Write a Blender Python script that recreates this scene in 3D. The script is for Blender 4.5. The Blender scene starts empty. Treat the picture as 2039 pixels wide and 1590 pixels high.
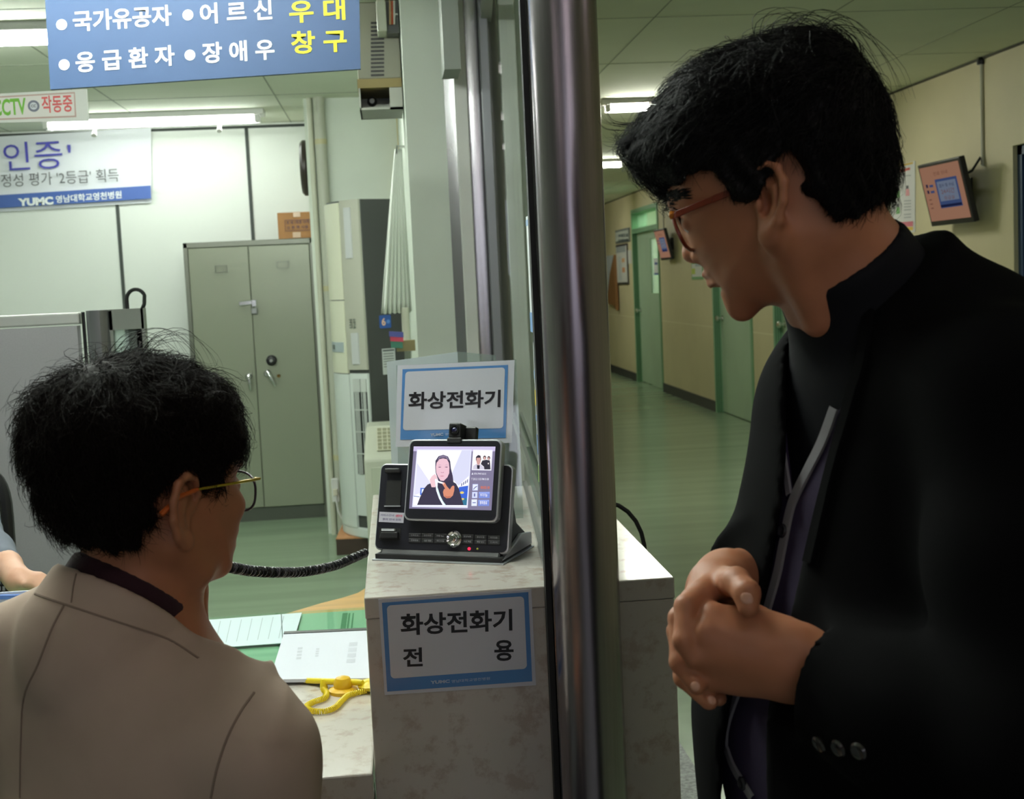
import bpy, bmesh, math, random
import numpy as np
from mathutils import Vector, Matrix
random.seed(7); rng = np.random.default_rng(7)
scene = bpy.context.scene
COL = scene.collection
R = math.radians

# ------------------------------------------------------------------ camera
IMG_W, IMG_H, FPX = 2039, 1590, 2597.0
CAM = np.array([0.0, 0.0, 1.46])
YAW, PITCH, ROLL = R(5.06), R(5.19), R(2.636)
_fw = np.array([math.sin(YAW)*math.cos(PITCH), math.cos(YAW)*math.cos(PITCH), -math.sin(PITCH)])
_r0 = np.array([math.cos(YAW), -math.sin(YAW), 0.0]); _u0 = np.cross(_r0, _fw)
_rt = _r0*math.cos(ROLL) - _u0*math.sin(ROLL)
_up = _u0*math.cos(ROLL) + _r0*math.sin(ROLL)
cd = bpy.data.cameras.new('camera'); cam = bpy.data.objects.new('camera', cd); COL.objects.link(cam)
cd.sensor_width = 36.0; cd.lens = 36.0*FPX/IMG_W
cd.clip_start = 0.02; cd.clip_end = 100
M = Matrix.Identity(4)
for i, v in enumerate((_rt, _up, -_fw)):
    for j in range(3): M[j][i] = v[j]
for j in range(3): M[j][3] = CAM[j]
cam.matrix_world = M
cd.dof.use_dof = True; cd.dof.focus_distance = 1.95; cd.dof.aperture_fstop = 13.0
scene.camera = cam

# ------------------------------------------------------------------ exposure and world
scene.view_settings.view_transform = 'Standard'
scene.view_settings.look = 'None'
scene.view_settings.exposure = 0.0
scene.view_settings.gamma = 1.0
scene.view_settings.use_curve_mapping = False
wd = bpy.data.worlds.new('world'); scene.world = wd; wd.use_nodes = True
wd.node_tree.nodes['Background'].inputs[0].default_value = (0.75, 0.72, 0.78, 1)
wd.node_tree.nodes['Background'].inputs[1].default_value = 0.10
TUBE_OFFICE = 76.0
TUBE_HALL = 108.0
TUBE_LOBBY = 7.5
try:
    scene.cycles.max_bounces = 8; scene.cycles.diffuse_bounces = 4; scene.cycles.transparent_max_bounces = 12
    scene.cycles.caustics_reflective = False; scene.cycles.caustics_refractive = False
    scene.cycles.sample_clamp_indirect = 4.0
    scene.cycles.use_denoising = True
except Exception: pass

# ------------------------------------------------------------------ rays from the photograph to real surfaces
def ray(x, y): return _fw + _rt*(x-IMG_W/2)/FPX - _up*(y-IMG_H/2)/FPX
def onX(x, y, X): d = ray(x, y); return CAM + d*((X-CAM[0])/d[0])
def onY(x, y, Y): d = ray(x, y); return CAM + d*((Y-CAM[1])/d[1])
def onZ(x, y, Z): d = ray(x, y); return CAM + d*((Z-CAM[2])/d[2])
def at(x, y, D): return CAM + ray(x, y)*D
class Plane:
    def __init__(s, p, n): s.p = np.array(p, float); s.n = np.array(n, float)/np.linalg.norm(n)
    def hit(s, x, y):
        d = ray(x, y); t = ((s.p-CAM)@s.n)/(d@s.n); return CAM + d*t
    def off(s, h): return Plane(s.p + s.n*h, s.n)

# ------------------------------------------------------------------ materials
def lin(c):
    o = []
    for v in c[:3]:
        v = v/255.0
        o.append(v/12.92 if v <= 0.04045 else ((v+0.055)/1.055)**2.4)
    return (*o, 1.0)
MATS = {}
def mat(name, col, rough=0.6, metal=0.0, var=0.0, vscale=8.0, bump=0.0, bscale=60.0, coat=0.0, spec=0.5, emit=None, estr=0.0, alpha=1.0, stretch=None, col2=None, sheen=0.0, sss=0.0):
    if name in MATS: return MATS[name]
    m = bpy.data.materials.new(name); MATS[name] = m; m.use_nodes = True
    nt = m.node_tree; b = nt.nodes['Principled BSDF']
    c = lin(col)
    b.inputs['Base Color'].default_value = c; b.inputs['Roughness'].default_value = rough
    b.inputs['Metallic'].default_value = metal; b.inputs['Specular IOR Level'].default_value = spec
    b.inputs['Coat Weight'].default_value = coat; b.inputs['Coat Roughness'].default_value = 0.05
    if sheen: b.inputs['Sheen Weight'].default_value = sheen; b.inputs['Sheen Roughness'].default_value = 0.5
    if sss:
        b.inputs['Subsurface Weight'].default_value = sss; b.inputs['Subsurface Scale'].default_value = 0.006
        b.inputs['Subsurface Radius'].default_value = (1.0, 0.35, 0.2)
    if emit is not None:
        b.inputs['Emission Color'].default_value = lin(emit); b.inputs['Emission Strength'].default_value = estr
    if alpha < 1: b.inputs['Alpha'].default_value = alpha
    if var or bump or col2:
        tc = nt.nodes.new('ShaderNodeTexCoord'); mp = nt.nodes.new('ShaderNodeMapping')
        nt.links.new(tc.outputs['Object'], mp.inputs['Vector'])
        if stretch: mp.inputs['Scale'].default_value = stretch
        if var or col2:
            n = nt.nodes.new('ShaderNodeTexNoise'); n.inputs['Scale'].default_value = vscale; n.inputs['Detail'].default_value = 5
            nt.links.new(mp.outputs[0], n.inputs['Vector'])
            r = nt.nodes.new('ShaderNodeValToRGB')
            a = [max(0, x*(1-var)) for x in c[:3]]; d = lin(col2)[:3] if col2 else [min(1, x*(1+var)) for x in c[:3]]
            r.color_ramp.elements[0].position = 0.35; r.color_ramp.elements[1].position = 0.65
            r.color_ramp.elements[0].color = (*a, 1); r.color_ramp.elements[1].color = (*d, 1)
            nt.links.new(n.outputs['Fac'], r.inputs[0]); nt.links.new(r.outputs[0], b.inputs['Base Color'])
        if bump:
            n2 = nt.nodes.new('ShaderNodeTexNoise'); n2.inputs['Scale'].default_value = bscale; n2.inputs['Detail'].default_value = 4
            nt.links.new(mp.outputs[0], n2.inputs['Vector'])
            bp = nt.nodes.new('ShaderNodeBump'); bp.inputs['Strength'].default_value = bump; bp.inputs['Distance'].default_value = 0.01
            nt.links.new(n2.outputs['Fac'], bp.inputs['Height']); nt.links.new(bp.outputs[0], b.inputs['Normal'])
    return m
def glass_mat(name, tint=(235, 245, 238), gloss=0.07, rough=0.0, milk=0.0):
    if name in MATS: return MATS[name]
    m = bpy.data.materials.new(name); MATS[name] = m; m.use_nodes = True
    nt = m.node_tree; nt.nodes.clear()
    out = nt.nodes.new('ShaderNodeOutputMaterial'); t = nt.nodes.new('ShaderNodeBsdfTransparent'); g = nt.nodes.new('ShaderNodeBsdfGlossy')
    t.inputs[0].default_value = lin(tint); g.inputs['Roughness'].default_value = rough; g.inputs[0].default_value = (1, 1, 1, 1)
    mx = nt.nodes.new('ShaderNodeMixShader'); mx.inputs[0].default_value = gloss
    nt.links.new(t.outputs[0], mx.inputs[1]); nt.links.new(g.outputs[0], mx.inputs[2]); last = mx
    if milk:
        df = nt.nodes.new('ShaderNodeBsdfDiffuse'); df.inputs[0].default_value = lin((232, 238, 240))
        tr = nt.nodes.new('ShaderNodeBsdfTranslucent'); tr.inputs[0].default_value = lin((232, 238, 240))
        ad = nt.nodes.new('ShaderNodeMixShader'); ad.inputs[0].default_value = 0.5
        nt.links.new(df.outputs[0], ad.inputs[1]); nt.links.new(tr.outputs[0], ad.inputs[2])
        m2 = nt.nodes.new('ShaderNodeMixShader'); m2.inputs[0].default_value = milk
        nt.links.new(mx.outputs[0], m2.inputs[1]); nt.links.new(ad.outputs[0], m2.inputs[2]); last = m2
    nt.links.new(last.outputs[0], out.inputs[0])
    return m
def emat(name, col, s):
    return mat(name, (0, 0, 0), 1.0, emit=col, estr=s, spec=0.0)

# ------------------------------------------------------------------ mesh builder
class MB:
    def __init__(s): s.v = []; s.f = []; s.m = []
    def add(s, vs, fs, mi=0):
        o = len(s.v); s.v += [tuple(map(float, p)) for p in vs]
        s.f += [tuple(i+o for i in f) for f in fs]; s.m += [mi]*len(fs); return s
    def box(s, a, b, mi=0):
        x0, y0, z0 = a; x1, y1, z1 = b
        return s.add([(x0,y0,z0),(x1,y0,z0),(x1,y1,z0),(x0,y1,z0),(x0,y0,z1),(x1,y0,z1),(x1,y1,z1),(x0,y1,z1)],
                     [(3,2,1,0),(4,5,6,7),(0,1,5,4),(1,2,6,5),(2,3,7,6),(3,0,4,7)], mi)
    def obox(s, O, U, V, N, mi=0):   # oriented box: corner O, edge vectors
        O, U, V, N = (np.array(q, float) for q in (O, U, V, N))
        p = [O, O+U, O+U+V, O+V]; p += [q+N for q in p]
        return s.add(p, [(3,2,1,0),(4,5,6,7),(0,1,5,4),(1,2,6,5),(2,3,7,6),(3,0,4,7)], mi)
    def prism(s, pts, N, mi=0):      # polygon of 3d points pushed along N
        N = np.array(N, float); n = len(pts); a = [np.array(p, float) for p in pts]
        return s.add(a + [p+N for p in a], [tuple(range(n))[::-1], tuple(range(n, 2*n))] + [(i, (i+1) % n, n+(i+1) % n, n+i) for i in range(n)], mi)
    def poly(s, pts, mi=0): return s.add(pts, [tuple(range(len(pts)))], mi)
    def tube(s, path, r, n=10, mi=0, cap=True, closed=False):
        P = [np.array(p, float) for p in path]; k = len(P)
        rs = r if hasattr(r, '__len__') else [r]*k
        T = []
        for i in range(k):
            a = P[(i-1) % k] if closed else P[max(i-1, 0)]; b = P[(i+1) % k] if closed else P[min(i+1, k-1)]
            t = b-a; T.append(t/(np.linalg.norm(t)+1e-12))
        ref = np.array([0, 0, 1.0]) if abs(T[0][2]) < 0.9 else np.array([1.0, 0, 0])
        u = np.cross(T[0], ref); u /= np.linalg.norm(u); vs = []
        for i in range(k):
            u = u - T[i]*(u@T[i]); u /= (np.linalg.norm(u)+1e-12); w = np.cross(T[i], u)
            for j in range(n):
                a = 2*math.pi*j/n; vs.append(P[i]+rs[i]*(math.cos(a)*u+math.sin(a)*w))
        fs = []
        for i in range(k if closed else k-1):
            for j in range(n):
                q = (i+1) % k
                fs.append((i*n+j, i*n+(j+1) % n, q*n+(j+1) % n, q*n+j))
        if cap and not closed: fs += [tuple(range(n))[::-1], tuple(range((k-1)*n, k*n))]
        return s.add(vs, fs, mi)
    def cyl(s, a, b, r, n=24, mi=0): return s.tube([a, b], r, n, mi)
    def lathe(s, c, prof, n=24, axis=(0, 0, 1), mi=0):
        ax = np.array(axis, float); ax /= np.linalg.norm(ax)
        u = np.cross(ax, [1, 0, 0] if abs(ax[0]) < 0.9 else [0, 1, 0]); u /= np.linalg.norm(u); w = np.cross(ax, u)
        c = np.array(c, float); vs = []
        for r, h in prof:
            for j in range(n):
                a = 2*math.pi*j/n; vs.append(c+ax*h+r*(math.cos(a)*u+math.sin(a)*w))
        k = len(prof); fs = [(i*n+j, i*n+(j+1) % n, (i+1)*n+(j+1) % n, (i+1)*n+j) for i in range(k-1) for j in range(n)]
        fs += [tuple(range(n))[::-1], tuple(range((k-1)*n, k*n))]
        return s.add(vs, fs, mi)
    def build(s, name, ms, parent=None, bevel=0, smooth=False, local=False, seg=2):
        me = bpy.data.meshes.new(name)
        off = np.zeros(3)
        if parent is not None and not local:
            q = parent
            while q is not None: off = off + np.array(q.location); q = q.parent
        vs = np.array(s.v) - off if len(s.v) else []
        me.from_pydata([tuple(p) for p in vs], [], s.f); me.update()
        if not isinstance(ms, (list, tuple)): ms = [ms]
        for m in ms: me.materials.append(m)
        me.polygons.foreach_set('material_index', s.m)
        bm = bmesh.new(); bm.from_mesh(me); bmesh.ops.recalc_face_normals(bm, faces=bm.faces); bm.to_mesh(me); bm.free()
        o = bpy.data.objects.new(name, me); COL.objects.link(o)
        if parent is not None: o.parent = parent
        if smooth:
            me.polygons.foreach_set('use_smooth', [True]*len(me.polygons))
            try: me.set_sharp_from_angle(angle=R(40))
            except Exception: pass
        if bevel:
            b = o.modifiers.new('bevel', 'BEVEL'); b.width = bevel; b.segments = seg; b.limit_method = 'ANGLE'; b.angle_limit = R(40)
        return o
def tag(o, label=None, cat=None, group=None, kind=None):
    if label: o['label'] = label
    if cat: o['category'] = cat
    if group: o['group'] = group
    if kind: o['kind'] = kind
    return o
def thing(name, label, cat, loc=(0, 0, 0), group=None, rot=None):
    o = bpy.data.objects.new(name, None); COL.objects.link(o); o.location = tuple(loc); o.empty_display_size = 0.05
    if rot: o.rotation_euler = rot
    return tag(o, label, cat, group)
def struct(name, mb, m, **k): return tag(mb.build(name, m, **k), kind='structure')

# ------------------------------------------------------------------ lettering
def glyphs(body, bold=0.0):
    cu = bpy.data.curves.new('t', 'FONT'); cu.body = body; cu.size = 1; cu.offset = bold; cu.resolution_u = 3
    o = bpy.data.objects.new('t', cu); COL.objects.link(o)
    dg = bpy.context.evaluated_depsgraph_get(); dg.update()
    me = bpy.data.meshes.new_from_object(o.evaluated_get(dg))
    v = np.array([tuple(p.co) for p in me.vertices]); f = [tuple(p.vertices) for p in me.polygons]
    bpy.data.objects.remove(o); bpy.data.curves.remove(cu); bpy.data.meshes.remove(me)
    return v, f
def text3(mb, body, L, Rr, up, h, bold=0.02, mi=0):
    """lettering fitted between the mid-points L and Rr of its ends, h high, in the plane of (Rr-L, up)"""
    v, f = glyphs(body, bold)
    x0, x1 = v[:, 0].min(), v[:, 0].max(); y0, y1 = v[:, 1].min(), v[:, 1].max()
    L = np.array(L, float); Rr = np.array(Rr, float); U = Rr-L; up = np.array(up, float)
    up = up/np.linalg.norm(up)
    pts = [L + U*((a-x0)/(x1-x0)) + up*h*((b-y0)/(y1-y0)-0.5) for a, b, _ in v]
    mb.add(pts, f, mi)
def textp(mb, pl, body, pL, pR, hpx, up=(0, 0, 1), bold=0.02, mi=0):
    a = pl.hit(*pL); b = pl.hit(*pR); d = (a-CAM)@_fw
    up = np.array(up, float); up = up - pl.n*(up@pl.n)
    text3(mb, body, a, b, up, hpx*d/FPX, bold, mi)
def rrect(O, U, V, x0, y0, x1, y1, r, n=5):
    O, U, V = (np.array(q, float) for q in (O, U, V)); p = []
    for cx, cy, a0 in ((x1-r, y0+r, -90), (x1-r, y1-r, 0), (x0+r, y1-r, 90), (x0+r, y0+r, 180)):
        for i in range(n+1):
            a = R(a0+90*i/n); p.append(O+U*(cx+r*math.cos(a))+V*(cy+r*math.sin(a)))
    return p
def disc(c, U, V, r, n=20): return [np.array(c)+np.array(U)*r*math.cos(2*math.pi*i/n)+np.array(V)*r*math.sin(2*math.pi*i/n) for i in range(n)]
# ================================================================== THE SETTING
CEIL = 2.57
m_floor = mat('green vinyl floor', (136, 156, 130), 0.22, var=0.09, vscale=0.9, bump=0.02, bscale=6, stretch=(0.6, 6.0, 1), spec=0.45)
m_ceil = mat('ceiling board', (230, 234, 216), 0.9, var=0.02, vscale=3)
m_cream = mat('cream wall paint', (208, 198, 163), 0.55, var=0.05, vscale=1.2, spec=0.35)
m_panel = mat('white partition board', (228, 232, 226), 0.45)
m_pale = mat('pale green grey paint', (220, 227, 215), 0.55, var=0.03, vscale=2)
m_seam = mat('dark joint', (60, 66, 62), 0.7)
m_base = mat('dark grey skirting', (62, 62, 64), 0.5)
m_green = mat('green door frame paint', (126, 168, 134), 0.45, var=0.06, vscale=3)
m_leaf = mat('pale green door paint', (172, 196, 172), 0.4, var=0.05, vscale=2)
m_steel = mat('stainless steel', (158, 150, 156), 0.26, 1.0, var=0.05, vscale=40, stretch=(8, 8, 0.15))
m_steelc = mat('brushed steel cladding', (205, 203, 206), 0.24, 1.0, bump=0.03, bscale=90, stretch=(6, 6, 0.1))
m_alu = mat('pale aluminium', (205, 206, 202), 0.42, 0.35)
m_aluD = mat('grey aluminium', (150, 152, 156), 0.4, 0.6)
m_black = mat('black plastic', (18, 18, 20), 0.4)
m_rubber = mat('black rubber', (14, 14, 16), 0.65)
m_chrome = mat('chrome', (215, 215, 215), 0.12, 1.0)
m_white = mat('white plastic', (226, 226, 222), 0.4)
m_tube = emat('lit fluorescent tube', (246, 255, 246), TUBE_OFFICE)
m_tubeH = emat('lit hall tube', (250, 252, 236), TUBE_HALL)
m_tubeL = emat('lit lobby tube', (255, 240, 242), TUBE_LOBBY)
m_tubeF = emat('lit far lobby tube', (255, 240, 242), TUBE_LOBBY*2.6)
m_tube8 = emat('lit dim tube', (246, 255, 246), TUBE_OFFICE*0.45)

s = MB().box((-7, -9.7, -0.1), (9, 27, 0)); struct('floor', s, m_floor)
c = MB().box((-7, -9.7, CEIL), (9, 27, CEIL+0.1))
ceil = struct('ceiling', c, m_ceil)
g = MB()
for i in range(9): g.box((-7, 0.4+i*1.2, CEIL-0.0015), (0.05, 0.406+i*1.2, CEIL))
for i in range(8): g.box((-6+i*0.9, -1, CEIL-0.0015), (-5.994+i*0.9, 8.9, CEIL))
for i in range(18): g.box((0.65, 0.9+i*1.2, CEIL-0.0012), (3.3, 0.905+i*1.2, CEIL))
for i in range(3): g.box((1.2+i*0.8, 0.5, CEIL-0.0012), (1.205+i*0.8, 26, CEIL))
g.build('board_joint', mat('board joint', (150, 155, 140), 0.9), ceil)

# back wall of the office, its panel joints
w = MB().box((-7, 8.85, 0), (-0.42, 9.0, CEIL)); wb = struct('wall_back', w, m_panel)
j = MB()
for px, py in ((236, 440), (497, 360)):
    x = onY(px, py, 8.85)[0]; j.box((x-0.011, 8.842, 0.02), (x+0.011, 8.85, CEIL-0.02))
j.box((-7, 8.842, CEIL-0.03), (-0.42, 8.85, CEIL-0.012))
j.build('panel_joint', m_seam, wb)
# jog with the vertical pipe, office right wall, wall between office and corridor
struct('wall_corner', MB().box((-0.45, 7.8, 0), (0.12, 9.0, CEIL)), m_pale)
struct('wall_middle', MB().box((0.09, 4.95, 0), (0.66, 7.8, CEIL)), m_pale)
struct('wall_inner', MB().box((0.12, 7.8, 0), (0.66, 27, CEIL)), m_cream)
struct('trim_1', MB().box((0.085, 7.7, 1.2), (0.0899, 7.79, CEIL)), mat('cream strip', (214, 200, 150), 0.6))
struct('wall_far', MB().box((0.66, 26.8, 0), (3.52, 27, CEIL)), m_cream)
struct('wall_left', MB().box((-7, -9.7, 0), (-6.8, 9, CEIL)), m_pale)
struct('wall_front', MB().box((-7, -9.7, 0), (3.52, -9.5, CEIL)), mat('lobby wall', (140, 104, 84), 0.6))

# corridor right wall with door and window openings
XW = 3.32
D1 = (15.95, 17.7, 2.34); D2 = (11.85, 13.3, 2.36); D3 = (9.3, 11.15, 2.36)
WN = (4.9, 6.73, 1.14, 2.05)
w = MB()
ys = [27, D1[1], D1[0], D2[1], D2[0], D3[1], D3[0], WN[1], WN[0], -9.5]
for a, b in ((27, D1[1]), (D1[0], D2[1]), (D2[0], D3[1]), (D3[0], WN[1]), (WN[0], -9.5)): w.box((XW, b, 0), (XW+0.2, a, CEIL))
for d in (D1, D2, D3): w.box((XW, d[0], d[2]), (XW+0.2, d[1], CEIL))
w.box((XW, WN[0], 0), (XW+0.2, WN[1], WN[2])); w.box((XW, WN[0], WN[3]), (XW+0.2, WN[1], CEIL))
wr = struct('wall_right', w, m_cream)
j = MB()
for a, b in ((27, D1[1]), (D1[0], D2[1]), (D2[0], D3[1]), (D3[0], -9.5)):
    j.box((XW-0.0015, b, 0.88), (XW, a, 0.888))
j.build('dado_joint', mat('pale dado joint', (226, 220, 190), 0.6), wr)
b = MB()
for a, c in ((27, D1[1]), (D1[0], D2[1]), (D2[0], D3[1]), (D3[0], -9.5)): b.box((XW-0.012, c, 0), (XW, a, 0.11))
struct('baseboard_right', b, m_base)
struct('trim_2', MB().box((0.66, 7.8, 0), (0.672, 26.8, 0.11)), m_base)
struct('trim_3', MB().box((XW-0.006, 4.0, CEIL-0.014), (XW, 26.8, CEIL)), mat('dark ceiling joint', (70, 68, 52), 0.8))

def door(n, d, label, window, transom):
    y0, y1, top = d
    fr = MB(); t = 0.05
    x0 = XW-0.015
    fr.box((x0, y0, 0), (XW+0.2, y0+t, top)); fr.box((x0, y1-t, 0), (XW+0.2, y1, top)); fr.box((x0, y0+t, top-t), (XW+0.2, y1-t, top))
    lt = 2.02 if transom else top-t
    if transom: fr.box((x0, y0+t, 2.02), (XW+0.2, y1-t, 2.08))
    o = struct('door_%d' % n, fr, m_green); o['label'] = label
    st = MB()
    for k in range(3): st.box((XW-0.01+k*0.02, y1-t-0.004, 0), (XW-0.002+k*0.02, y1-t, lt))
    st.build('frame_rebate', mat('dark green rebate', (74, 118, 88), 0.5), o)
    lf = MB(); xl = XW+0.055
    if window:
        wy0, wy1, wz0, wz1 = window
        lf.box((xl, y0+t, 0.01), (xl+0.04, wy0, lt)); lf.box((xl, wy1, 0.01), (xl+0.04, y1-t, lt))
        lf.box((xl, wy0, 0.01), (xl+0.04, wy1, wz0)); lf.box((xl, wy0, wz1), (xl+0.04, wy1, lt))
    else: lf.box((xl, y0+t, 0.01), (xl+0.04, y1-t, lt))
    L = lf.build('leaf', m_leaf, o)
    if window:
        MB().box((xl+0.015, window[0], window[2]), (xl+0.02, window[1], window[3])).build('pane', glass_mat('frosted pane', (240, 255, 245), 0.05, 0.3, 0.35), L)
        n1 = MB().box((xl-0.002, window[0]+0.1, 1.45), (xl+0.014, window[0]+0.38, 1.66), 0)
        n1.box((xl-0.003, window[0]+0.1, 1.45), (xl-0.0021, window[0]+0.38, 1.475), 1)
        n1.box((xl-0.003, window[0]+0.15, 1.58), (xl-0.0021, window[0]+0.33, 1.61), 1)
        n1.build('notice', [mat('notice paper', (228, 230, 236), 0.7), mat('notice blue', (70, 90, 160), 0.7)], L)
    if transom: MB().box((XW+0.07, y0+t, 2.08), (XW+0.076, y1-t, top-t)).build('transom_pane', glass_mat('transom pane', (235, 250, 238), 0.05, 0.05, 0.12), o)
    h = MB().lathe((xl, y1-t-0.09, 0.98), [(0.03, 0.0), (0.03, 0.008), (0.012, 0.012), (0.012, 0.04), (0.028, 0.05), (0.03, 0.065), (0.018, 0.078)], 16, (-1, 0, 0))
    h.build('door_knob', m_chrome, L, smooth=True)
    return o
door(1, D1, 'green framed door with a bright pane and glazed transom', (16.2, 16.8, 1.22, 1.92), True)
door(2, D2, 'green door with chrome knob behind the standing man', None, False)
door(3, D3, 'green door mostly hidden by the standing man', None, False)
# the lit room behind door 1
rm = MB()
rm.box((5.2, 15, 0), (5.3, 19.5, CEIL)); rm.box((3.52, 19.4, 0), (5.2, 19.5, CEIL)); rm.box((3.52, 14.9, 0), (5.2, 15, CEIL))
struct('wall_beyond', rm, mat('side room wall', (210, 226, 200), 0.6))
# blue window
wf = MB(); y0, y1, z0, z1 = WN
xw = XW+0.025
for a in ((y0, z0, y0+0.05, z1), (y1-0.05, z0, y1, z1), (y0, z0, y1, z0+0.05), (y0, z1-0.05, y1, z1), ((y0+y1)/2-0.03, z0, (y0+y1)/2+0.03, z1)):
    wf.box((xw, a[0], a[1]), (xw+0.05, a[2], a[3]))
wn = struct('window_1', wf, mat('dark blue frame', (34, 62, 98), 0.5)); wn['label'] = 'dark blue framed window at the right edge'
MB().box((xw+0.02, y0+0.05, z0+0.05), (xw+0.03, y1-0.05, z1-0.05)).build('pane', mat('dark blue pane', (30, 58, 92), 0.25), wn)
struct('trim_4', MB().box((XW-0.03, WN[0]-0.05, WN[2]-0.05), (XW+0.1, WN[1]+0.05, WN[2])), mat('pale sill', (200, 190, 180), 0.5))
# granite strip in the corridor floor
struct('trim_5', MB().box((0.41, 1.86, 0), (0.82, 4.95, 0.004)).box((-6.8, -9.5, 0), (0.82, 1.86, 0.004)), mat('grey granite', (126, 132, 132), 0.45, var=0.45, vscale=90))

# ---------------------------------------------------------------- lamps
def lamp(label, group, x0, x1, y, m, ntube=2, dy=0.04, w=0.16):
    cx = (x0+x1)/2
    t = thing('fluorescent_lamp', label, 'ceiling lamp', (cx, y, CEIL), group)
    h = MB().box((x0-0.03, y-w/2, CEIL-0.035), (x1+0.03, y+w/2, CEIL)); h.build('housing', m_white, t, bevel=0.006)
    for k in range(ntube):
        yy = y+(k-(ntube-1)/2)*dy*2
        MB().tube([(x0+0.02, yy, CEIL-0.058), (x1-0.02, yy, CEIL-0.058)], 0.0145, 8).build('tube', m, t)
        for xx in (x0, x1-0.03): MB().box((xx, yy-0.02, CEIL-0.078), (xx+0.03, yy+0.02, CEIL-0.03)).build('lamp_holder', m_white, t, bevel=0.004)
    return t
lp = lamp('fluorescent lamp on the ceiling above the banner', 'office ceiling lamps', -2.02, -0.74, 8.2, m_tube8)
for px in (-1.72, -0.98): MB().tube([(px, 8.2, CEIL-0.04), (px, 8.14, CEIL-0.10), (px, 8.12, CEIL-0.13)], [0.006, 0.012, 0.016], 8).build('pull_switch', m_white, lp, smooth=True)
lamp('fluorescent lamp left of the hanging blue sign', 'office ceiling lamps', -2.55, -1.27, 5.5, m_tube)
lamp('unseen fluorescent lamp added behind the hanging blue sign', 'office ceiling lamps', -1.2, -0.05, 5.5, m_tube)  # unseen lamp added to brighten the curtain and pale wall
lamp('fluorescent lamp above the seated man', 'office ceiling lamps', -1.15, 0.1, 1.93, m_tube)
lamp('fluorescent lamp above the green desk', 'office ceiling lamps', -1.45, -0.2, 2.75, m_tube)
lamp('fluorescent lamp over the far end of the office partition', 'office ceiling lamps', -4.6, -3.3, 5.5, m_tube)
lamp('long fluorescent lamp beside the standing man\'s forelock', 'corridor ceiling lamps', 1.41, 2.35, 8.3, m_tubeH)
lamp('short bright fluorescent lamp next to the round steel post', 'corridor ceiling lamps', 1.75, 2.27, 12.45, m_tubeH)
lamp('fluorescent lamp at the far end of the corridor', 'corridor ceiling lamps', 1.4, 2.3, 17.5, m_tubeH)
lamp('fluorescent lamp in the side room seen through the transom', 'side room lamps', 3.75, 5.0, 17.2, m_tubeH)

for xx_, yy_, lb_ in ((0.5, 0.2, 'right of the camera over the lobby'), (0.5, -1.7, 'second behind the camera on the right side'), (0.5, -3.6, 'third behind the camera on the right side'), (-2.6, -1.7, 'behind the camera on the left side'), (-2.6, -3.6, 'far behind the camera on the left side'), (2.2, 1.2, 'added out of view over the corridor mouth to lighten its ceiling')):  # the last one is an unseen lamp added to lighten the corridor ceiling
    lamp('fluorescent lamp ' + lb_, 'lobby ceiling lamps', xx_-0.6, xx_+0.6, yy_, m_tubeL)
fw_ = MB()
for x_ in (-3.0, -1.4, 0.2, 1.8, 3.3): fw_.box((x_-0.04, -9.49, 1.45), (x_+0.04, -9.42, 2.5))
fw_.box((-3.0, -9.49, 1.41), (3.34, -9.42, 1.47)); fw_.box((-3.0, -9.49, 2.46), (3.34, -9.42, 2.52))
w2_ = struct('window_2', fw_, m_alu)
MB().box((-3.0, -9.485, 1.47), (3.3, -9.475, 2.46)).build('pane', emat('daylit pane', (238, 240, 255), 2.6), w2_)
# ================================================================== OFFICE FURNITURE
m_cab = mat('grey green steel enamel', (150, 154, 136), 0.24, 0.2, bump=0.012, bscale=5, spec=0.5)
m_cabF = mat('worn steel edge', (120, 122, 112), 0.35, 0.6)
m_cabB = mat('dark cabinet plinth', (78, 82, 74), 0.5)
YC = 8.40
cab = thing('steel_cabinet', 'grey green two-door steel cabinet against the white wall', 'cabinet', (-0.868, 8.6, 0))
x0, x1, zt = -1.285, -0.45, 1.79
b = MB(); b.box((x0, YC+0.012, 0.09), (x1, 8.80, zt-0.03))
b.build('body', m_cabF, cab)
b = MB(); b.box((x0, YC-0.004, 0.0), (x0+0.028, YC+0.02, zt)); b.box((x1-0.05, YC-0.004, 0.0), (x1, YC+0.02, zt)); b.box((x0, YC-0.004, zt-0.035), (x1, 8.8, zt))
b.build('front_frame', m_cabF, cab, bevel=0.004)
MB().box((x0+0.028, YC+0.005, 0), (x1-0.05, YC+0.03, 0.085)).build('plinth', m_cabB, cab)
xm = onY(501, 600, YC)[0]
def cp(px, py): return onY(px, py, YC-0.008)
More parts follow.
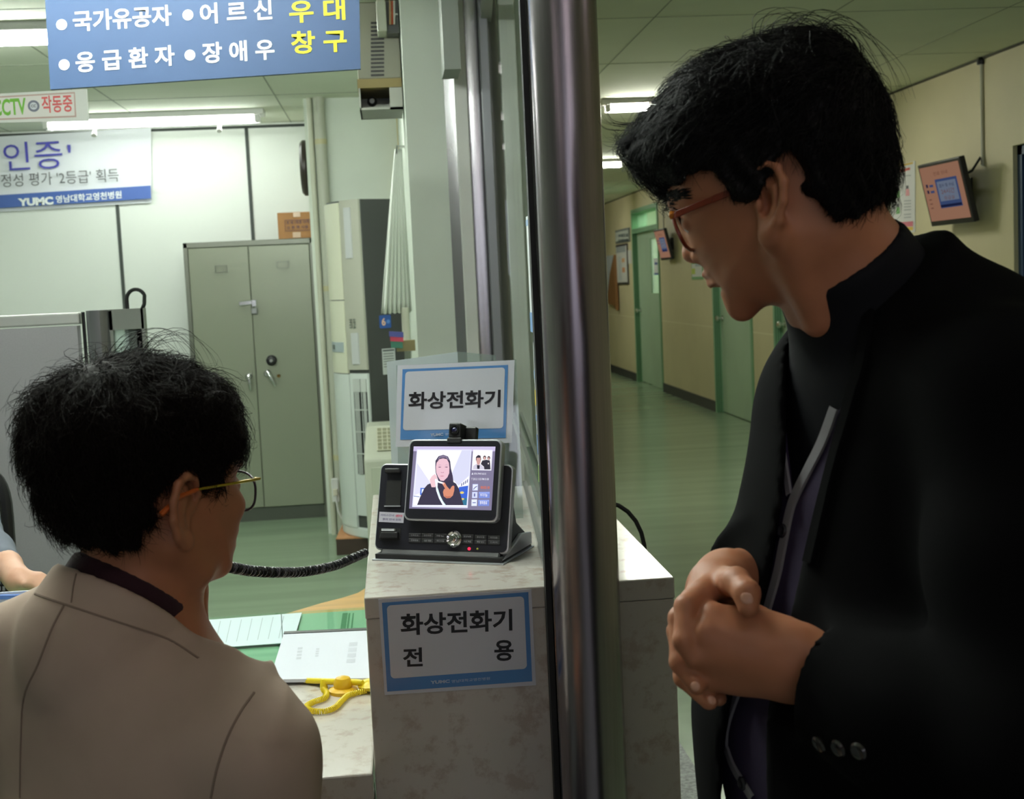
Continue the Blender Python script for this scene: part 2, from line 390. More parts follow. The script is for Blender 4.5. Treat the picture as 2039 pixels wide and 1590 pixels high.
for nm, a, c, lab in (('L', x0+0.03, xm-0.002, (440, 535)), ('R', xm+0.002, x1-0.052, (563, 527))):
    d = MB().box((a, YC-0.008, 0.088), (c, YC+0.012, zt-0.038)).build('door', m_cab, cab, bevel=0.004)
    p = cp(*lab); f = MB()
    for q in ((-0.038, -0.022, 0.038, -0.018), (-0.038, 0.018, 0.038, 0.022), (-0.038, -0.022, -0.034, 0.022), (0.034, -0.022, 0.038, 0.022)):
        f.box((p[0]+q[0], YC-0.014, p[2]+q[1]), (p[0]+q[2], YC-0.008, p[2]+q[3]))
    f.build('label_holder', m_cabF, d)
    hp = cp(496, 750) if nm == 'L' else cp(533, 743)
    h = MB().lathe(hp, [(0.022, 0), (0.024, 0.012), (0.016, 0.022)], 16, (0, -1, 0))
    dx = 0.006 if nm == 'L' else 0.045
    h.tube([hp+[0, -0.02, 0.012], hp+[dx*0.4, -0.03, -0.02], hp+[dx, -0.026, -0.085]], [0.013, 0.014, 0.006], 10)
    h.build('handle', m_chrome, d, smooth=True)
    if nm == 'R':
        q = cp(541, 717)
        dl = MB().lathe(q, [(0.034, 0), (0.034, 0.01), (0.026, 0.014), (0.024, 0.03), (0.01, 0.032)], 24, (0, -1, 0)).build('combination_dial', m_black, d, smooth=True)
        MB().lathe(q+[0, -0.03, 0], [(0.012, 0), (0.010, 0.008)], 14, (0, -1, 0)).build('dial_knob', m_chrome, dl)
        MB().lathe(cp(555, 748), [(0.012, 0), (0.011, 0.006), (0.004, 0.006)], 14, (0, -1, 0)).build('keyhole', mat('brass', (120, 96, 50), 0.3, 1.0), d)
l = MB(); p = cp(492, 604)
l.obox(p+[-0.05, -0.012, -0.012], (0.1, 0, 0.006), (0, 0, 0.026), (0, 0.012, 0)); l.box((p[0]+0.03, YC-0.03, p[2]-0.022), (p[0]+0.06, YC-0.008, p[2]+0.022))
l.build('hasp', m_chrome, cab, bevel=0.003)
p = cp(507, 617); pk = MB().box((p[0]-0.018, YC-0.034, p[2]-0.025), (p[0]+0.018, YC-0.016, p[2]+0.014)).build('padlock', mat('padlock metal', (150, 152, 150), 0.3, 0.8), cab, bevel=0.004)
MB().tube([(p[0]-0.01, YC-0.025, p[2]+0.01), (p[0]-0.01, YC-0.025, p[2]+0.03), (p[0]+0.01, YC-0.025, p[2]+0.03), (p[0]+0.01, YC-0.025, p[2]+0.01)], 0.004, 8).build('shackle', m_chrome, pk)

bx = thing('cardboard_box', 'brown cardboard box on top of the steel cabinet', 'box', (-0.56, 8.55, 1.79))
MB().box((-0.69, 8.42, 1.79), (-0.445, 8.70, 1.955)).build('carton', mat('cardboard', (178, 128, 82), 0.75, var=0.06, vscale=6), bx, bevel=0.003)
t = MB(); t.box((-0.59, 8.418, 1.925), (-0.545, 8.42, 1.956)); t.box((-0.59, 8.418, 1.955), (-0.545, 8.70, 1.957)); t.box((-0.60, 8.418, 1.795), (-0.55, 8.42, 1.83))
t.build('packing_tape', mat('packing tape', (214, 180, 150), 0.2), bx)
t = MB(); PB = Plane((0, 8.418, 0), (0, -1, 0))
for a in ((-0.645, 1.838, -0.485, 1.841), (-0.645, 1.905, -0.485, 1.908), (-0.645, 1.838, -0.643, 1.908), (-0.487, 1.838, -0.485, 1.908)): t.box((a[0], 8.4175, a[1]), (a[2], 8.42, a[3]))
text3(t, '조 제 1회용 10개', (-0.635, 8.4172, 1.89), (-0.495, 8.4172, 1.893), (0, 0, 1), 0.022)
text3(t, '오 른 쪽 사용', (-0.635, 8.4172, 1.858), (-0.5, 8.4172, 1.861), (0, 0, 1), 0.022)
t.build('printed_panel', mat('carton print', (110, 84, 96), 0.8), bx)

ck = thing('wall_clock', 'round dark rimmed clock seen edge-on beside the pipe', 'clock', (-0.45, 8.0, 2.19))
MB().lathe((-0.45, 8.0, 2.19), [(0.15, 0), (0.165, 0.012), (0.165, 0.03), (0.15, 0.045), (0.14, 0.04)], 36, (-1, 0, 0)).build('rim', mat('dark clock rim', (52, 44, 38), 0.4), ck, smooth=True)
MB().lathe((-0.491, 8.0, 2.19), [(0.14, 0), (0.14, 0.002)], 36, (-1, 0, 0)).build('dial', m_white, ck)
h = MB(); h.obox((-0.495, 7.996, 2.18), (0, 0.008, 0), (0, 0.02, 0.09), (-0.002, 0, 0)); h.obox((-0.495, 7.99, 2.185), (0, -0.06, -0.02), (0, 0, 0.01), (-0.002, 0, 0))
h.build('clock_hand', m_black, ck)

p = onY(641, 320, 7.76)
pi = thing('vertical_pipe', 'pale vertical pipe from floor to ceiling at the wall corner', 'pipe', (p[0], 7.76, 0))
MB().cyl((p[0], 7.76, 0), (p[0], 7.76, CEIL), 0.033, 20).build('main_pipe', mat('pale painted pipe', (190, 192, 176), 0.45), pi, smooth=True)
MB().cyl((p[0]-0.055, 7.775, 0), (p[0]-0.055, 7.775, CEIL), 0.016, 12).build('thin_pipe', mat('pale thin pipe', (205, 206, 186), 0.45), pi, smooth=True)
for z in (0.45, 1.45, 2.3): MB().lathe((p[0], 7.76, z), [(0.036, 0), (0.036, 0.03)], 18).build('clamp', mat('pipe clamp', (196, 190, 150), 0.5), pi)

so = thing('power_socket', 'small white power socket with a cord beside the floor unit', 'socket', tuple(onY(668, 985, 7.68)))
q = onY(668, 975, 7.66); w = MB().box((q[0]-0.022, 7.64, q[2]-0.07), (q[0]+0.022, 7.68, q[2]+0.07)).build('housing', m_white, so, bevel=0.006)
MB().box((q[0]-0.013, 7.625, q[2]-0.03), (q[0]+0.013, 7.642, q[2]+0.01)).build('plug', mat('plug cream', (230, 225, 205), 0.5), so, bevel=0.004)
MB().tube([q+[0, -0.03, -0.03], q+[0.01, -0.04, -0.12], q+[0.05, -0.05, -0.2], q+[0.1, -0.02, -0.21]], 0.006, 8).build('cord', m_white, so, smooth=True)

# ---------------------------------------------------------------- floor-standing air conditioner on a wooden plinth
pl = thing('wooden_plinth', 'orange topped low wooden plinth under the air conditioner', 'plinth', (-0.15, 7.4, 0))
pts = [(-0.375, 7.15), (0.06, 7.10), (0.07, 7.62), (-0.35, 7.66)]
MB().prism([(x, y, 0.0) for x, y in pts], (0, 0, 0.088)).build('case', mat('dark wood side', (58, 44, 36), 0.6), pl)
MB().prism([(x, y, 0.088) for x, y in pts], (0, 0, 0.006)).build('top_board', mat('orange wood top', (200, 142, 98), 0.45, var=0.1, vscale=6, stretch=(8, 1, 1)), pl)

ac = thing('floor_air_conditioner', 'tall cream and grey floor air conditioner standing in the corner', 'air conditioner', (-0.15, 7.3, 0.094))
zb, ztop = 0.15, 1.93
A = onY(723, 500, 7.05)[:2]; B = onY(655, 500, 7.36)[:2]; Cc = onY(800, 600, 7.15)[:2]; Cc[0] = min(Cc[0], 0.075); Dd = B+(Cc-A)
fn = np.array([(A-B)[1], -(A-B)[0]]); fn /= np.linalg.norm(fn)
def acf(t, off=0.0):
    q = B+(A-B)*t; return q+fn*(0.05*math.sin(math.pi*min(max(t, 0), 1))**0.8+off)
ts = [i/16 for i in range(17)]
foot = [acf(t) for t in ts]+[Cc, Dd]
MB().prism([(x, y, zb) for x, y in foot], (0, 0, ztop-zb)).build('casing', mat('dark grey casing', (66, 68, 66), 0.45, spec=0.4), ac, smooth=True)
def strip(t0, t1, z0, z1, off, n=8, th=0.012):
    a = [acf(t0+(t1-t0)*i/n, off) for i in range(n+1)]; i0 = [acf(t0+(t1-t0)*i/n, off-th) for i in range(n+1)]
    return [(x, y, z0) for x, y in a]+[(x, y, z0) for x, y in i0[::-1]], (0, 0, z1-z0)
m_ac = mat('cream appliance plastic', (222, 222, 200), 0.35); m_acg = mat('grey appliance plastic', (178, 178, 164), 0.4); m_acw = mat('cool white appliance plastic', (216, 222, 218), 0.35)
m_acl = mat('pale window', (196, 198, 198), 0.25)
f = MB()
f.prism(*strip(0.02, 0.64, 1.40, ztop-0.01, 0.014)); f.prism(*strip(0.02, 0.64, 1.0, 1.395, 0.014)); f.build('front_cover', m_ac, ac, smooth=True)
f = MB(); f.prism(*strip(0.02, 0.66, zb, 0.995, 0.014)); f.build('lower_cover', m_acw, ac, smooth=True)
f = MB(); f.prism(*strip(0.65, 0.99, 1.02, ztop, 0.012)); f.build('center_panel', m_acg, ac, smooth=True)
for q_ in ((0.75, 0.87, 1.62, 1.89), (0.76, 0.89, 1.05, 1.22)): MB().prism(*strip(*q_, 0.018)).build('display_window', m_acl, ac, smooth=True)
f = MB()
for i in range(4):
    for k in range(2): f.prism(*strip(0.75+k*0.07, 0.79+k*0.07, 1.245+i*0.014, 1.253+i*0.014, 0.018, 2))
f.build('button', m_chrome, ac)
f = MB(); f.prism(*strip(0.12, 0.58, 1.115, 1.17, 0.018)); bd = f.build('badge', mat('badge blue grey', (170, 182, 186), 0.35), ac)
f = MB(); f.prism(*strip(0.2, 0.3, 1.13, 1.155, 0.021, 2)); f.build('sensor', mat('sensor dark', (90, 96, 88), 0.3), bd)
f = MB(); f.prism(*strip(0.67, 0.99, 0.22, 1.0, 0.010)); f.build('grille_frame', m_acw, ac, smooth=True)
f = MB(); f.prism(*strip(0.74, 0.87, 0.45, 0.97, 0.013)); f.prism(*strip(0.89, 0.97, 0.45, 0.97, 0.013)); f.build('grille_opening', m_black, ac)
f = MB()
for tt in (0.77, 0.80, 0.83, 0.92, 0.945): f.prism(*strip(tt, tt+0.012, 0.45, 0.97, 0.018, 1, 0.006))
for zz in (0.56, 0.68, 0.80): f.prism(*strip(0.74, 0.97, zz, zz+0.006, 0.018, 4, 0.006))
f.prism(*strip(0.74, 0.87, 0.90, 0.97, 0.017)); f.prism(*strip(0.89, 0.97, 0.90, 0.97, 0.017))
f.build('louver', mat('louver grey', (200, 204, 200), 0.4), ac)
f = MB(); ct = (A+B+Cc+Dd)/4
f.prism([(*(ct+(np.array(q)-ct)*1.06), 0.094) for q in foot], (0, 0, 0.058)); f.build('foot', m_acw, ac, bevel=0.01)
sd = (Cc-A)/np.linalg.norm(Cc-A); sn = np.array([sd[1], -sd[0]])
def sidequad(px, py, w, h, off=0.003):
    pln = Plane((*A, 1), (*sn, 0)); c = pln.off(off).hit(px, py); return c
c = sidequad(767, 640, 0, 0); U = np.array([*sd, 0]); V = np.array([0, 0, 1.])
f = MB(); f.poly(rrect(c, U, V, -0.035, -0.035, 0.035, 0.035, 0.006), 0)
text3(f, '6', c+U*-0.022+np.array([*sn, 0])*0.001, c+U*0.002+np.array([*sn, 0])*0.001, V, 0.042, 0.03, 1)
f.poly(disc(c+U*0.018+np.array([*sn, 0])*0.001, U, V, 0.011), 2)
f.build('energy_sticker', [mat('sticker blue', (52, 92, 168), 0.4), mat('sticker orange white', (236, 190, 160), 0.5), mat('sticker light blue', (90, 140, 210), 0.5)], ac)
c = sidequad(774, 708, 0, 0)
f = MB(); f.poly(rrect(c, U, V, -0.04, -0.10, 0.04, 0.04, 0.003), 0); f.poly(rrect(c+np.array([*sn, 0])*0.001, U, V, -0.035, 0.025, 0.035, 0.034, 0.001), 1)
for i in range(6): f.poly(rrect(c+np.array([*sn, 0])*0.001, U, V, -0.033, 0.01-i*0.014, 0.03, 0.014-i*0.014, 0.001), 1)
f.build('rating_label', [mat('label white', (206, 210, 208), 0.5), mat('label print', (96, 100, 100), 0.6)], ac)

ap = thing('air_purifier', 'beige air purifier with a grid top in front of the air conditioner', 'air purifier', (-0.03, 6.55, 0))
ya = 6.45; xl = onY(724, 915, ya)[0]; xr = 0.085
zA = onY(735, 915, ya)[2]; zB = onY(745, 847, ya+0.22)[2]
m_ap = mat('beige appliance', (196, 198, 182), 0.45)
b = MB(); b.prism([(xl, ya, 0.0), (xl, ya, zA), (xl+0.015, ya+0.2, zB), (xl+0.015, ya+0.42, zB), (xl, ya+0.42, 0)], (xr-xl, 0, 0)); b.build('cabinet', m_ap, ap, bevel=0.012)
vv = np.array([0.015*0, 0.2, zB-zA]); vl = np.linalg.norm(vv); nn = np.array([0, -(zB-zA), 0.2])/vl
O = np.array([xl+0.07, ya, zA])+vv*0.22+nn*0.002
f = MB().obox(O, (xr-xl-0.085, 0, 0), vv*0.66, nn*0.004); gr = f.build('outlet_grid', mat('grid shade', (150, 148, 122), 0.6), ap)
f = MB(); nx = 7; ny = 6
for i in range(nx+1): f.obox(O+nn*0.004+np.array([(xr-xl-0.085)*i/nx-0.002, 0, 0]), (0.005, 0, 0), vv*0.66, nn*0.004)
for i in range(ny+1): f.obox(O+nn*0.004+vv*0.66*i/ny, (xr-xl-0.085, 0, 0), vv*0.02, nn*0.004)
f.build('grid_bars', mat('grid cream', (206, 204, 184), 0.5), gr)
f = MB(); f.box((xl+0.035, ya-0.004, 0.08), (xr-0.02, ya, zA-0.04)); f.build('front_panel', mat('beige panel', (186, 190, 172), 0.45), ap, bevel=0.002)

# ---------------------------------------------------------------- gathered white curtain and what hangs by it
cu = thing('gathered_curtain', 'white pleated curtain gathered to a point on the pale wall', 'curtain', (0.02, 5.6, 1.35))
ztp, zbt = onY(790, 297, 5.6)[2], onY(790, 622, 5.6)[2]
m = MB(); n = 44; rows = 14; vs = []
for r in range(rows+1):
    t = r/rows; z = ztp+(zbt-ztp)*t
    xa = 0.048+(-0.046-0.048)*t**0.92; xb = 0.078+0.006*t
    for i in range(n+1):
        s_ = i/n; x = xa+(xb-xa)*s_
        y = 5.60+(0.008*t+0.002)*math.sin(s_*2*math.pi*6.5)+0.05*t*(s_-0.5)
        vs.append((x, y, z+0.004*math.sin(s_*40)*t))
m.add(vs, [(r*(n+1)+i, r*(n+1)+i+1, (r+1)*(n+1)+i+1, (r+1)*(n+1)+i) for r in range(rows) for i in range(n)])
o = m.build('fabric', mat('white pleated cloth', (232, 236, 228), 0.75), cu, smooth=True); sm = o.modifiers.new('solid', 'SOLIDIFY'); sm.thickness = 0.003
m = MB().tube([(0.088, 5.6, ztp+0.01), (0.06, 5.59, ztp+0.012), (0.055, 5.6, ztp-0.02)], 0.005, 8); m.build('hook', m_chrome, cu)
m = MB().cyl((0.055, 5.6, onY(800, 690, 5.6)[2]), (0.055, 5.6, zbt+0.02), 0.017, 14); m.build('cord_weight', mat('ivory rod', (214, 214, 198), 0.5), cu, smooth=True)
ch = thing('card_holder', 'wall holder with red and blue cards below the white curtain', 'card holder', tuple(onY(795, 680, 5.5)))
q = onY(795, 685, 5.5)
MB().box((q[0]-0.012, 5.49, q[2]-0.03), (0.089, 5.53, q[2]+0.015)).build('bracket', mat('tan bracket', (150, 136, 96), 0.5), ch)
for nm, (px, py), (w, h), col in (('card', (789, 664), (0.06, 0.022), (72, 76, 150)), ('card', (790, 671), (0.055, 0.03), (206, 62, 90)), ('card', (790, 684), (0.05, 0.03), (54, 120, 100))):
    a = onY(px, py, 5.478-0.002*(py-664)/10)
    MB().obox(a+[-w/2, 0, -h/2], (w, 0, -0.006), (0, 0.004, h), (0, 0.008, 0)).build(nm, mat('card %d' % col[0], col, 0.5), ch)

# ---------------------------------------------------------------- slotted unit high on the wall
un = thing('slotted_wall_unit', 'grey beige slotted electrical box high on the wall beside the blue sign', 'wall unit', (0.0, 5.4, 2.12))
yu = 5.25
tl = onY(713, 158, yu); tr = onY(791, 155, yu); xa, xb = tl[0], 0.086
MB().box((xa, yu, tl[2]), (xb, yu+0.32, CEIL)).build('housing', mat('grey beige enamel', (166, 164, 148), 0.5), un, bevel=0.004)
for i in range(14):
    a = onY(738.5, 150-8.0*i, yu); MB().box((a[0], yu-0.002, a[2]-0.004), (a[0]+0.052, yu, a[2]+0.004)).build('slot', m_black, un)
MB().box((xa-0.004, yu-0.006, onY(713, 176, yu)[2]), (xb, yu+0.32, tl[2])).build('yellow_strip', mat('aged yellow strip', (166, 146, 92), 0.5), un)
z0 = onY(717, 219, yu)[2]; z1 = onY(713, 176, yu)[2]
f = MB(); f.box((xa, yu, z0), (xa+0.006, yu+0.3, z1)); f.box((xa, yu, z0), (xb, yu+0.3, z0+0.008)); f.box((xa, yu+0.29, z0), (xb, yu+0.3, z1)); f.box((xb-0.05, yu, z0), (xb, yu+0.02, z1))
f.build('open_bracket', mat('bracket metal', (150, 152, 142), 0.4, 0.6), un)
f = MB(); f.lathe((xa+0.05, yu+0.05, z0+0.035), [(0.018, 0), (0.02, 0.02), (0.01, 0.04)], 14, (0, -1, 0)); f.build('cable_gland', m_black, un, smooth=True)
c = onY(756, 30, yu-0.1)
sb = MB().box((c[0]-0.012, yu-0.14, onY(756, 62, yu-0.14)[2]), (c[0]+0.025, yu-0.001, CEIL-0.02)).build('junction_box', m_ap, un, bevel=0.006)
f = MB().box((c[0]+0.025, yu-0.10, onY(770, 66, yu-0.1)[2]), (xb, yu-0.001, CEIL-0.02)); f.build('dark_box', mat('dark grey box', (84, 84, 84), 0.5), un)
f = MB()
for k, dx in enumerate((0.0, 0.008, -0.008)):
    f.tube([(c[0]+0.05+dx, yu-0.11, CEIL-0.02), (c[0]+0.046+dx, yu-0.115, 2.46), (c[0]+0.05+dx, yu-0.112, onY(775, 35, yu-0.1)[2]+0.01*k), (c[0]+0.06+dx, yu-0.105, 2.5)], 0.004, 6, mi=k)
f.build('wiring', [mat('wire red', (190, 84, 52), 0.5), m_white, mat('wire tan', (190, 170, 130), 0.5)], un)

# ---------------------------------------------------------------- hanging blue sign
PS = Plane((0, 3.2, 0), (0.0, -1, 0))
bl, br = PS.hit(100, 178), PS.hit(718, 137); tl, tr = PS.hit(87, -46), PS.hit(714, -88)
sg = thing('hanging_sign', 'large blue hanging sign with white and yellow Korean lettering', 'sign', tuple((bl+br)/2))
m_blue = mat('sign blue', (54, 80, 120), 0.5); m_sw = mat('sign white', (240, 243, 244), 0.5); m_sy = mat('sign yellow', (246, 230, 40), 0.5)
MB().prism([bl, br, tr, tl], (0, 0.015, 0)).build('board', m_blue, sg)
su = (br-bl)/np.linalg.norm(br-bl); sv = (tl-bl)/np.linalg.norm(tl-bl)
P2 = PS.off(0.0015)
def c1(x, y): return (x/2.7554, y/2.7554)
f = MB()
for body, L_, R_, h in (('국가유공자', (400, 118), (940, 82), 112), ('어 르 신', (1097, 77), (1492, 50), 112), ('응 급 환 자', (415, 342), (957, 302), 112), ('장 애 우', (1110, 292), (1505, 268), 112)):
    textp(f, P2, body, c1(*L_), c1(*R_), h/2.7554, sv, 0.022)
for q in ((338, 135), (1031, 82), (352, 355), (1042, 302)): f.poly(disc(P2.hit(*c1(*q)), su, sv, 28/2.7554*3.2/FPX))
f.build('white_lettering', m_sw, sg)
f = MB()
textp(f, P2, '우 대', c1(1587, 66), c1(1893, 46), 122/2.7554, sv, 0.022); textp(f, P2, '창 구', c1(1597, 236), c1(1902, 220), 122/2.7554, sv, 0.022)
f.build('yellow_lettering', m_sy, sg)
for q in (tl+su*0.1, tr-su*0.1): MB().cyl(q+[0, 0.007, -0.005], (q[0], q[1]+0.007, CEIL), 0.003, 8).build('hanger_wire', m_chrome, sg)

# ---------------------------------------------------------------- CCTV sign
PC = Plane((0, 4.5, 0), (0, -1, 0))
a, b_, c_, d_ = PC.hit(-70, 246), PC.hit(176, 240), PC.hit(172, 177), PC.hit(-70, 190)
cs = thing('notice_board', 'white notice board with green CCTV and red Korean lettering', 'sign', tuple((a+b_)/2))
MB().prism([a, b_, c_, d_], (0, 0.012, 0)).build('board', mat('notice board white', (226, 228, 222), 0.5), cs)
f = MB(); P3 = PC.off(0.001)
f.poly([P3.hit(-60, 241), P3.hit(152, 233), P3.hit(149, 183), P3.hit(-60, 195)], 0)
P4 = PC.off(0.002); f.poly([P4.hit(-60, 238), P4.hit(149, 230), P4.hit(147, 186), P4.hit(-60, 198)], 1)
f.build('bordered_panel', [mat('panel border', (200, 170, 160), 0.6), mat('panel white', (232, 228, 222), 0.5)], cs)
P5 = PC.off(0.003)
f = MB(); textp(f, P5, 'CCTV', (-14, 215), (52, 211), 33, bold=0.03); f.build('green_lettering', mat('lettering green', (120, 190, 60), 0.5), cs)
f = MB(); textp(f, P5, '작동중', (83, 208), (144, 205), 34, bold=0.02); f.build('red_lettering', mat('lettering red', (222, 96, 96), 0.5), cs)
f = MB(); cc = P5.hit(67, 211); f.poly(disc(cc, (1, 0, 0), (0, 0, 1), 0.019), 0); cc = cc+[0, -0.001, 0]; f.poly(disc(cc, (1, 0, 0), (0, 0, 1), 0.012), 1)
text3(f, 'CC', cc+[-0.008, -0.001, 0], cc+[0.008, -0.001, 0], (0, 0, 1), 0.009, 0.02, 2)
f.build('camera_emblem', [mat('emblem grey', (120, 124, 140), 0.5), mat('emblem white', (210, 214, 220), 0.5), m_black], cs)
for q in (c_+[-0.05, 0.006, -0.004], d_+[0.05, 0.006, -0.004]): MB().cyl(q, (q[0], q[1], CEIL), 0.0025, 6).build('hanger_wire', m_chrome, cs)

# ---------------------------------------------------------------- banner on the white wall
PN = Plane((0, 8.835, 0), (0, -1, 0))
bn = thing('wall_banner', 'white banner with blue and dark Korean lettering on the white wall', 'banner', tuple(PN.hit(120, 415)))
f = MB(); n = 30; vs = []
a0, a1, b0, b1 = PN.hit(-420, 295), PN.hit(301, 255), PN.hit(-420, 447), PN.hit(302, 403)
for j_ in range(9):
    for i in range(n+1):
        s_ = i/n; t_ = j_/8; q = (a0*(1-s_)+a1*s_)*(1-t_)+(b0*(1-s_)+b1*s_)*t_
        q = q+np.array([0, -0.004-0.006*math.sin(s_*9+t_*3)*(1-t_)-0.012*math.exp(-((s_-0.9-0.1*t_)/0.03)**2)*(1-t_), 0]); vs.append(q)
f.add(vs, [(r*(n+1)+i, r*(n+1)+i+1, (r+1)*(n+1)+i+1, (r+1)*(n+1)+i) for r in range(8) for i in range(n)])
o = f.build('cloth', mat('banner white', (232, 234, 240), 0.6), bn, smooth=True)
PN2 = PN.off(0.030)
f = MB(); f.poly([PN2.hit(-420, 441), PN2.hit(301, 395), PN2.hit(300, 369), PN2.hit(-420, 415)]); f.build('blue_band', mat('banner blue band', (66, 96, 168), 0.55), bn)
PN3 = PN.off(0.033)
f = MB(); textp(f, PN3, 'YUMC', (36, 403), (106, 399), 16, bold=0.06); textp(f, PN3, '영남대학교영천병원', (111, 397), (242, 387), 15, bold=0.02); f.build('band_lettering', m_sw, bn)
f = MB(); textp(f, PN3, '인증', (7, 313), (124, 306), 56, bold=0.0); textp(f, PN3, "'", (134, 296), (141, 296), 16, bold=0.02);
f.build('blue_lettering', mat('banner blue', (74, 72, 176), 0.55), bn)
f = MB(); textp(f, PN3, "적정성 평가 '2등급' 획득", (-22, 361), (236, 348), 26, bold=-0.004); f.build('dark_lettering', mat('banner dark print', (70, 70, 78), 0.6), bn)

# ---------------------------------------------------------------- office partition
pt = thing('office_partition', 'grey fabric office partition with an aluminium cap and glazed end', 'partition', (-1.4, 4.5, 0))
YP = 4.5; zt = onY(100, 624, YP)[2]; xe = onY(160, 640, YP)[0]
MB().box((-3.6, YP, 0.06), (xe-0.012, YP+0.05, zt-0.045)).build('fabric_panel', mat('grey partition fabric', (176, 174, 178), 0.95, bump=0.05, bscale=300, var=0.03, vscale=200), pt)
MB().box((-3.6, YP-0.006, zt-0.04), (xe-0.002, YP+0.056, zt)).build('cap_rail', m_alu, pt, bevel=0.006)
MB().box((-3.6, YP-0.004, 0), (xe, YP+0.054, 0.06)).build('kick_rail', m_aluD, pt)
f = MB(); f.cyl((xe+0.006, YP+0.02, 0), (xe+0.006, YP+0.02, zt), 0.006, 8); f.build('joint_gap', m_black, pt)
f = MB(); xp = onY(172, 640, YP)[0]; xq = onY(286, 640, YP)[0]
pr = [(xp, YP+0.05), (xp, YP), (xp+0.006, YP-0.014), (xp+0.02, YP-0.024), (xp+0.05, YP-0.028), (xp+0.068, YP-0.016), (xp+0.075, YP), (xp+0.075, YP+0.05)]
f.prism([(x, y, 0) for x, y in pr], (0, 0, zt+0.004)); f.build('end_post', mat('satin aluminium', (168, 168, 174), 0.35, 0.8), pt, smooth=True)
f = MB(); f.box((xp+0.072, YP+0.0, zt-0.065), (xq, YP+0.04, zt+0.004)); f.box((xq-0.008, YP, 0), (xq+0.003, YP+0.04, zt+0.004)); f.box((xp+0.072, YP, 0), (xp+0.085, YP+0.04, zt)); f.box((xp+0.075, YP, 0.6), (xq, YP+0.04, 0.66))
f.build('glazed_frame', mat('dull aluminium', (140, 144, 136), 0.45, 0.6), pt)
for xa_, xb_ in ((xq-0.055, xq-0.008), (xp+0.16, xp+0.185)): MB().box((xa_, YP+0.012, 0.66), (xb_, YP+0.03, zt-0.065)).build('dark_stile', mat('dark stile', (84, 92, 86), 0.5), pt)
MB().box((xp+0.085, YP+0.018, 0.66), (xq-0.008, YP+0.024, zt-0.065)).build('pane', glass_mat('cloudy pane', (225, 235, 230), 0.08, 0.1, 0.25), pt)
MB().box((xp+0.075, YP+0.01, 0.03), (xq-0.008, YP+0.03, 0.6)).build('lower_panel', mat('grey partition fabric'.__add__(' lower'), (160, 160, 162), 0.9), pt)
f = MB(); path = []
c = onY(271, 596, YP+0.02)
for i in range(-2, 19):
    a = math.pi*i/16; path.append((c[0]-0.031*math.cos(a), YP+0.02, c[2]+0.034*math.sin(a)))
path = [(c[0]-0.031, YP+0.02, zt), ] + path[2:17] + [(c[0]+0.026, YP+0.02, c[2]-0.016), (c[0]+0.018, YP+0.02, zt)]
kb = tag(MB().tube(path, 0.0065, 10).build('cable_loop', m_rubber, smooth=True), 'black cable loop standing up from the partition top', 'cable')

# ---------------------------------------------------------------- office chair behind the counter
och = thing('office_chair', 'black mesh backed office chair behind the grey-sweatered person', 'chair', (-1.43, 3.72, 0), rot=(0, 0, R(-25)))
f = MB(); pth = []
for i in range(41):
    a = 2*math.pi*i/40; ca, sa = math.cos(a), math.sin(a)
    pth.append((0.225*math.copysign(abs(ca)**0.45, ca), 0.22+0.02*sa, 0.745+0.245*math.copysign(abs(sa)**0.45, sa)))
f.tube(pth[:-1], 0.018, 8, closed=True); bkf = f.build('backrest_frame', m_black, och, local=True, smooth=True)
f = MB()
for i in range(21): x = -0.2+0.02*i; f.tube([(x, 0.215, 0.52), (x, 0.235, 0.75), (x, 0.225, 0.97)], 0.0035, 4)
for i in range(23): z = 0.53+0.02*i; f.tube([(-0.21, 0.222, z), (0.0, 0.24, z), (0.21, 0.222, z)], 0.0035, 4)
f.build('backrest_mesh', mat('black mesh', (30, 31, 33), 0.8), bkf, local=True)
MB().box((-0.24, -0.26, 0.42), (0.24, 0.2, 0.48)).build('seat', mat('black seat cloth', (24, 24, 26), 0.9), och, local=True, bevel=0.03, seg=3)
MB().tube([(0, 0.1, 0.42), (0, 0.24, 0.42), (0, 0.25, 0.56)], 0.025, 8).build('back_support', m_black, och, local=True)
MB().cyl((0, 0, 0.1), (0, 0, 0.42), 0.03, 16).build('gas_column', m_black, och, local=True, smooth=True)
for i in range(5):
    a = 2*math.pi*i/5; lg = MB().tube([(0, 0, 0.12), (0.28*math.cos(a), 0.28*math.sin(a), 0.075)], [0.03, 0.018], 8).build('base_leg', m_black, och, local=True)
    MB().lathe((0.28*math.cos(a), 0.28*math.sin(a)-0.02, 0.028), [(0.02, 0), (0.028, 0.006), (0.028, 0.034), (0.02, 0.04)], 14, (0, 1, 0)).build('caster', m_black, lg, local=True)
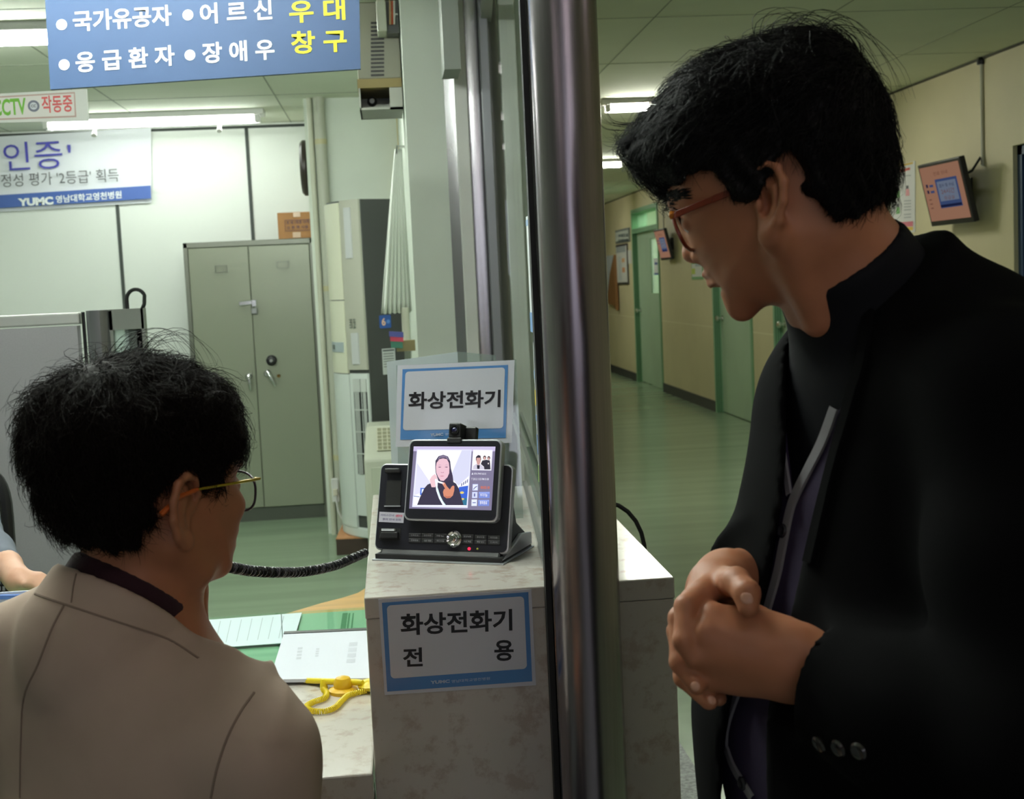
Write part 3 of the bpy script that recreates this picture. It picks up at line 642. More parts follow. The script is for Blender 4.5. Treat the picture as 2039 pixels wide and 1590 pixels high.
# ================================================================== RECEPTION COUNTER
m_marb = mat('cream marble', (206, 199, 190), 0.16, var=0.06, vscale=5, coat=0.2)
def speckle(m, col, sc, thr):
    nt = m.node_tree; b = nt.nodes['Principled BSDF']; src = b.inputs['Base Color'].links[0].from_socket
    tc = nt.nodes.new('ShaderNodeTexCoord'); n = nt.nodes.new('ShaderNodeTexNoise'); n.inputs['Scale'].default_value = sc; n.inputs['Detail'].default_value = 6; n.inputs['Roughness'].default_value = 0.65
    nt.links.new(tc.outputs['Object'], n.inputs['Vector'])
    r = nt.nodes.new('ShaderNodeValToRGB'); r.color_ramp.elements[0].position = thr; r.color_ramp.elements[1].position = thr+0.12
    r.color_ramp.elements[0].color = (0, 0, 0, 1); r.color_ramp.elements[1].color = (1, 1, 1, 1)
    nt.links.new(n.outputs['Fac'], r.inputs[0])
    mx = nt.nodes.new('ShaderNodeMix'); mx.data_type = 'RGBA'; nt.links.new(r.outputs[0], mx.inputs['Factor']); nt.links.new(src, mx.inputs['A']); mx.inputs['B'].default_value = lin(col)
    nt.links.new(mx.outputs['Result'], b.inputs['Base Color'])
speckle(m_marb, (188, 174, 162), 30, 0.52)

ZB = 1.018; BX0, BX1, BY0, BY1 = -0.061, 0.389, 1.85, 2.78
bk = thing('marble_counter_block', 'tall marble counter block carrying the video phone', 'counter', ((BX0+BX1)/2, 2.3, 0))
MB().box((BX0, BY0, 0), (BX1, BY1, ZB-0.032)).build('body', m_marb, bk, bevel=0.002)
MB().box((BX0-0.001, BY0-0.001, ZB-0.0315), (BX1+0.001, BY1, ZB)).build('top_slab', m_marb, bk, bevel=0.002)
lc = thing('low_counter', 'low marble counter shelf abutting the tall marble block', 'counter', (-1.6, 2.05, 0))
MB().box((-3.4, 1.82, 0.73), (BX0-0.002, 2.31, 0.77)).build('worktop', m_marb, lc, bevel=0.003)
MB().box((-3.4, 1.87, 0), (BX0-0.002, 1.90, 0.73)).build('front_panel', mat('grey stone front', (150, 142, 132), 0.4, var=0.1, vscale=10), lc)
dk = thing('office_desk', 'office desk with a green writing surface behind the low counter', 'desk', (-1.6, 2.55, 0))
MB().box((-3.4, 2.312, 0.735), (BX0-0.002, 2.785, 0.767)).build('desktop', mat('desk laminate', (180, 186, 178), 0.4), dk)
MB().box((-3.4, 2.316, 0.767), (BX0-0.004, 2.78, 0.7695)).build('green_mat', mat('green desk mat', (172, 208, 184), 0.45), dk)
MB().box((-3.4, 2.314, 0.7697), (BX0-0.003, 2.783, 0.7745)).build('glass_top', glass_mat('desk glass', (236, 248, 240), 0.08, 0.02), dk)
for xx in (-3.3, -2.0, -0.7): MB().box((xx, 2.34, 0), (xx+0.03, 2.75, 0.735)).build('side_panel', mat('desk side', (150, 150, 140), 0.5), dk)
f = MB()
for px, w, c in ((683, 0.011, 0), (692, 0.004, 0), (700, 0.003, 0)):
    q0 = onZ(px, 1250, 0.771); q1 = onZ(px-0.5, 1219, 0.771); f.box((q0[0]-w/2, q0[1], 0.7695), (q0[0]+w/2, min(q1[1], 2.775), 0.7697))
f.build('green_stripe', mat('dark green stripe', (40, 122, 76), 0.5), dk)
dr = thing('wooden_desk_return', 'curved edge of a light wooden table behind the desk', 'table', (0.0, 3.0, 0))
ptsr = [onZ(px, py, 0.72)[:2] for px, py in ((560, 1224), (600, 1212), (640, 1200), (680, 1190), (712, 1180), (735, 1166), (760, 1140), (800, 1105))]
pg = [(x, y, 0.695) for x, y in ptsr]+[(0.30, 3.45, 0.695), (0.30, 2.80, 0.695), (ptsr[0][0]-0.02, 2.80, 0.695)]
MB().prism(pg, (0, 0, 0.025)).build('table_top', mat('light wood', (206, 160, 84), 0.4, var=0.12, vscale=5, stretch=(1, 9, 1)), dr)
for q in ((0.0, 2.9), (0.25, 2.9), (0.25, 3.35)): MB().cyl((*q, 0), (*q, 0.695), 0.02, 12).build('leg', m_aluD, dr, smooth=True)

# ---------------------------------------------------------------- round steel post and the glass screen behind it
po = thing('steel_post', 'round stainless steel post standing in front of the counter', 'post', (0.252, 1.795, 0))
MB().cyl((0.252, 1.795, 0), (0.252, 1.795, CEIL), 0.0465, 64).build('shaft', m_steel, po, smooth=True)
MB().lathe((0.252, 1.795, 0), [(0.075, 0), (0.075, 0.006), (0.055, 0.02)], 48).build('base_flange', m_steel, po, smooth=True)
MB().lathe((0.252, 1.795, CEIL), [(0.075, -0.001), (0.075, -0.006), (0.055, -0.02)], 48).build('ceiling_flange', m_steel, po, smooth=True)
gs = thing('glass_screen', 'frameless glass screen on the counter behind the round post', 'screen', (0.207, 2.4, 0))
def XGf(y): return 0.211+0.0618*(y-1.8)
def gslab(mb, y0, y1, z0, z1, d0, d1):
    return mb.prism([(XGf(y0)+d0, y0, z0), (XGf(y1)+d0, y1, z0), (XGf(y1)+d1, y1, z0), (XGf(y0)+d1, y0, z0)], (0, 0, z1-z0))
gslab(MB(), 1.855, 3.4, ZB+0.09, 2.42, -0.004, 0.004).build('pane', glass_mat('screen glass', (243, 248, 244), 0.05), gs)
MB().box((0.198, 1.828, 0.3), (0.206, 1.8495, 2.42)).build('gasket', m_rubber, gs)
MB().box((0.207, 1.822, 0.3), (0.214, 1.8495, 2.42)).build('edge_trim', m_chrome, gs)
gslab(MB(), 1.852, 2.778, ZB+0.0005, ZB+0.085, -0.006, 0.006).build('kick_plate', mat('polished steel plate', (205, 206, 208), 0.14, 1.0), gs)
for d0, d1, z0, z1, ye in ((-0.013, -0.006, 0.083, 0.108, 3.3), (0.006, 0.013, 0.083, 0.108, 3.3), (-0.012, -0.006, 0.0005, 0.012, 2.775)):
    gslab(MB(), 1.855, ye, ZB+z0, ZB+z1, d0, d1).build('shoe_rail', m_steelc, gs)
gslab(MB(), 1.83, 4.94, 2.42, 2.47, -0.02, 0.02).build('head_rail', m_alu, gs)
XG = 0.2125
def pos_notice(label, quad, bands):
    x = XG-0.0045
    pts_ = [onX(px, py, x) for px, py in quad]
    y0 = min(q[1] for q in pts_); y1 = max(q[1] for q in pts_); z0 = min(q[2] for q in pts_); z1 = max(q[2] for q in pts_)
    y0 = max(y0, 1.858)
    t = thing('glass_notice', label, 'notice', (x, (y0+y1)/2, z0))
    MB().box((x-0.0006, y0, z0), (x, y1, z1)).build('sheet', mat('notice sheet', (226, 232, 234), 0.5), t)
    f = MB(); ms = []
    for i, (a, b, c) in enumerate(bands):
        f.box((x-0.0012, y0, z0+(z1-z0)*a), (x-0.0006, y1, z0+(z1-z0)*b), i); ms.append(mat('notice band %d %d %d' % c, c, 0.5))
    f.build('printed_band', ms, t)
pos_notice('tall white notice with blue ends stuck on the glass', ((1051, 430), (1066, 430), (1066, 660), (1058, 660)), ((0.0, 0.17, (120, 160, 210)), (0.92, 0.97, (150, 180, 214))))
pos_notice('narrow notice with a yellow patch stuck low on the glass', ((1062, 686), (1074, 686), (1086, 960), (1076, 960)), ((0.0, 0.12, (150, 180, 90)), (0.2, 0.34, (120, 150, 196)), (0.44, 0.48, (130, 160, 205)), (0.55, 0.66, (232, 206, 70)), (0.74, 0.8, (160, 185, 220))))

# steel clad column with aluminium mullions at the end of the wall
sc_ = thing('steel_clad_column', 'brushed steel clad column beside the pale wall', 'column', (0.33, 4.9, 0))
xa = onY(893, 350, 4.93)[0]; xb = onY(1012, 350, 4.93)[0]
n = 14; arc = []
for i in range(n+1):
    s_ = i/n; arc.append((xa+(xb-xa)*s_, 4.949-0.03*math.sin(math.pi*s_)))
MB().prism([(x, y, 0) for x, y in arc], (0, 0, CEIL)).build('cladding', m_steelc, sc_, smooth=True)
for label, px, w, ym, m_ in (('white aluminium mullion left', 929, 0.046, 4.86, m_white), ('grey aluminium mullion', 979, 0.034, 4.86, m_aluD), ('pale aluminium mullion', 1026, 0.06, 4.86, m_white)):
    xx = onY(px-3, 350, ym)[0]
    t = MB().box((xx-w/2, ym, 0), (xx+w/2, ym+0.035, CEIL)); t.build('mullion', m_, sc_, bevel=0.003)
q0 = onY(885, 138, 4.6); q1 = onY(918, 138, 4.6)
MB().prism([(q0[0], 4.6, q0[2]), (q1[0], 4.6, q0[2]), (q1[0], 4.6, CEIL-0.002), (q0[0], 4.6, CEIL-0.002)], (0, 0.22, 0)).build('reflection_box', mat('reflection grey', (150, 156, 148), 0.5))  # solid box standing in for a grey reflection in the steel
tag(bpy.data.objects['reflection_box'], 'grey box in place of a reflection beside the steel column', 'reflection')

# black cable by the block
kb = MB().tube([onY(px, py, 2.62) for px, py in ((1195, 1000), (1215, 1001), (1232, 1006), (1250, 1018), (1266, 1037), (1277, 1060), (1283, 1085), (1285, 1125))], 0.0045, 8)
tag(kb.build('black_cable', m_rubber, smooth=True), 'thin black cable looping down behind the marble block', 'cable')

# ---------------------------------------------------------------- things on the desk
def sheet(name, label, cat, px, z, th, m, parent=None):
    pts_ = [onZ(x, y, z+th) for x, y in px]; c = np.mean(pts_, 0)
    t = thing(name, label, cat, (c[0], c[1], z))
    MB().prism([(p[0], p[1], z) for p in pts_], (0, 0, th)).build('sheets', m, t)
    return t, pts_
ZD = 0.7746
m_paper = mat('white paper', (226, 230, 240), 0.7)
t, pts_ = sheet('printed_papers', 'printed white papers lying on the green desk', 'paper', ((330, 1240), (601, 1219), (584, 1278), (330, 1296)), ZD, 0.0012, mat('cool white paper', (214, 232, 236), 0.6))
f = MB(); z = ZD+0.0014
for i in range(11):
    a = onZ(355+i*21, 1242-i*1.6, z); b_ = onZ(345+i*21, 1286-i*1.6, z); d = (b_-a)/np.linalg.norm(b_-a); w = np.array([-d[1], d[0], 0])*0.0006
    f.poly([a-w, b_-w, b_+w, a+w])
f.build('text_lines', mat('faint print', (168, 186, 190), 0.7), t)
f = MB(); a = onZ(560, 1222, z); b_ = onZ(563, 1274, z); f.poly([a+[-0.001, 0, 0], b_+[-0.001, 0, 0], b_+[0.001, 0, 0], a+[0.001, 0, 0]]); f.build('page_edge', mat('page edge', (96, 116, 116), 0.7), t)
t, pts_ = sheet('report_folder', 'white report folder with a black spine on the desk', 'folder', ((565, 1261), (741, 1253), (752, 1349), (537, 1352)), ZD+0.0012, 0.006, m_paper)
a, b_ = onZ(565, 1261, ZD+0.0072), onZ(741, 1253, ZD+0.0072)
MB().prism([a+[0, -0.004, -0.006], b_+[0, -0.004, -0.006], b_+[0, 0.012, -0.006], a+[0, 0.012, -0.006]], (0, 0, 0.0075)).build('spine', m_black, t)
f = MB(); z = ZD+0.0076
for px, y0, y1, w in ((598, 1288, 1314, 0.009), (633, 1290, 1308, 0.006), (704, 1278, 1322, 0.016)):
    n_ = 4
    for i in range(n_):
        ya, yb = y0+(y1-y0)*i/n_, y0+(y1-y0)*(i+0.7)/n_; sk = -0.14
        a = onZ(px+sk*(ya-y0), ya, z); b_ = onZ(px+sk*(yb-y0), yb, z)
        f.poly([a+[-w/2, 0, 0], b_+[-w/2, 0, 0], b_+[w/2, 0, 0], a+[w/2, 0, 0]])
f.build('cover_print', mat('cover print', (206, 210, 220), 0.7), t)
zz = 0.77
ps = thing('yellow_pen_set', 'yellow counter pen on a coiled cord with a round holder', 'pen', tuple(onZ(690, 1375, zz)))
m_yel = mat('yellow plastic', (240, 214, 40), 0.35); m_yel2 = mat('deep yellow plastic', (232, 186, 34), 0.35)
c = onZ(684, 1378, zz)
MB().lathe(c, [(0.024, 0), (0.025, 0.006), (0.021, 0.008), (0.016, 0.010), (0.0165, 0.018), (0.012, 0.026), (0.004, 0.029)], 28).build('holder', m_yel2, ps, smooth=True)
a, b_ = onZ(600, 1354, zz+0.006), onZ(722, 1358, zz+0.02)
d = b_-a
MB().tube([a, a+d*0.03, a+d*0.1, a+d*0.9, b_], [0.001, 0.003, 0.005, 0.0055, 0.004], 12).build('pen_barrel', m_yel, ps, smooth=True)
MB().tube([a-d*0.06, a+d*0.01], [0.0006, 0.0014], 8).build('pen_tip', m_chrome, ps)
c2 = onZ(737, 1362, zz+0.012); MB().lathe(c2, [(0.006, -0.011), (0.02, -0.006), (0.022, 0.0), (0.016, 0.006), (0.004, 0.01)], 20).build('pen_cap', m_yel, ps, smooth=True)
def helix(path, r, pitch, n=9):
    P = np.array(path, float); P2_ = [P[0]]
    # Catmull-Rom resample
    Q = [P[0]]+list(P)+[P[-1]]
    for i in range(1, len(Q)-2):
        for k in range(1, 13):
            t_ = k/12; p0, p1, p2, p3 = Q[i-1], Q[i], Q[i+1], Q[i+2]
            P2_.append(0.5*((2*p1)+(-p0+p2)*t_+(2*p0-5*p1+4*p2-p3)*t_**2+(-p0+3*p1-3*p2+p3)*t_**3))
    P2_ = np.array(P2_); L = np.r_[0, np.cumsum(np.linalg.norm(np.diff(P2_, axis=0), axis=1))]
    N_ = int(L[-1]/pitch*n); s_ = np.linspace(0, L[-1], N_)
    C = np.stack([np.interp(s_, L, P2_[:, k]) for k in range(3)], 1)
    T = np.gradient(C, axis=0); T /= np.linalg.norm(T, axis=1)[:, None]+1e-12
    up = np.array([0, 0, 1.0]); A_ = np.cross(T, up); A_ /= np.linalg.norm(A_, axis=1)[:, None]+1e-9; B_ = np.cross(A_, T)
    ph = 2*math.pi*s_/pitch
    return C+r*(np.cos(ph)[:, None]*A_+np.sin(ph)[:, None]*B_), C
pp = [onZ(x, y, zz+0.006) for x, y in ((643, 1372), (650, 1378), (646, 1389), (622, 1398), (610, 1407), (622, 1415), (648, 1415), (668, 1407), (682, 1393), (694, 1383), (712, 1378), (730, 1374))]
h, core = helix(pp, 0.0042, 0.0034)
MB().tube(h, 0.0011, 5).build('coiled_cord', m_yel, ps, smooth=True)
c3 = onZ(645, 1369, zz); MB().lathe(c3, [(0.007, 0), (0.006, 0.012), (0.003, 0.016)], 14).build('cord_anchor', m_yel, ps, smooth=True)
ds = thing('desk_sign', 'low white desk sign with a blue band in front of the grey-sweatered arm', 'desk sign', tuple(onY(20, 1250, 2.42)))
PD = Plane((0, 2.42, 0), (0, -1, 0)); a, b_ = PD.hit(-60, 1181), PD.hit(70, 1177)
MB().prism([(a[0], 2.42, ZD), (b_[0], 2.42, ZD), (b_[0], 2.43, b_[2]), (a[0], 2.43, b_[2])], (0, 0.004, 0)).build('plate', m_paper, ds)
MB().prism([PD.off(0.0015).hit(-60, 1194), PD.off(0.0015).hit(62, 1192), PD.off(0.0015).hit(62, 1184), PD.off(0.0015).hit(-60, 1186)], (0, 0.008, 0)).build('blue_band', mat('desk sign blue', (90, 130, 205), 0.5), ds)
MB().box((a[0], 2.415, ZD), (b_[0], 2.47, ZD+0.004)).build('foot', m_paper, ds)

# ================================================================== VIDEO PHONE
pbl, pbr = onZ(739, 1114, ZB), onZ(1007, 1124, ZB)
pv = pbr-pbl; PW = np.linalg.norm(pv); pyaw = math.atan2(pv[1], pv[0])
ph = thing('video_phone', 'black video phone with a lit screen standing on the marble block', 'video phone', tuple((pbl+pbr)/2), rot=(0, 0, pyaw))
LEAN = R(17); Vf = np.array([0, math.sin(LEAN), math.cos(LEAN)]); Nf = np.array([0, -math.cos(LEAN), math.sin(LEAN)]); Uf = np.array([1.0, 0, 0])
HF = 0.143; F0 = np.array([0, 0.012, 0.014])
def homog(src, dst):
    Am, bv = [], []
    for (x, y), (u, v) in zip(src, dst):
        Am.append([x, y, 1, 0, 0, 0, -u*x, -u*y]); bv.append(u); Am.append([0, 0, 0, x, y, 1, -v*x, -v*y]); bv.append(v)
    h = np.linalg.solve(np.array(Am, float), np.array(bv, float)); Hm = np.append(h, 1).reshape(3, 3)
    def fn(x, y): q = Hm@[x, y, 1]; return q[0]/q[2], q[1]/q[2]
    return fn
Hq = homog(((155, 1415), (1165, 1450), (1188, 878), (185, 870)), ((-PW/2, 0), (PW/2, 0), (PW/2, HF), (-PW/2, HF)))
def F(u, v, h=0.0): return F0+Uf*u+Vf*v+Nf*h
def fq(pts_, h): return [F(*Hq(*q), h) for q in pts_]
m_bez = mat('dark glossy bezel', (34, 34, 42), 0.3, spec=0.5); m_sil = mat('silver plastic rim', (196, 198, 204), 0.3, 0.5); m_blk2 = mat('matt black plastic', (24, 24, 27), 0.5)
MB().prism(rrect(F0, Uf, Vf, -PW/2, 0, PW/2, HF, 0.010), -Nf*0.014).build('rim', m_sil, ph, local=True, bevel=0.002)
MB().prism(rrect(F0, Uf, Vf, -PW/2+0.0025, 0.0025, PW/2-0.0025, HF-0.0025, 0.009), Nf*0.0012).build('front_plate', m_bez, ph, local=True)
prof = [(0.004, 0.006), (0.012, 0.016), (0.05, 0.13), (0.066, 0.128), (0.09, 0.05), (0.13, 0.026), (0.134, 0.006)]
MB().prism([(-PW/2+0.012, y, z) for y, z in prof], (PW-0.024, 0, 0)).build('rear_housing', m_blk2, ph, local=True, bevel=0.004)
MB().box((-PW/2+0.004, -0.006, 0), (PW/2-0.002, 0.138, 0.0025)).build('base_plate', m_sil, ph, local=True, bevel=0.001)
MB().box((-PW/2+0.008, 0.0, 0.0025), (PW/2-0.006, 0.134, 0.010)).build('base_core', m_blk2, ph, local=True)
f = MB(); f.prism([(PW/2-0.012, y, z) for y, z in ((0.0, 0.006), (0.134, 0.006), (0.134, 0.026), (0.09, 0.032), (0.03, 0.014))], (0.008, 0, 0)); f.build('side_trim', m_sil, ph, local=True, bevel=0.002)
# left hand side
f = MB(); f.prism(fq(((232, 935), (345, 935), (345, 905), (232, 905)), 0.001), Nf*0.009); f.build('earpiece_rest', m_blk2, ph, local=True, bevel=0.002)
f = MB(); f.prism(fq(((233, 1140), (345, 1140), (350, 980), (240, 980)), 0.0013), Nf*0.0012); cr = f.build('handset_recess', mat('black recess', (10, 10, 11), 0.6), ph, local=True)
f = MB(); f.prism(fq(((228, 1146), (350, 1146), (350, 1138), (228, 1138)), 0.002), Nf*0.002); f.build('recess_edge', m_sil, cr, local=True)
f = MB(); f.prism(fq(((187, 1240), (372, 1248), (375, 1184), (190, 1176)), 0.0013), Nf*0.0004); lb = f.build('paper_label', mat('label paper', (206, 204, 216), 0.5), ph, local=True)
f = MB(); a, b_ = F(*Hq(198, 1196), 0.0019), F(*Hq(300, 1200), 0.0019); text3(f, '서비스안내', a, b_, Vf, 0.0035, 0.01, 0)
a, b_ = F(*Hq(310, 1202), 0.0019), F(*Hq(362, 1204), 0.0019); text3(f, '센터', a, b_, Vf, 0.0042, 0.03, 1)
a, b_ = F(*Hq(215, 1222), 0.0019), F(*Hq(355, 1228), 0.0019); text3(f, '문의 안내 전화', a, b_, Vf, 0.0035, 0.01, 0)
f.build('label_print', [mat('label print violet', (110, 100, 150), 0.6), mat('label print red', (214, 90, 120), 0.6)], lb, local=True)
f = MB(); f.prism(fq(((192, 1355), (352, 1358), (355, 1280), (195, 1276)), 0.0013), Nf*0.001); f.build('lower_recess', mat('black recess', (10, 10, 11), 0.6), ph, local=True)
f = MB(); f.prism(fq(((205, 1345), (345, 1347), (345, 1305), (222, 1303)), 0.002), Nf*0.008); hk = f.build('hook_switch', m_blk2, ph, local=True, bevel=0.002)
f = MB(); f.prism(fq(((228, 1300), (322, 1302), (322, 1288), (228, 1286)), 0.006), Nf*0.005); f.build('hook_tip', mat('pale hook tip', (214, 216, 220), 0.3), hk, local=True)
# keys
f_lab = MB()
keys = ('단축번호', '통화목록', '메뉴', '전화번호', '설정', '재다이얼', '영상녹화', '음성조절', '화면전환', '삭제', '확인', '스피커')
kc = [(462, 1326), (558, 1328), (655, 1331), (462, 1358), (558, 1360), (655, 1363), (858, 1336), (958, 1340), (1058, 1344), (858, 1368), (958, 1371), (1058, 1374)]
for i, (x, y) in enumerate(kc):
    pr = fq(((x-46, y+13), (x+46, y+15), (x+46, y-12), (x-46, y-14)), 0.0012)
    kk = MB().prism(pr, Nf*0.0014).build('key', mat('dark key', (40, 40, 44), 0.45), ph, local=True, bevel=0.0006)
    g_ = MB(); text3(g_, keys[i], F(*Hq(x-28, y-1), 0.0028), F(*Hq(x+28, y+1), 0.0028), Vf, 0.0028, 0.01); g_.build('key_lettering', mat('key print', (150, 150, 156), 0.6), kk, local=True)
c = F(*Hq(757, 1351), 0.0012)
nd = MB().lathe(c, [(0.0132, 0), (0.0138, 0.003), (0.011, 0.006), (0.0078, 0.0045), (0.0072, 0.003)], 36, Nf).build('navigation_dial', m_chrome, ph, local=True, smooth=True)
MB().lathe(c+Nf*0.003, [(0.0068, 0), (0.0066, 0.003), (0.004, 0.0042)], 24, Nf).build('confirm_button', m_chrome, nd, local=True, smooth=True)
f = MB()
for k in range(4):
    a = math.pi/2*k; f.poly(disc(c+Nf*0.0062+Uf*0.011*math.cos(a)+Vf*0.011*math.sin(a), Uf, Vf, 0.0016, 8))
f.build('arrow_mark', m_blk2, nd, local=True)
MB().lathe(F(*Hq(872, 1413), 0.001), [(0.0026, 0), (0.0024, 0.0012), (0.001, 0.002)], 14, Nf).build('red_indicator', emat('lit red', (255, 40, 70), 2.2), ph, local=True)
MB().lathe(F(*Hq(935, 1414), 0.001), [(0.0016, 0), (0.0015, 0.0012), (0.0006, 0.0018)], 12, Nf).build('green_indicator', mat('dull green lamp', (140, 140, 40), 0.4, emit=(120, 130, 30), estr=0.4), ph, local=True)
# display module
def cbox(q): return [Hq(*p) for p in q]
mq = cbox(((398, 1240), (1108, 1252), (1128, 732), (428, 722)))
u0, u1 = (mq[0][0]+mq[3][0])/2, (mq[1][0]+mq[2][0])/2; v0, v1 = (mq[0][1]+mq[1][1])/2, (mq[2][1]+mq[3][1])/2
HM = 0.016
MB().prism(rrect(F(0, 0, 0.001), Uf, Vf, u0, v0, u1, v1, 0.011), Nf*HM).build('display_shell', m_sil, ph, local=True, bevel=0.0025, seg=3)
dm = MB().prism(rrect(F(0, 0, HM+0.001), Uf, Vf, u0+0.003, v0+0.003, u1-0.003, v1-0.003, 0.009), Nf*0.0006).build('display_bezel', m_bez, ph, local=True)
lcd = cbox(((443, 1163), (1060, 1180), (1080, 777), (463, 772)))
lu0, lu1 = (lcd[0][0]+lcd[3][0])/2, (lcd[1][0]+lcd[2][0])/2; lv0, lv1 = (lcd[0][1]+lcd[1][1])/2, (lcd[2][1]+lcd[3][1])/2
HS = homog(((220, 1150), (1615, 1188), (1655, 268), (262, 262)), ((lu0, lv0), (lu1, lv0), (lu1, lv1), (lu0, lv1)))
scr = MB(); smats = []; sidx = {}; slay = [0]
def spoly(col, pts_, k=None):
    slay[0] += 1
    if col not in sidx: sidx[col] = len(smats); smats.append(emat('screen %d %d %d' % col, col, 1.12))
    q = [F(*HS(*p), HM+0.0018+slay[0]*0.00003) for p in pts_]; scr.poly(q, sidx[col])
def srr(col, x0, y0, x1, y1): spoly(col, ((x0, y1), (x1, y1), (x1, y0), (x0, y0)))
def sell(col, cx, cy, rx, ry, n=26): spoly(col, [(cx+rx*math.cos(2*math.pi*i/n), cy-ry*math.sin(2*math.pi*i/n)) for i in range(n)])
spoly((128, 122, 150), ((220, 1150), (1615, 1188), (1655, 268), (262, 262)))
spoly((200, 190, 226), ((258, 330), (1650, 336), (1655, 268), (262, 262)))
spoly((226, 228, 255), ((270, 1128), (1208, 1150), (1248, 310), (318, 305)))
spoly((246, 246, 255), ((290, 1105), (1190, 1122), (1232, 322), (330, 318)))
spoly((222, 222, 244), ((330, 500), (560, 780), (640, 860), (300, 960), (310, 800)))
spoly((214, 216, 240), ((1080, 322), (1232, 322), (1212, 690), (1040, 830), (900, 700)))
spoly((84, 120, 214), ((395, 960), (470, 960), (475, 860), (400, 855)))
spoly((232, 240, 255), ((420, 930), (455, 930), (457, 875), (424, 872)))
spoly((120, 140, 190), ((290, 978), (390, 990), (390, 980), (290, 968)))
spoly((66, 104, 210), ((1040, 1100), (1190, 1110), (1206, 830), (1050, 850)))
spoly((60, 120, 150), ((1090, 1108), (1190, 1112), (1196, 1010), (1080, 1010)))
sell((226, 204, 120), 1105, 930, 34, 18); sell((226, 204, 120), 1115, 1022, 30, 14)
for i in range(4): spoly((120, 124, 160), ((1085+i*32, 840-i*16), (1103+i*32, 832-i*16), (1106+i*32, 790-i*18), (1088+i*32, 800-i*18)))
spoly((70, 62, 84), ((640, 560), (640, 470), (690, 405), (770, 385), (850, 410), (890, 480), (905, 580), (940, 690), (960, 800), (860, 800), (700, 760), (650, 640)))
spoly((130, 118, 146), ((668, 470), (700, 412), (770, 392), (840, 414), (868, 470), (810, 425), (720, 428)))
spoly((64, 60, 78), ((355, 1100), (400, 990), (470, 860), (520, 810), (640, 770), (760, 800), (900, 750), (1000, 800), (1050, 870), (1090, 980), (1140, 1110)))
spoly((232, 192, 206), ((650, 560), (660, 500), (706, 448), (768, 436), (832, 448), (868, 500), (880, 570), (880, 650), (850, 710), (790, 760), (735, 755), (690, 700), (660, 640)))
spoly((214, 160, 176), ((715, 690), (760, 680), (805, 690), (760, 704)))
spoly((196, 146, 168), ((735, 630), (762, 640), (790, 630), (786, 645), (740, 645)))
for x in (715, 830): spoly((110, 84, 110), ((x-32, 562), (x, 556), (x+32, 562), (x, 570))); spoly((176, 150, 178), ((x-38, 540), (x, 528), (x+38, 538), (x, 534)))
spoly((236, 198, 206), ((570, 800), (555, 740), (590, 690), (640, 660), (675, 700), (690, 770), (650, 850), (590, 850)))
spoly((236, 240, 255), ((650, 790), (640, 740), (660, 725), (690, 760), (690, 850), (740, 970), (790, 1050), (845, 1112), (790, 1112), (720, 1010), (670, 900)))
spoly((214, 240, 240), ((690, 850), (740, 970), (790, 1050), (845, 1112), (826, 1112), (770, 1040), (720, 970), (680, 860)))
spoly((214, 142, 116), ((765, 800), (785, 780), (810, 785), (850, 840), (900, 885), (930, 840), (958, 828), (975, 840), (975, 900), (955, 970), (910, 1005), (850, 1010), (800, 980), (785, 920), (800, 880), (820, 870)))
spoly((240, 196, 190), ((765, 800), (785, 780), (805, 790), (790, 815)))
spoly((190, 116, 96), ((805, 965), (860, 985), (930, 975), (905, 1000), (850, 1008)))
spoly((236, 236, 252), ((1262, 608), (1598, 616), (1612, 318), (1275, 312)))
spoly((250, 246, 250), ((1275, 596), (1588, 604), (1600, 330), (1285, 325)))
spoly((206, 202, 220), ((1280, 596), (1290, 545), (1340, 520), (1420, 530), (1475, 575), (1480, 600)))
spoly((58, 54, 66), ((1330, 470), (1328, 420), (1365, 390), (1405, 400), (1418, 450), (1412, 480)))
spoly((206, 160, 156), ((1338, 480), (1340, 430), (1405, 430), (1412, 490), (1390, 535), (1355, 530)))
spoly((50, 48, 60), ((1355, 590), (1350, 535), (1400, 540), (1395, 592)))
spoly((56, 54, 66), ((1415, 520), (1440, 470), (1510, 460), (1570, 470), (1585, 600), (1480, 600), (1470, 560)))
sell((60, 50, 60), 1478, 430, 26, 30); sell((214, 172, 168), 1478, 438, 17, 22); sell((60, 50, 60), 1550, 435, 24, 28); sell((206, 164, 160), 1548, 444, 15, 20)
spoly((236, 226, 226), ((1535, 525), (1555, 525), (1555, 505), (1535, 505)))
srr((176, 182, 226), 1285, 808, 1380, 905); srr((226, 232, 252), 1292, 815, 1372, 898); srr((186, 194, 236), 1282, 922, 1375, 1012); srr((214, 222, 250), 1290, 930, 1366, 1004); srr((226, 232, 252), 1276, 1030, 1370, 1124)
spoly((96, 100, 150), ((1298, 885), (1330, 850), (1368, 835), (1368, 845), (1336, 862), (1305, 892)))
srr((116, 120, 170), 1312, 945, 1338, 990); srr((110, 116, 170), 1295, 1072, 1350, 1084)
srr((124, 142, 214), 1395, 922, 1585, 1015); srr((150, 166, 230), 1400, 926, 1580, 950); srr((124, 142, 214), 1390, 1036, 1580, 1126); srr((150, 166, 230), 1396, 1040, 1575, 1062)
MB_scr = scr.build('lit_picture', smats, dm, local=True)
f = MB()
def st(body, x0, y0, x1, y1, h, mi, bold=0.01):
    text3(f, body, F(*HS(x0, y0), HM+0.0045), F(*HS(x1, y1), HM+0.0045), Vf, h*(lv1-lv0)/900, bold, mi)
st('▲ 070-7947-0215', 1268, 660, 1515, 664, 30, 0); st('T 2012.11.02 PM 01:08', 1268, 738, 1565, 742, 30, 0)
st('00:02:18', 1428, 860, 1582, 864, 38, 1, 0.02); st('부가기능', 1425, 968, 1550, 974, 46, 0, 0.02); st('통화종료', 1422, 1078, 1548, 1084, 46, 0, 0.02)
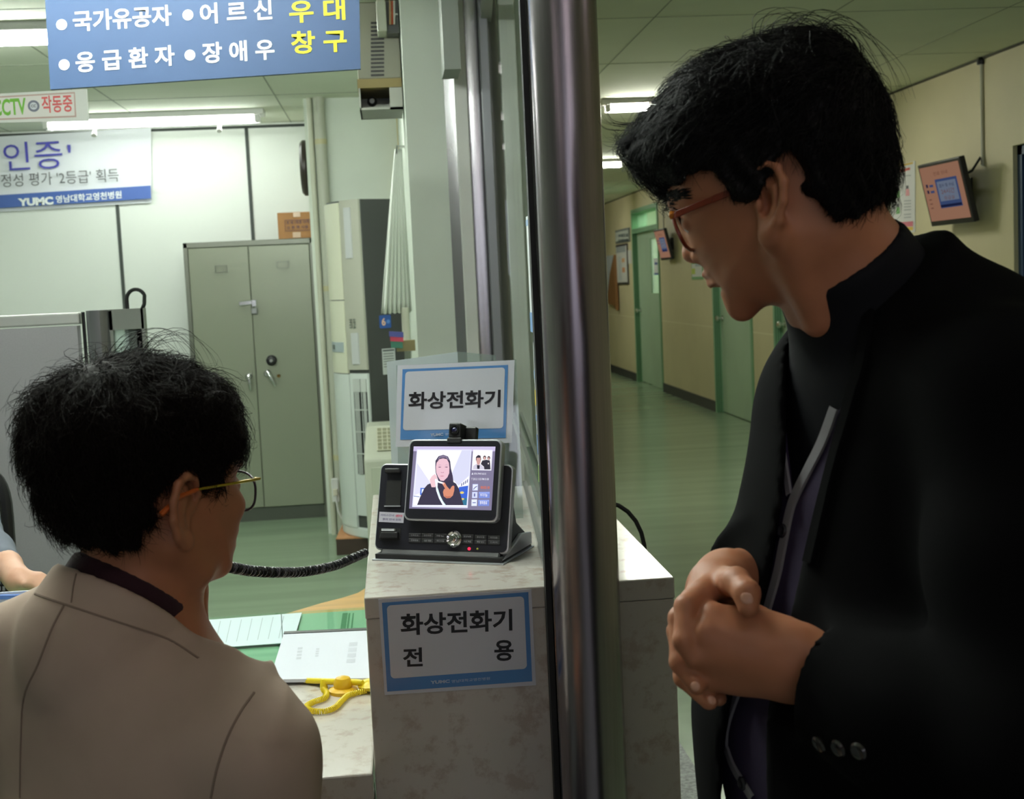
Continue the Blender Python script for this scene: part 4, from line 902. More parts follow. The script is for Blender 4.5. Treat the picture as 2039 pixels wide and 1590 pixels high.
f.build('screen_lettering', [emat('screen text white', (240, 240, 255), 1.0), emat('screen text orange', (232, 116, 70), 1.0)], dm, local=True)
cc_ = cbox(((722, 728), (800, 730), (806, 645), (722, 640)))
cu0, cv0 = cc_[0][0], v1-0.001
cb = MB().obox(F(cu0, v1-0.006, HM-0.012), Uf*0.024, Vf*0.034, Nf*0.0)
cw = 0.021; mcb = MB(); mcb.obox(F(cu0, v1+0.002, -0.006), Uf*cw, Vf*0.024, Nf*0.026)
wc = mcb.build('webcam', m_blk2, ph, local=True, bevel=0.002)
MB().obox(F(cu0-0.002, v1-0.007, 0.003), Uf*(cw+0.004), Vf*0.0095, Nf*0.0165).build('webcam_clip', m_blk2, wc, local=True, bevel=0.0015)
lc_ = F(cu0+cw*0.5, v1+0.0145, 0.02)
MB().lathe(lc_, [(0.0085, 0), (0.0085, 0.002), (0.006, 0.0022), (0.005, 0.001)], 24, Nf).build('lens_ring', mat('lens ring', (12, 12, 14), 0.3), wc, local=True, smooth=True)
MB().lathe(lc_, [(0.0045, 0.001), (0.003, 0.0024), (0.001, 0.0028)], 18, Nf).build('lens', mat('lens glass', (20, 18, 60), 0.08, coat=1.0), wc, local=True, smooth=True)
f = MB(); f.box((cu0+0.02, 0.055, 0.155), (cu0+0.042, 0.075, 0.178)) if False else f.obox(F(cu0+cw-0.001, v1+0.001, -0.012), Uf*0.02, Vf*0.022, Nf*0.012); f.build('webcam_hinge', mat('black hinge', (16, 16, 18), 0.4), wc, local=True, bevel=0.002)

# curly handset cord (from the phone's left foot to the handset)
cord_px = ((728, 1100, 2.10), (716, 1105, 2.08), (700, 1112, 2.05), (665, 1126, 1.98), (610, 1137, 1.88), (555, 1139, 1.78), (500, 1136, 1.69), (455, 1128, 1.62), (425, 1121, 1.58), (395, 1112, 1.56))
h, core = helix([at(*q) for q in cord_px], 0.0056, 0.0062, 12)
cbl = MB().tube(h, 0.0020, 6); tag(cbl.build('coiled_handset_cord', mat('black cord', (22, 22, 24), 0.25), smooth=True), 'black coiled handset cord hanging from the video phone', 'cord')

# ---------------------------------------------------------------- laminated sign in an acrylic stand
m_sblue = mat('printed sign blue', (84, 142, 208), 0.3, coat=0.4); m_sheet = mat('laminated white sheet', (222, 224, 234), 0.28, coat=0.6, bump=0.10, bscale=26)
m_ink = mat('black print', (22, 22, 26), 0.35)
PA = Plane((0.1, 2.42, 1.2), (-0.10, -1, 0.10))
def lam_sign(pl, label, name, outer, blue, white, rad, texts, small, crop, parent_loc, upv):
    ox, oy, sc = crop
    def H_(q, o): return pl.off(o).hit(ox+q[0]/sc, oy+q[1]/sc)
    t = thing(name, label, 'sign', tuple(np.mean([H_(q, 0) for q in outer], 0)))
    MB().prism([H_(q, 0.0) for q in outer], -pl.n*0.0008).build('laminate', m_sheet, t)
    MB().poly([H_(q, 0.0008) for q in blue]).build('blue_border', m_sblue, t)
    w = [np.array(H_(q, 0.0014)) for q in white]   # TL TR BR BL
    rp = []
    for i in range(4):
        c = w[i]; a = w[i-1]-c; b = w[(i+1) % 4]-c; a /= np.linalg.norm(a); b /= np.linalg.norm(b)
        cc = c+(a+b)*rad
        for k in range(6):
            th = math.pi/2*k/5; rp.append(cc-a*rad*math.sin(th)-b*rad*math.cos(th))
    MB().poly(rp).build('white_field', m_sheet, t)
    f = MB()
    for body, L_, R_, h, bo in texts: textp(f, pl.off(0.002), body, (ox+L_[0]/sc, oy+L_[1]/sc), (ox+R_[0]/sc, oy+R_[1]/sc), h/sc, upv, bo)
    f.build('black_lettering', m_ink, t)
    f = MB()
    for body, L_, R_, h, bo in small: textp(f, pl.off(0.002), body, (ox+L_[0]/sc, oy+L_[1]/sc), (ox+R_[0]/sc, oy+R_[1]/sc), h/sc, upv, bo)
    f.build('small_lettering', mat('pale print', (200, 214, 235), 0.5), t)
    return t
aup = PA.hit(801, 735)-PA.hit(797, 875)
lam_sign(PA, 'laminated white and blue Korean sign standing behind the video phone', 'laminated_sign', ((385, 128), (1192, 92), (1172, 660), (372, 690)), ((420, 155), (1146, 125), (1130, 627), (404, 640)), ((440, 172), (1125, 142), (1112, 560), (422, 575)), 0.006,
    (('화상전화기', (460, 372), (1094, 355), 120, 0.026),), (('YUMC', (610, 606), (700, 602), 20, 0.05), ('영남대학교영천병원', (712, 602), (915, 594), 18, 0.01)), (680, 690, 3.456), None, aup)
st_ = thing('acrylic_stand', 'clear acrylic stand holding the laminated sign', 'sign stand', tuple(onZ(900, 1010, ZB)))
PB_ = Plane((0.1, 2.47, 1.2), (-0.10, -1, 0.10)); PB2 = PA.off(-0.002)
def dropz(q): d = q-np.array([0, 0, 0]); return d
a, b_ = PB_.hit(770, 720), PB_.hit(911, 700)
dn = PB_.hit(782, 940)-PB_.hit(770, 720); dn /= np.linalg.norm(dn); dn = np.array([0, 0, -1])-PB_.n*(np.array([0, 0, -1])@PB_.n); dn /= np.linalg.norm(dn); dn = dn+np.array([0.004, 0, 0])
a2 = a+dn*((a[2]-ZB-0.001)/-dn[2]); b2 = b_+dn*((b_[2]-ZB-0.001)/-dn[2])
MB().prism([a, b_, b2, a2], -PB_.n*0.002).build('back_sheet', glass_mat('milky acrylic', (238, 244, 250), 0.08, 0.05, 0.62), st_)
c_ = b_+np.array([0.075, 0.03, -0.012]); c2_ = np.array([c_[0]+0.006, c_[1]-0.01, ZB+0.001])
MB().prism([b_, c_, c2_, b2], (0, 0.002, 0)).build('side_sheet', glass_mat('clear acrylic', (232, 240, 238), 0.07, 0.05, 0.14), st_)
a, b_ = PB2.hit(789, 727), PB2.hit(1028, 715)
dn = np.array([0, 0, -1])-PB2.n*(np.array([0, 0, -1])@PB2.n); dn /= np.linalg.norm(dn)
a2 = a+dn*((a[2]-ZB-0.001)/-dn[2])+[-0.008, 0, 0]; b2 = b_+dn*((b_[2]-ZB-0.001)/-dn[2])
MB().prism([a, b_, b2, a2], -PB2.n*0.002).build('front_sheet', glass_mat('clear acrylic front', (236, 242, 240), 0.06, 0.03, 0.08), st_)
PF = Plane((0, BY0-0.002, 0), (0, -1, 0))
lam_sign(PF, 'blue bordered Korean sign stuck on the front of the marble block', 'laminated_sign', ((155, 270), (1043, 212), (1070, 768), (192, 825)), ((176, 290), (1025, 228), (1048, 745), (207, 805)), ((204, 306), (1000, 252), (1018, 672), (228, 730)), 0.006,
    (('화상전화기', (284, 418), (932, 388), 128, 0.026), ('전', (298, 607), (412, 603), 112, 0.026), ('용', (828, 568), (940, 565), 124, 0.026)), (('YUMC', (457, 752), (570, 744), 20, 0.05), ('영남대학교영천병원', (580, 746), (803, 728), 18, 0.01)), (700, 1100, 2.913), None, (PF.hit(801, 735)-PF.hit(808, 875))*0+np.array([0.03, 0, 1]))

# ================================================================== CORRIDOR WALL THINGS
XF = XW-0.004
def flat(px, X=XF): return [onX(x, y, X) for x, y in px]
po2 = thing('health_poster', 'white poster with small coloured figures beside the wall monitor', 'poster', tuple(onX(1795, 465, XF)))
q = flat(((1774, 466), (1822, 462), (1822, 320), (1772, 332)))
MB().prism(q, (0.003, 0, 0)).build('sheet', mat('poster white', (214, 214, 216), 0.5), po2)
f = MB(); X2 = XF-0.002
f.poly(flat(((1776, 462), (1818, 458), (1818, 451), (1776, 455)), X2), 0); f.poly(flat(((1776, 454), (1818, 450), (1818, 440), (1776, 444)), X2), 1)
f.poly(flat(((1775, 336), (1818, 326), (1818, 322), (1775, 332)), X2), 0)
for (x, y), cc in (((1787, 380), 2), ((1806, 376), 3), ((1787, 412), 2)):
    f.poly(flat(((x-3, y+14), (x+5, y+13), (x+4, y), (x-2, y)), X2), cc); f.poly(flat(((x-2, y), (x+3, y-0.5), (x+3, y-7), (x-2, y-6.5)), X2), 5)
f.poly(flat(((1784, 345), (1812, 338), (1812, 333), (1784, 340)), X2), 4)
for y in (351, 401, 407, 413, 419, 428, 434): f.poly(flat(((1800, y), (1814, y-1), (1814, y-3), (1800, y-2)), X2), 6)
f.build('printed_figures', [mat('poster yellow', (214, 180, 70), 0.5), mat('poster pink', (206, 110, 130), 0.5), mat('poster green', (120, 180, 110), 0.5), mat('poster rose', (220, 150, 160), 0.5), mat('poster red', (210, 80, 70), 0.5), mat('poster dark', (70, 70, 80), 0.5), mat('poster grey', (160, 164, 170), 0.5)], po2)

def monitor(label, px, D, yaw_, tilt, cordpx):
    c = at(*px, D)
    n_ = np.array([-math.cos(yaw_)*math.cos(tilt), -math.sin(yaw_)*math.cos(tilt), -math.sin(tilt)])
    u_ = np.array([math.sin(yaw_), -math.cos(yaw_), 0.0]); v_ = np.cross(n_, u_)*1.0
    v_ = v_ if v_[2] > 0 else -v_
    t = thing('wall_monitor', label, 'monitor', tuple(c), 'monitors on the corridor wall')
    W2, H2 = 0.275, 0.185
    MB().obox(c-u_*W2-v_*H2-n_*0.035, u_*2*W2, v_*2*H2, n_*0.035).build('casing', m_black, t, bevel=0.006)
    s_ = MB(); e = c+n_*0.0015
    def q_(a, b, c2, d, h): return [e+u_*x+v_*y+n_*h for x, y in ((a, b), (c2, b), (c2, d), (a, d))]
    s_.poly(q_(-W2+0.02, -H2+0.03, W2-0.02, H2-0.02, 0), 0); s_.poly(q_(-0.085, -0.085, 0.195, 0.085, 0.001), 1); s_.poly(q_(-0.065, -0.045, 0.175, 0.07, 0.002), 2); s_.poly(q_(-0.08, -0.08, 0.19, -0.065, 0.002), 3)
    for y in (0.045, 0.01): s_.poly(q_(-0.17, y, -0.12, y+0.014, 0.001), 1); s_.poly(q_(-0.215, y, -0.19, y+0.02, 0.001), 3)
    for y in (-0.03, -0.055, -0.08): s_.poly(q_(-0.215, y, -0.18, y+0.006, 0.001), 4)
    text3(s_, '진료 안내', e+u_*-0.08+v_*0.118+n_*0.002, e+u_*0.1+v_*0.118+n_*0.002, v_, 0.022, 0.0, 4)
    text3(s_, '접수 및 수납', e+u_*-0.04+v_*0.045+n_*0.003, e+u_*0.15+v_*0.045+n_*0.003, v_, 0.02, 0.0, 3)
    text3(s_, '24시간', e+u_*-0.03+v_*0.01+n_*0.003, e+u_*0.14+v_*0.01+n_*0.003, v_, 0.03, 0.0, 4)
    text3(s_, '응급실', e+u_*-0.01+v_*-0.028+n_*0.003, e+u_*0.12+v_*-0.028+n_*0.003, v_, 0.022, 0.0, 4)
    k = 0.36
    s_.build('lit_screen', [emat('monitor peach', (214, 158, 128), k), emat('monitor blue', (84, 106, 160), k), emat('monitor light blue', (150, 164, 190), k), emat('monitor navy', (40, 48, 90), k), emat('monitor rust', (150, 100, 84), k)], t)
    b0 = c-n_*0.035
    MB().tube([b0, np.array([XW-0.005, b0[1]+0.05, b0[2]])], 0.02, 8).build('bracket', m_black, t)
    MB().obox(np.array([XW-0.012, b0[1]-0.05, b0[2]-0.07]), (0, 0.2, 0), (0, 0, 0.14), (0.011, 0, 0)).build('wall_plate', m_black, t)
    a = onX(*cordpx, XW-0.008)
    f = MB().tube([(XW-0.008, a[1], CEIL-0.03), (XW-0.008, a[1], b0[2]+0.12)], 0.009, 8); f.build('cable_duct', mat('white cable duct', (206, 204, 190), 0.5), t)
    f = MB().tube([(XW-0.01, a[1], b0[2]+0.13), (XW-0.02, a[1]-0.0, b0[2]+0.17), (XW-0.06, a[1]+0.02, b0[2]+0.1), tuple(b0-n_*0.005+v_*0.05)], 0.008, 6); f.build('power_cord', m_rubber, t)
    MB().lathe((XW-0.012, a[1], CEIL-0.02), [(0.02, -0.02), (0.022, 0.0), (0.01, 0.018)], 10).build('cable_cap', m_black, t)
monitor('large black framed wall monitor with a peach coloured screen beside the health poster', (1881, 384), 7.45, R(1), R(13), (1954, 118))
monitor('small distant wall monitor beside the far green door', (1319, 487), 15.3, R(1), R(13), (1319, 385))

def framed(name, label, cat, quad, X, frame, face, marks, depth=0.02):
    p = flat(quad, X); y0, y1 = min(a[1] for a in p), max(a[1] for a in p); z0, z1 = min(a[2] for a in p), max(a[2] for a in p)
    t = thing(name, label, cat, (XW, (y0+y1)/2, z0))
    MB().box((XW-depth, y0, z0), (XW-0.0005, y1, z1)).build('frame', frame, t)
    MB().box((XW-depth-0.003, y0+0.03, z0+0.03), (XW-depth, y1-0.03, z1-0.03)).build('face', face, t)
    f = MB(); ms = []
    for i, (a, b, c2, d, col) in enumerate(marks):
        ms.append(mat('mark %d %d %d' % col, col, 0.6)); f.box((XW-depth-0.006, y1-(y1-y0)*c2, z0+(z1-z0)*b), (XW-depth-0.003, y1-(y1-y0)*a, z0+(z1-z0)*d), i)
    if marks: f.build('print', ms, t)
    return t
m_dkf = mat('dark picture frame', (60, 58, 60), 0.5); m_pap = mat('dull white paper', (206, 206, 204), 0.6)
framed('framed_notice', 'tall dark framed notice left of the far green door', 'notice', ((1231, 566), (1250, 562), (1250, 487), (1229, 488)), XF, m_dkf, m_pap, ((0.1, 0.80, 0.9, 0.95, (150, 156, 160)), (0.55, 0.55, 0.8, 0.65, (206, 160, 120)), (0.55, 0.3, 0.8, 0.42, (206, 150, 110)), (0.2, 0.1, 0.5, 0.7, (190, 194, 196))))
t = framed('direction_sign', 'grey sign with two dark lettered rows above the framed notice', 'sign', ((1229, 485), (1254, 480), (1254, 456), (1227, 459)), XF, mat('sign grey', (120, 126, 126), 0.5), mat('sign pale grey', (190, 196, 190), 0.5), ())
f = MB()
for yy in (468, 478): textp(f, Plane((XW-0.026, 0, 0), (-1, 0, 0)), '외래진료', (1231, yy+1.5), (1251, yy-0.5), 7, bold=0.02)
f.build('dark_lettering', mat('sign dark letters', (50, 70, 80), 0.6), t)
framed('small_notice', 'small white notice right of the framed notice', 'notice', ((1251, 525), (1257, 523), (1257, 497), (1251, 498)), XF, m_pap, m_pap, (), 0.006)
framed('small_notice', 'white and green notice between the two green doors', 'notice', ((1378, 556), (1399, 556), (1399, 520), (1377, 520)), XF, mat('notice green edge', (120, 170, 120), 0.6), mat('notice pale', (214, 216, 214), 0.6), ((0.05, 0.3, 0.35, 0.6, (190, 206, 80)), (0.4, 0.7, 0.9, 0.85, (170, 180, 190))), 0.006)
cbn = thing('hanging_cork_board', 'brown board hanging aslant on the far corridor wall', 'board', tuple(onX(1212, 610, XW-0.05)))
p = [onX(x, y, XW-0.06) for x, y in ((1208, 604), (1222, 608), (1227, 618), (1222, 507), (1214, 545))]
MB().prism([p[0], p[1], p[2], p[3], p[4]], (0.04, 0, 0)).build('board', mat('brown board', (132, 92, 52), 0.7), cbn)
q = flat(((1202, 600), (1216, 560), (1220, 508), (1198, 510)), XW-0.03); MB().prism(q, (0.02, 0, 0)).build('papers', mat('board papers', (190, 196, 206), 0.6), cbn)
# ================================================================== BODIES AND CLOTHES (smooth distance fields turned into meshes)
class Field:
    def __init__(s, xs, ys, zs):
        s.ax = [np.asarray(a, np.float32) for a in (xs, ys, zs)]
        s.F = np.full([len(a) for a in s.ax], 1.0, np.float32)
    def sub(s, lo, hi):
        sl = []
        for k in range(3):
            i0 = max(int(np.searchsorted(s.ax[k], lo[k]))-1, 0); i1 = min(int(np.searchsorted(s.ax[k], hi[k]))+1, len(s.ax[k]))
            if i1 <= i0: return None, None
            sl.append(slice(i0, i1))
        X = s.ax[0][sl[0]][:, None, None]; Y = s.ax[1][sl[1]][None, :, None]; Z = s.ax[2][sl[2]][None, None, :]
        return tuple(sl), (X, Y, Z)
    def comb(s, sl, d, k, op):
        A = s.F[sl]
        if op == 'sub':
            d = -d
            if k > 0: h = np.maximum(k-np.abs(A-d), 0)/k; s.F[sl] = np.maximum(A, d)+h*h*k*0.25
            else: s.F[sl] = np.maximum(A, d)
        else:
            if k > 0: h = np.maximum(k-np.abs(A-d), 0)/k; s.F[sl] = np.minimum(A, d)-h*h*k*0.25
            else: s.F[sl] = np.minimum(A, d)
    def cone(s, a, b, ra, rb=None, k=0.01, op='add', flat=None, ratio=1.0):
        a = np.array(a, float); b = np.array(b, float); rb = ra if rb is None else rb
        pad = max(ra, rb)+k+0.02
        sl, g = s.sub(np.minimum(a, b)-pad, np.maximum(a, b)+pad)
        if sl is None: return s
        v = b-a; L2 = float(v@v)+1e-12
        px, py, pz = g[0]-a[0], g[1]-a[1], g[2]-a[2]
        t = np.clip((px*v[0]+py*v[1]+pz*v[2])/L2, 0, 1)
        qx, qy, qz = px-t*v[0], py-t*v[1], pz-t*v[2]
        if flat is not None:
            w = np.array(flat, float); w /= np.linalg.norm(w)
            c = qx*w[0]+qy*w[1]+qz*w[2]; e = (1/ratio-1)*c
            qx = qx+e*w[0]; qy = qy+e*w[1]; qz = qz+e*w[2]
        d = np.sqrt(qx*qx+qy*qy+qz*qz)-(ra+(rb-ra)*t)
        s.comb(sl, d.astype(np.float32), k, op); return s
    def chain(s, P, rs, k=0.01, op='add', flat=None, ratio=1.0):
        if not hasattr(rs, '__len__'): rs = [rs]*len(P)
        for i in range(len(P)-1): s.cone(P[i], P[i+1], rs[i], rs[i+1], k, op, flat, ratio)
        return s
    def ell(s, c, r, axes=None, k=0.01, op='add'):
        c = np.array(c, float); r = np.array(r, float); pad = r.max()+k+0.02
        sl, g = s.sub(c-pad, c+pad)
        if sl is None: return s
        A = np.eye(3) if axes is None else np.array(axes, float)
        p = [g[0]-c[0], g[1]-c[1], g[2]-c[2]]
        q = [(p[0]*A[i][0]+p[1]*A[i][1]+p[2]*A[i][2]) for i in range(3)]
        k0 = np.sqrt(sum((q[i]/r[i])**2 for i in range(3))); k1 = np.sqrt(sum((q[i]/r[i]**2)**2 for i in range(3)))+1e-9
        s.comb(sl, (k0*(k0-1)/k1).astype(np.float32), k, op); return s
    def custom(s, fn, lo, hi, k=0.01, op='add'):
        sl, g = s.sub(np.array(lo), np.array(hi))
        if sl is None: return s
        s.comb(sl, fn(*g).astype(np.float32), k, op); return s
    def sample(s, P):
        P = np.atleast_2d(np.asarray(P, float)); idx = []; fr = []
        for k in range(3):
            a = s.ax[k]; i = np.clip(np.searchsorted(a, P[:, k])-1, 0, len(a)-2); idx.append(i); fr.append(np.clip((P[:, k]-a[i])/(a[i+1]-a[i]), 0, 1))
        out = 0
        for dx in (0, 1):
            for dy in (0, 1):
                for dz in (0, 1):
                    w = (fr[0] if dx else 1-fr[0])*(fr[1] if dy else 1-fr[1])*(fr[2] if dz else 1-fr[2])
                    out = out+w*s.F[idx[0]+dx, idx[1]+dy, idx[2]+dz]
        return out
    def grad(s, P, e=0.004):
        P = np.atleast_2d(np.asarray(P, float)); g = np.stack([s.sample(P+np.eye(3)[k]*e)-s.sample(P-np.eye(3)[k]*e) for k in range(3)], 1)
        return g/(np.linalg.norm(g, axis=1)[:, None]+1e-9)
    def march(s, px, py, d0=0.7, d1=2.2, n=1200):
        D = np.linspace(d0, d1, n); P = CAM+ray(px, py)[None, :]*D[:, None]; v = s.sample(P); i = np.argmax(v < 0)
        if v[i] >= 0: return None
        t = v[i-1]/(v[i-1]-v[i]) if i else 0
        return P[i-1]+(P[i]-P[i-1])*t if i else P[0]
    def mesh(s, name, m, parent=None, smooth_iter=0):
        F = s.F; ins = F < 0
        c = np.zeros([n-1 for n in F.shape], np.int8)
        for dx in (0, 1):
            for dy in (0, 1):
                for dz in (0, 1): c += ins[dx:F.shape[0]-1+dx, dy:F.shape[1]-1+dy, dz:F.shape[2]-1+dz]
        cells = np.argwhere((c > 0) & (c < 8)); N = len(cells)
        lut = np.full(c.shape, -1, np.int32); lut[cells[:, 0], cells[:, 1], cells[:, 2]] = np.arange(N)
        cor = [(dx, dy, dz) for dx in (0, 1) for dy in (0, 1) for dz in (0, 1)]
        val = [F[cells[:, 0]+a, cells[:, 1]+b, cells[:, 2]+d] for a, b, d in cor]
        acc = np.zeros((N, 3)); cnt = np.zeros(N)
        for i in range(8):
            for j in range(i+1, 8):
                df = [cor[j][k]-cor[i][k] for k in range(3)]
                if sum(abs(q) for q in df) != 1: continue
                m_ = (val[i] < 0) != (val[j] < 0); t = np.where(m_, val[i]/(val[i]-val[j]+1e-20), 0)
                for k in range(3): acc[:, k] += np.where(m_, cor[i][k]+t*df[k], 0)
                cnt += m_
        loc = acc/cnt[:, None]; V = np.zeros((N, 3))
        for k in range(3):
            a = s.ax[k]; V[:, k] = a[cells[:, k]]+loc[:, k]*(a[cells[:, k]+1]-a[cells[:, k]])
        faces = []
        for k in range(3):
            sl0 = [slice(1, -1)]*3; sl1 = [slice(1, -1)]*3
            sl0[k] = slice(0, -1); sl1[k] = slice(1, None)
            a, b = ins[tuple(sl0)], ins[tuple(sl1)]
            e = np.argwhere(a != b); off = np.ones(3, int); off[k] = 0; e = e+off
            u, w = (k+1) % 3, (k+2) % 3
            q = []
            for du, dw in ((0, 0), (1, 0), (1, 1), (0, 1)):
                cc = e.copy(); cc[:, u] -= du; cc[:, w] -= dw; q.append(lut[cc[:, 0], cc[:, 1], cc[:, 2]])
            q = np.stack(q, 1); flip = ins[e[:, 0], e[:, 1], e[:, 2]]
            q[~flip] = q[~flip][:, ::-1]; faces.append(q)
        Q = np.concatenate(faces); Q = Q[(Q >= 0).all(1)]
        for _ in range(smooth_iter):
            sm = np.zeros_like(V); ct = np.zeros(N)
            for i in range(4):
                a, b = Q[:, i], Q[:, (i+1) % 4]
                for k in range(3): sm[:, k] += np.bincount(a, V[b, k], N)+np.bincount(b, V[a, k], N)
                ct += np.bincount(a, minlength=N)+np.bincount(b, minlength=N)
            V = V*0.5+0.5*sm/np.maximum(ct, 1)[:, None]
        # keep the largest connected piece only
        lab = np.arange(N)
        for _ in range(400):
            mn = lab[Q].min(1); nl = lab.copy()
            for i in range(4): np.minimum.at(nl, Q[:, i], mn)
            nl = nl[nl]
            if (nl == lab).all(): break
            lab = nl
        r_ = np.bincount(lab[Q[:, 0]], minlength=N).argmax(); keep = lab == r_
        Q = Q[keep[Q[:, 0]]]; mp = np.cumsum(keep)-1; V = V[keep]; Q = mp[Q]
        off = np.zeros(3); q = parent
        while q is not None: off = off+np.array(q.location); q = q.parent
        V = V-off
        me = bpy.data.meshes.new(name); me.vertices.add(len(V)); me.vertices.foreach_set('co', V.astype(np.float32).ravel())
        me.loops.add(len(Q)*4); me.loops.foreach_set('vertex_index', Q.astype(np.int32).ravel())
        me.polygons.add(len(Q)); me.polygons.foreach_set('loop_start', np.arange(0, len(Q)*4, 4, dtype=np.int32))
        me.polygons.foreach_set('use_smooth', np.ones(len(Q), bool))
        me.update(calc_edges=True); me.materials.append(m)
        o = bpy.data.objects.new(name, me); COL.objects.link(o)
        if parent is not None: o.parent = parent
        return o
def axis(*seg):   # (from, to, step) pieces joined
    out = []
    for a, b, h in seg: out += list(np.arange(a, b-1e-6, h))
    out.append(seg[-1][1]); return np.array(out)
def poly_sd(poly, A, B):
    """signed distance (inside positive) to a closed polygon"""
    P = np.array(poly, float); n = len(P); d = np.full(np.broadcast(A, B).shape, 1e9); ins = np.zeros(d.shape, bool)
    for i in range(n):
        x0, y0 = P[i]; x1, y1 = P[(i+1) % n]; ex, ey = x1-x0, y1-y0
        wx, wy = A-x0, B-y0; t = np.clip((wx*ex+wy*ey)/(ex*ex+ey*ey+1e-12), 0, 1)
        d = np.minimum(d, (wx-ex*t)**2+(wy-ey*t)**2)
        cnd = ((y0 <= B) & (y1 > B)) | ((y1 <= B) & (y0 > B))
        xi = x0+(B-y0)*ex/(ey if abs(ey) > 1e-12 else 1e-12); ins ^= cnd & (A < xi)
    d = np.sqrt(d); return np.where(ins, d, -d)
def smooth_poly(P, it=2):
    P = [np.array(p, float) for p in P]
    for _ in range(it):
        Q = []
        for i in range(len(P)):
            a, b = P[i], P[(i+1) % len(P)]; Q += [a*0.75+b*0.25, a*0.25+b*0.75]
        P = Q
    return P
class HeadFrame:
    """a = across the profile (front is -a), b = up, c = towards the far side"""
    def __init__(s, O, ea, eb, ec): s.O = np.array(O, float); s.e = [np.array(v, float)/np.linalg.norm(v) for v in (ea, eb, ec)]
    def loc(s, X, Y, Z):
        p = (X-s.O[0], Y-s.O[1], Z-s.O[2]); return [p[0]*e[0]+p[1]*e[1]+p[2]*e[2] for e in s.e]
    def P(s, a, b, c): return s.O+s.e[0]*a+s.e[1]*b+s.e[2]*c
def inflate(fr, poly, wmax, Rr, n2=2.0, wf=None):
    def fn(X, Y, Z):
        a, b, c = fr.loc(X, Y, Z); a, b = np.broadcast_arrays(a, b)
        shp = np.broadcast(X, Y, Z).shape
        # tabulate the 2d distance
        d = tab(a, b)
        e = np.minimum(d/Rr, 1.0)
        g = (np.abs(c)/(wmax*(wf(a, b) if wf else 1.0)))**n2+np.where(e < 1, (1-e)**2, 0)-1
        return g*0.5*min(wmax, Rr)
    # lookup table for speed
    P = np.array(poly); lo = P.min(0)-0.09; hi = P.max(0)+0.09; h = 0.0012
    ga = np.arange(lo[0], hi[0], h); gb = np.arange(lo[1], hi[1], h)
    T = poly_sd(poly, ga[:, None], gb[None, :]).astype(np.float32)
    def tab(a, b):
        x = np.clip((a-lo[0])/h, 0, len(ga)-1.001); y = np.clip((b-lo[1])/h, 0, len(gb)-1.001)
        i = x.astype(np.int32); j = y.astype(np.int32); u = x-i; v = y-j
        return T[i, j]*(1-u)*(1-v)+T[i+1, j]*u*(1-v)+T[i, j+1]*(1-u)*v+T[i+1, j+1]*u*v
    fn.tab = tab
    return fn

def strands(name, m, parent, roots, dirs, length, fld=None, n=6, r=0.0005, curl=0.4, lift=0.25, grav=0.0, seedv=1, hug=0.003, tips=None):
    """many fine tapering hairs as one mesh, following a surface field"""
    rg = np.random.default_rng(seedv); N = len(roots); P = np.array(roots, float); d = np.array(dirs, float)
    d /= np.linalg.norm(d, axis=1)[:, None]+1e-9
    L = np.asarray(length)*np.ones(N); step = (L/n)[:, None]; pts = [P.copy()]
    ph = rg.normal(0, 1, (N, 3))
    for k in range(n):
        if fld is not None:
            g = fld.grad(P); v = fld.sample(P)[:, None]
            d = d-g*(d*g).sum(1)[:, None]*0.8+g*lift*0.4*rg.random((N, 1))
            d = d-g*np.clip((v-hug-0.004*k/n)*40, -0.6, 0.6)
        d = d+ph*curl*0.25+rg.normal(0, 0.08*curl, (N, 3)); d[:, 2] -= grav
        d /= np.linalg.norm(d, axis=1)[:, None]+1e-9
        P = P+d*step; pts.append(P.copy())
    pts = np.stack(pts, 1)  # N, n+1, 3
    return hair_mesh(name, m, parent, pts, r, rg)
def hair_mesh(name, m, parent, pts, r, rg):
    N, K, _ = pts.shape
    T = np.gradient(pts, axis=1); T /= np.linalg.norm(T, axis=2)[..., None]+1e-9
    ref = rg.normal(0, 1, (N, 1, 3)); A = np.cross(T, ref); A /= np.linalg.norm(A, axis=2)[..., None]+1e-9; B = np.cross(T, A)
    rad = (r*(0.7+0.6*rg.random(N)))[:, None, None]*np.linspace(1, 0.18, K)[None, :, None]
    V = np.stack([pts+rad*(math.cos(t)*A+math.sin(t)*B) for t in (0, 2.0944, 4.18879)], 2)  # N,K,3,3
    V = V.reshape(-1, 3); base = (np.arange(N)*K*3)[:, None, None, None]; kk = (np.arange(K-1)*3)[None, :, None, None]; j = np.arange(3)
    q = np.stack([j, (j+1) % 3, (j+1) % 3+3, j+3], 1)[None, None]
    Q = (base+kk+q).reshape(-1, 4)
    off = np.zeros(3); p = parent
    while p is not None: off = off+np.array(p.location); p = p.parent
    V = V-off
    me = bpy.data.meshes.new(name); me.vertices.add(len(V)); me.vertices.foreach_set('co', V.astype(np.float32).ravel())
    me.loops.add(len(Q)*4); me.loops.foreach_set('vertex_index', Q.astype(np.int32).ravel())
    me.polygons.add(len(Q)); me.polygons.foreach_set('loop_start', np.arange(0, len(Q)*4, 4, dtype=np.int32))
    me.polygons.foreach_set('use_smooth', np.ones(len(Q), bool)); me.update(calc_edges=True); me.materials.append(m)
    o = bpy.data.objects.new(name, me); COL.objects.link(o)
    if parent is not None: o.parent = parent
    return o
def surface_points(o, N, rg):
    me = o.data; V = np.zeros(len(me.vertices)*3, np.float32); me.vertices.foreach_get('co', V); V = V.reshape(-1, 3)
    off = np.zeros(3); p = o.parent
    while p is not None: off = off+np.array(p.location); p = p.parent
    return (V+off)[rg.choice(len(V), N)].astype(float)
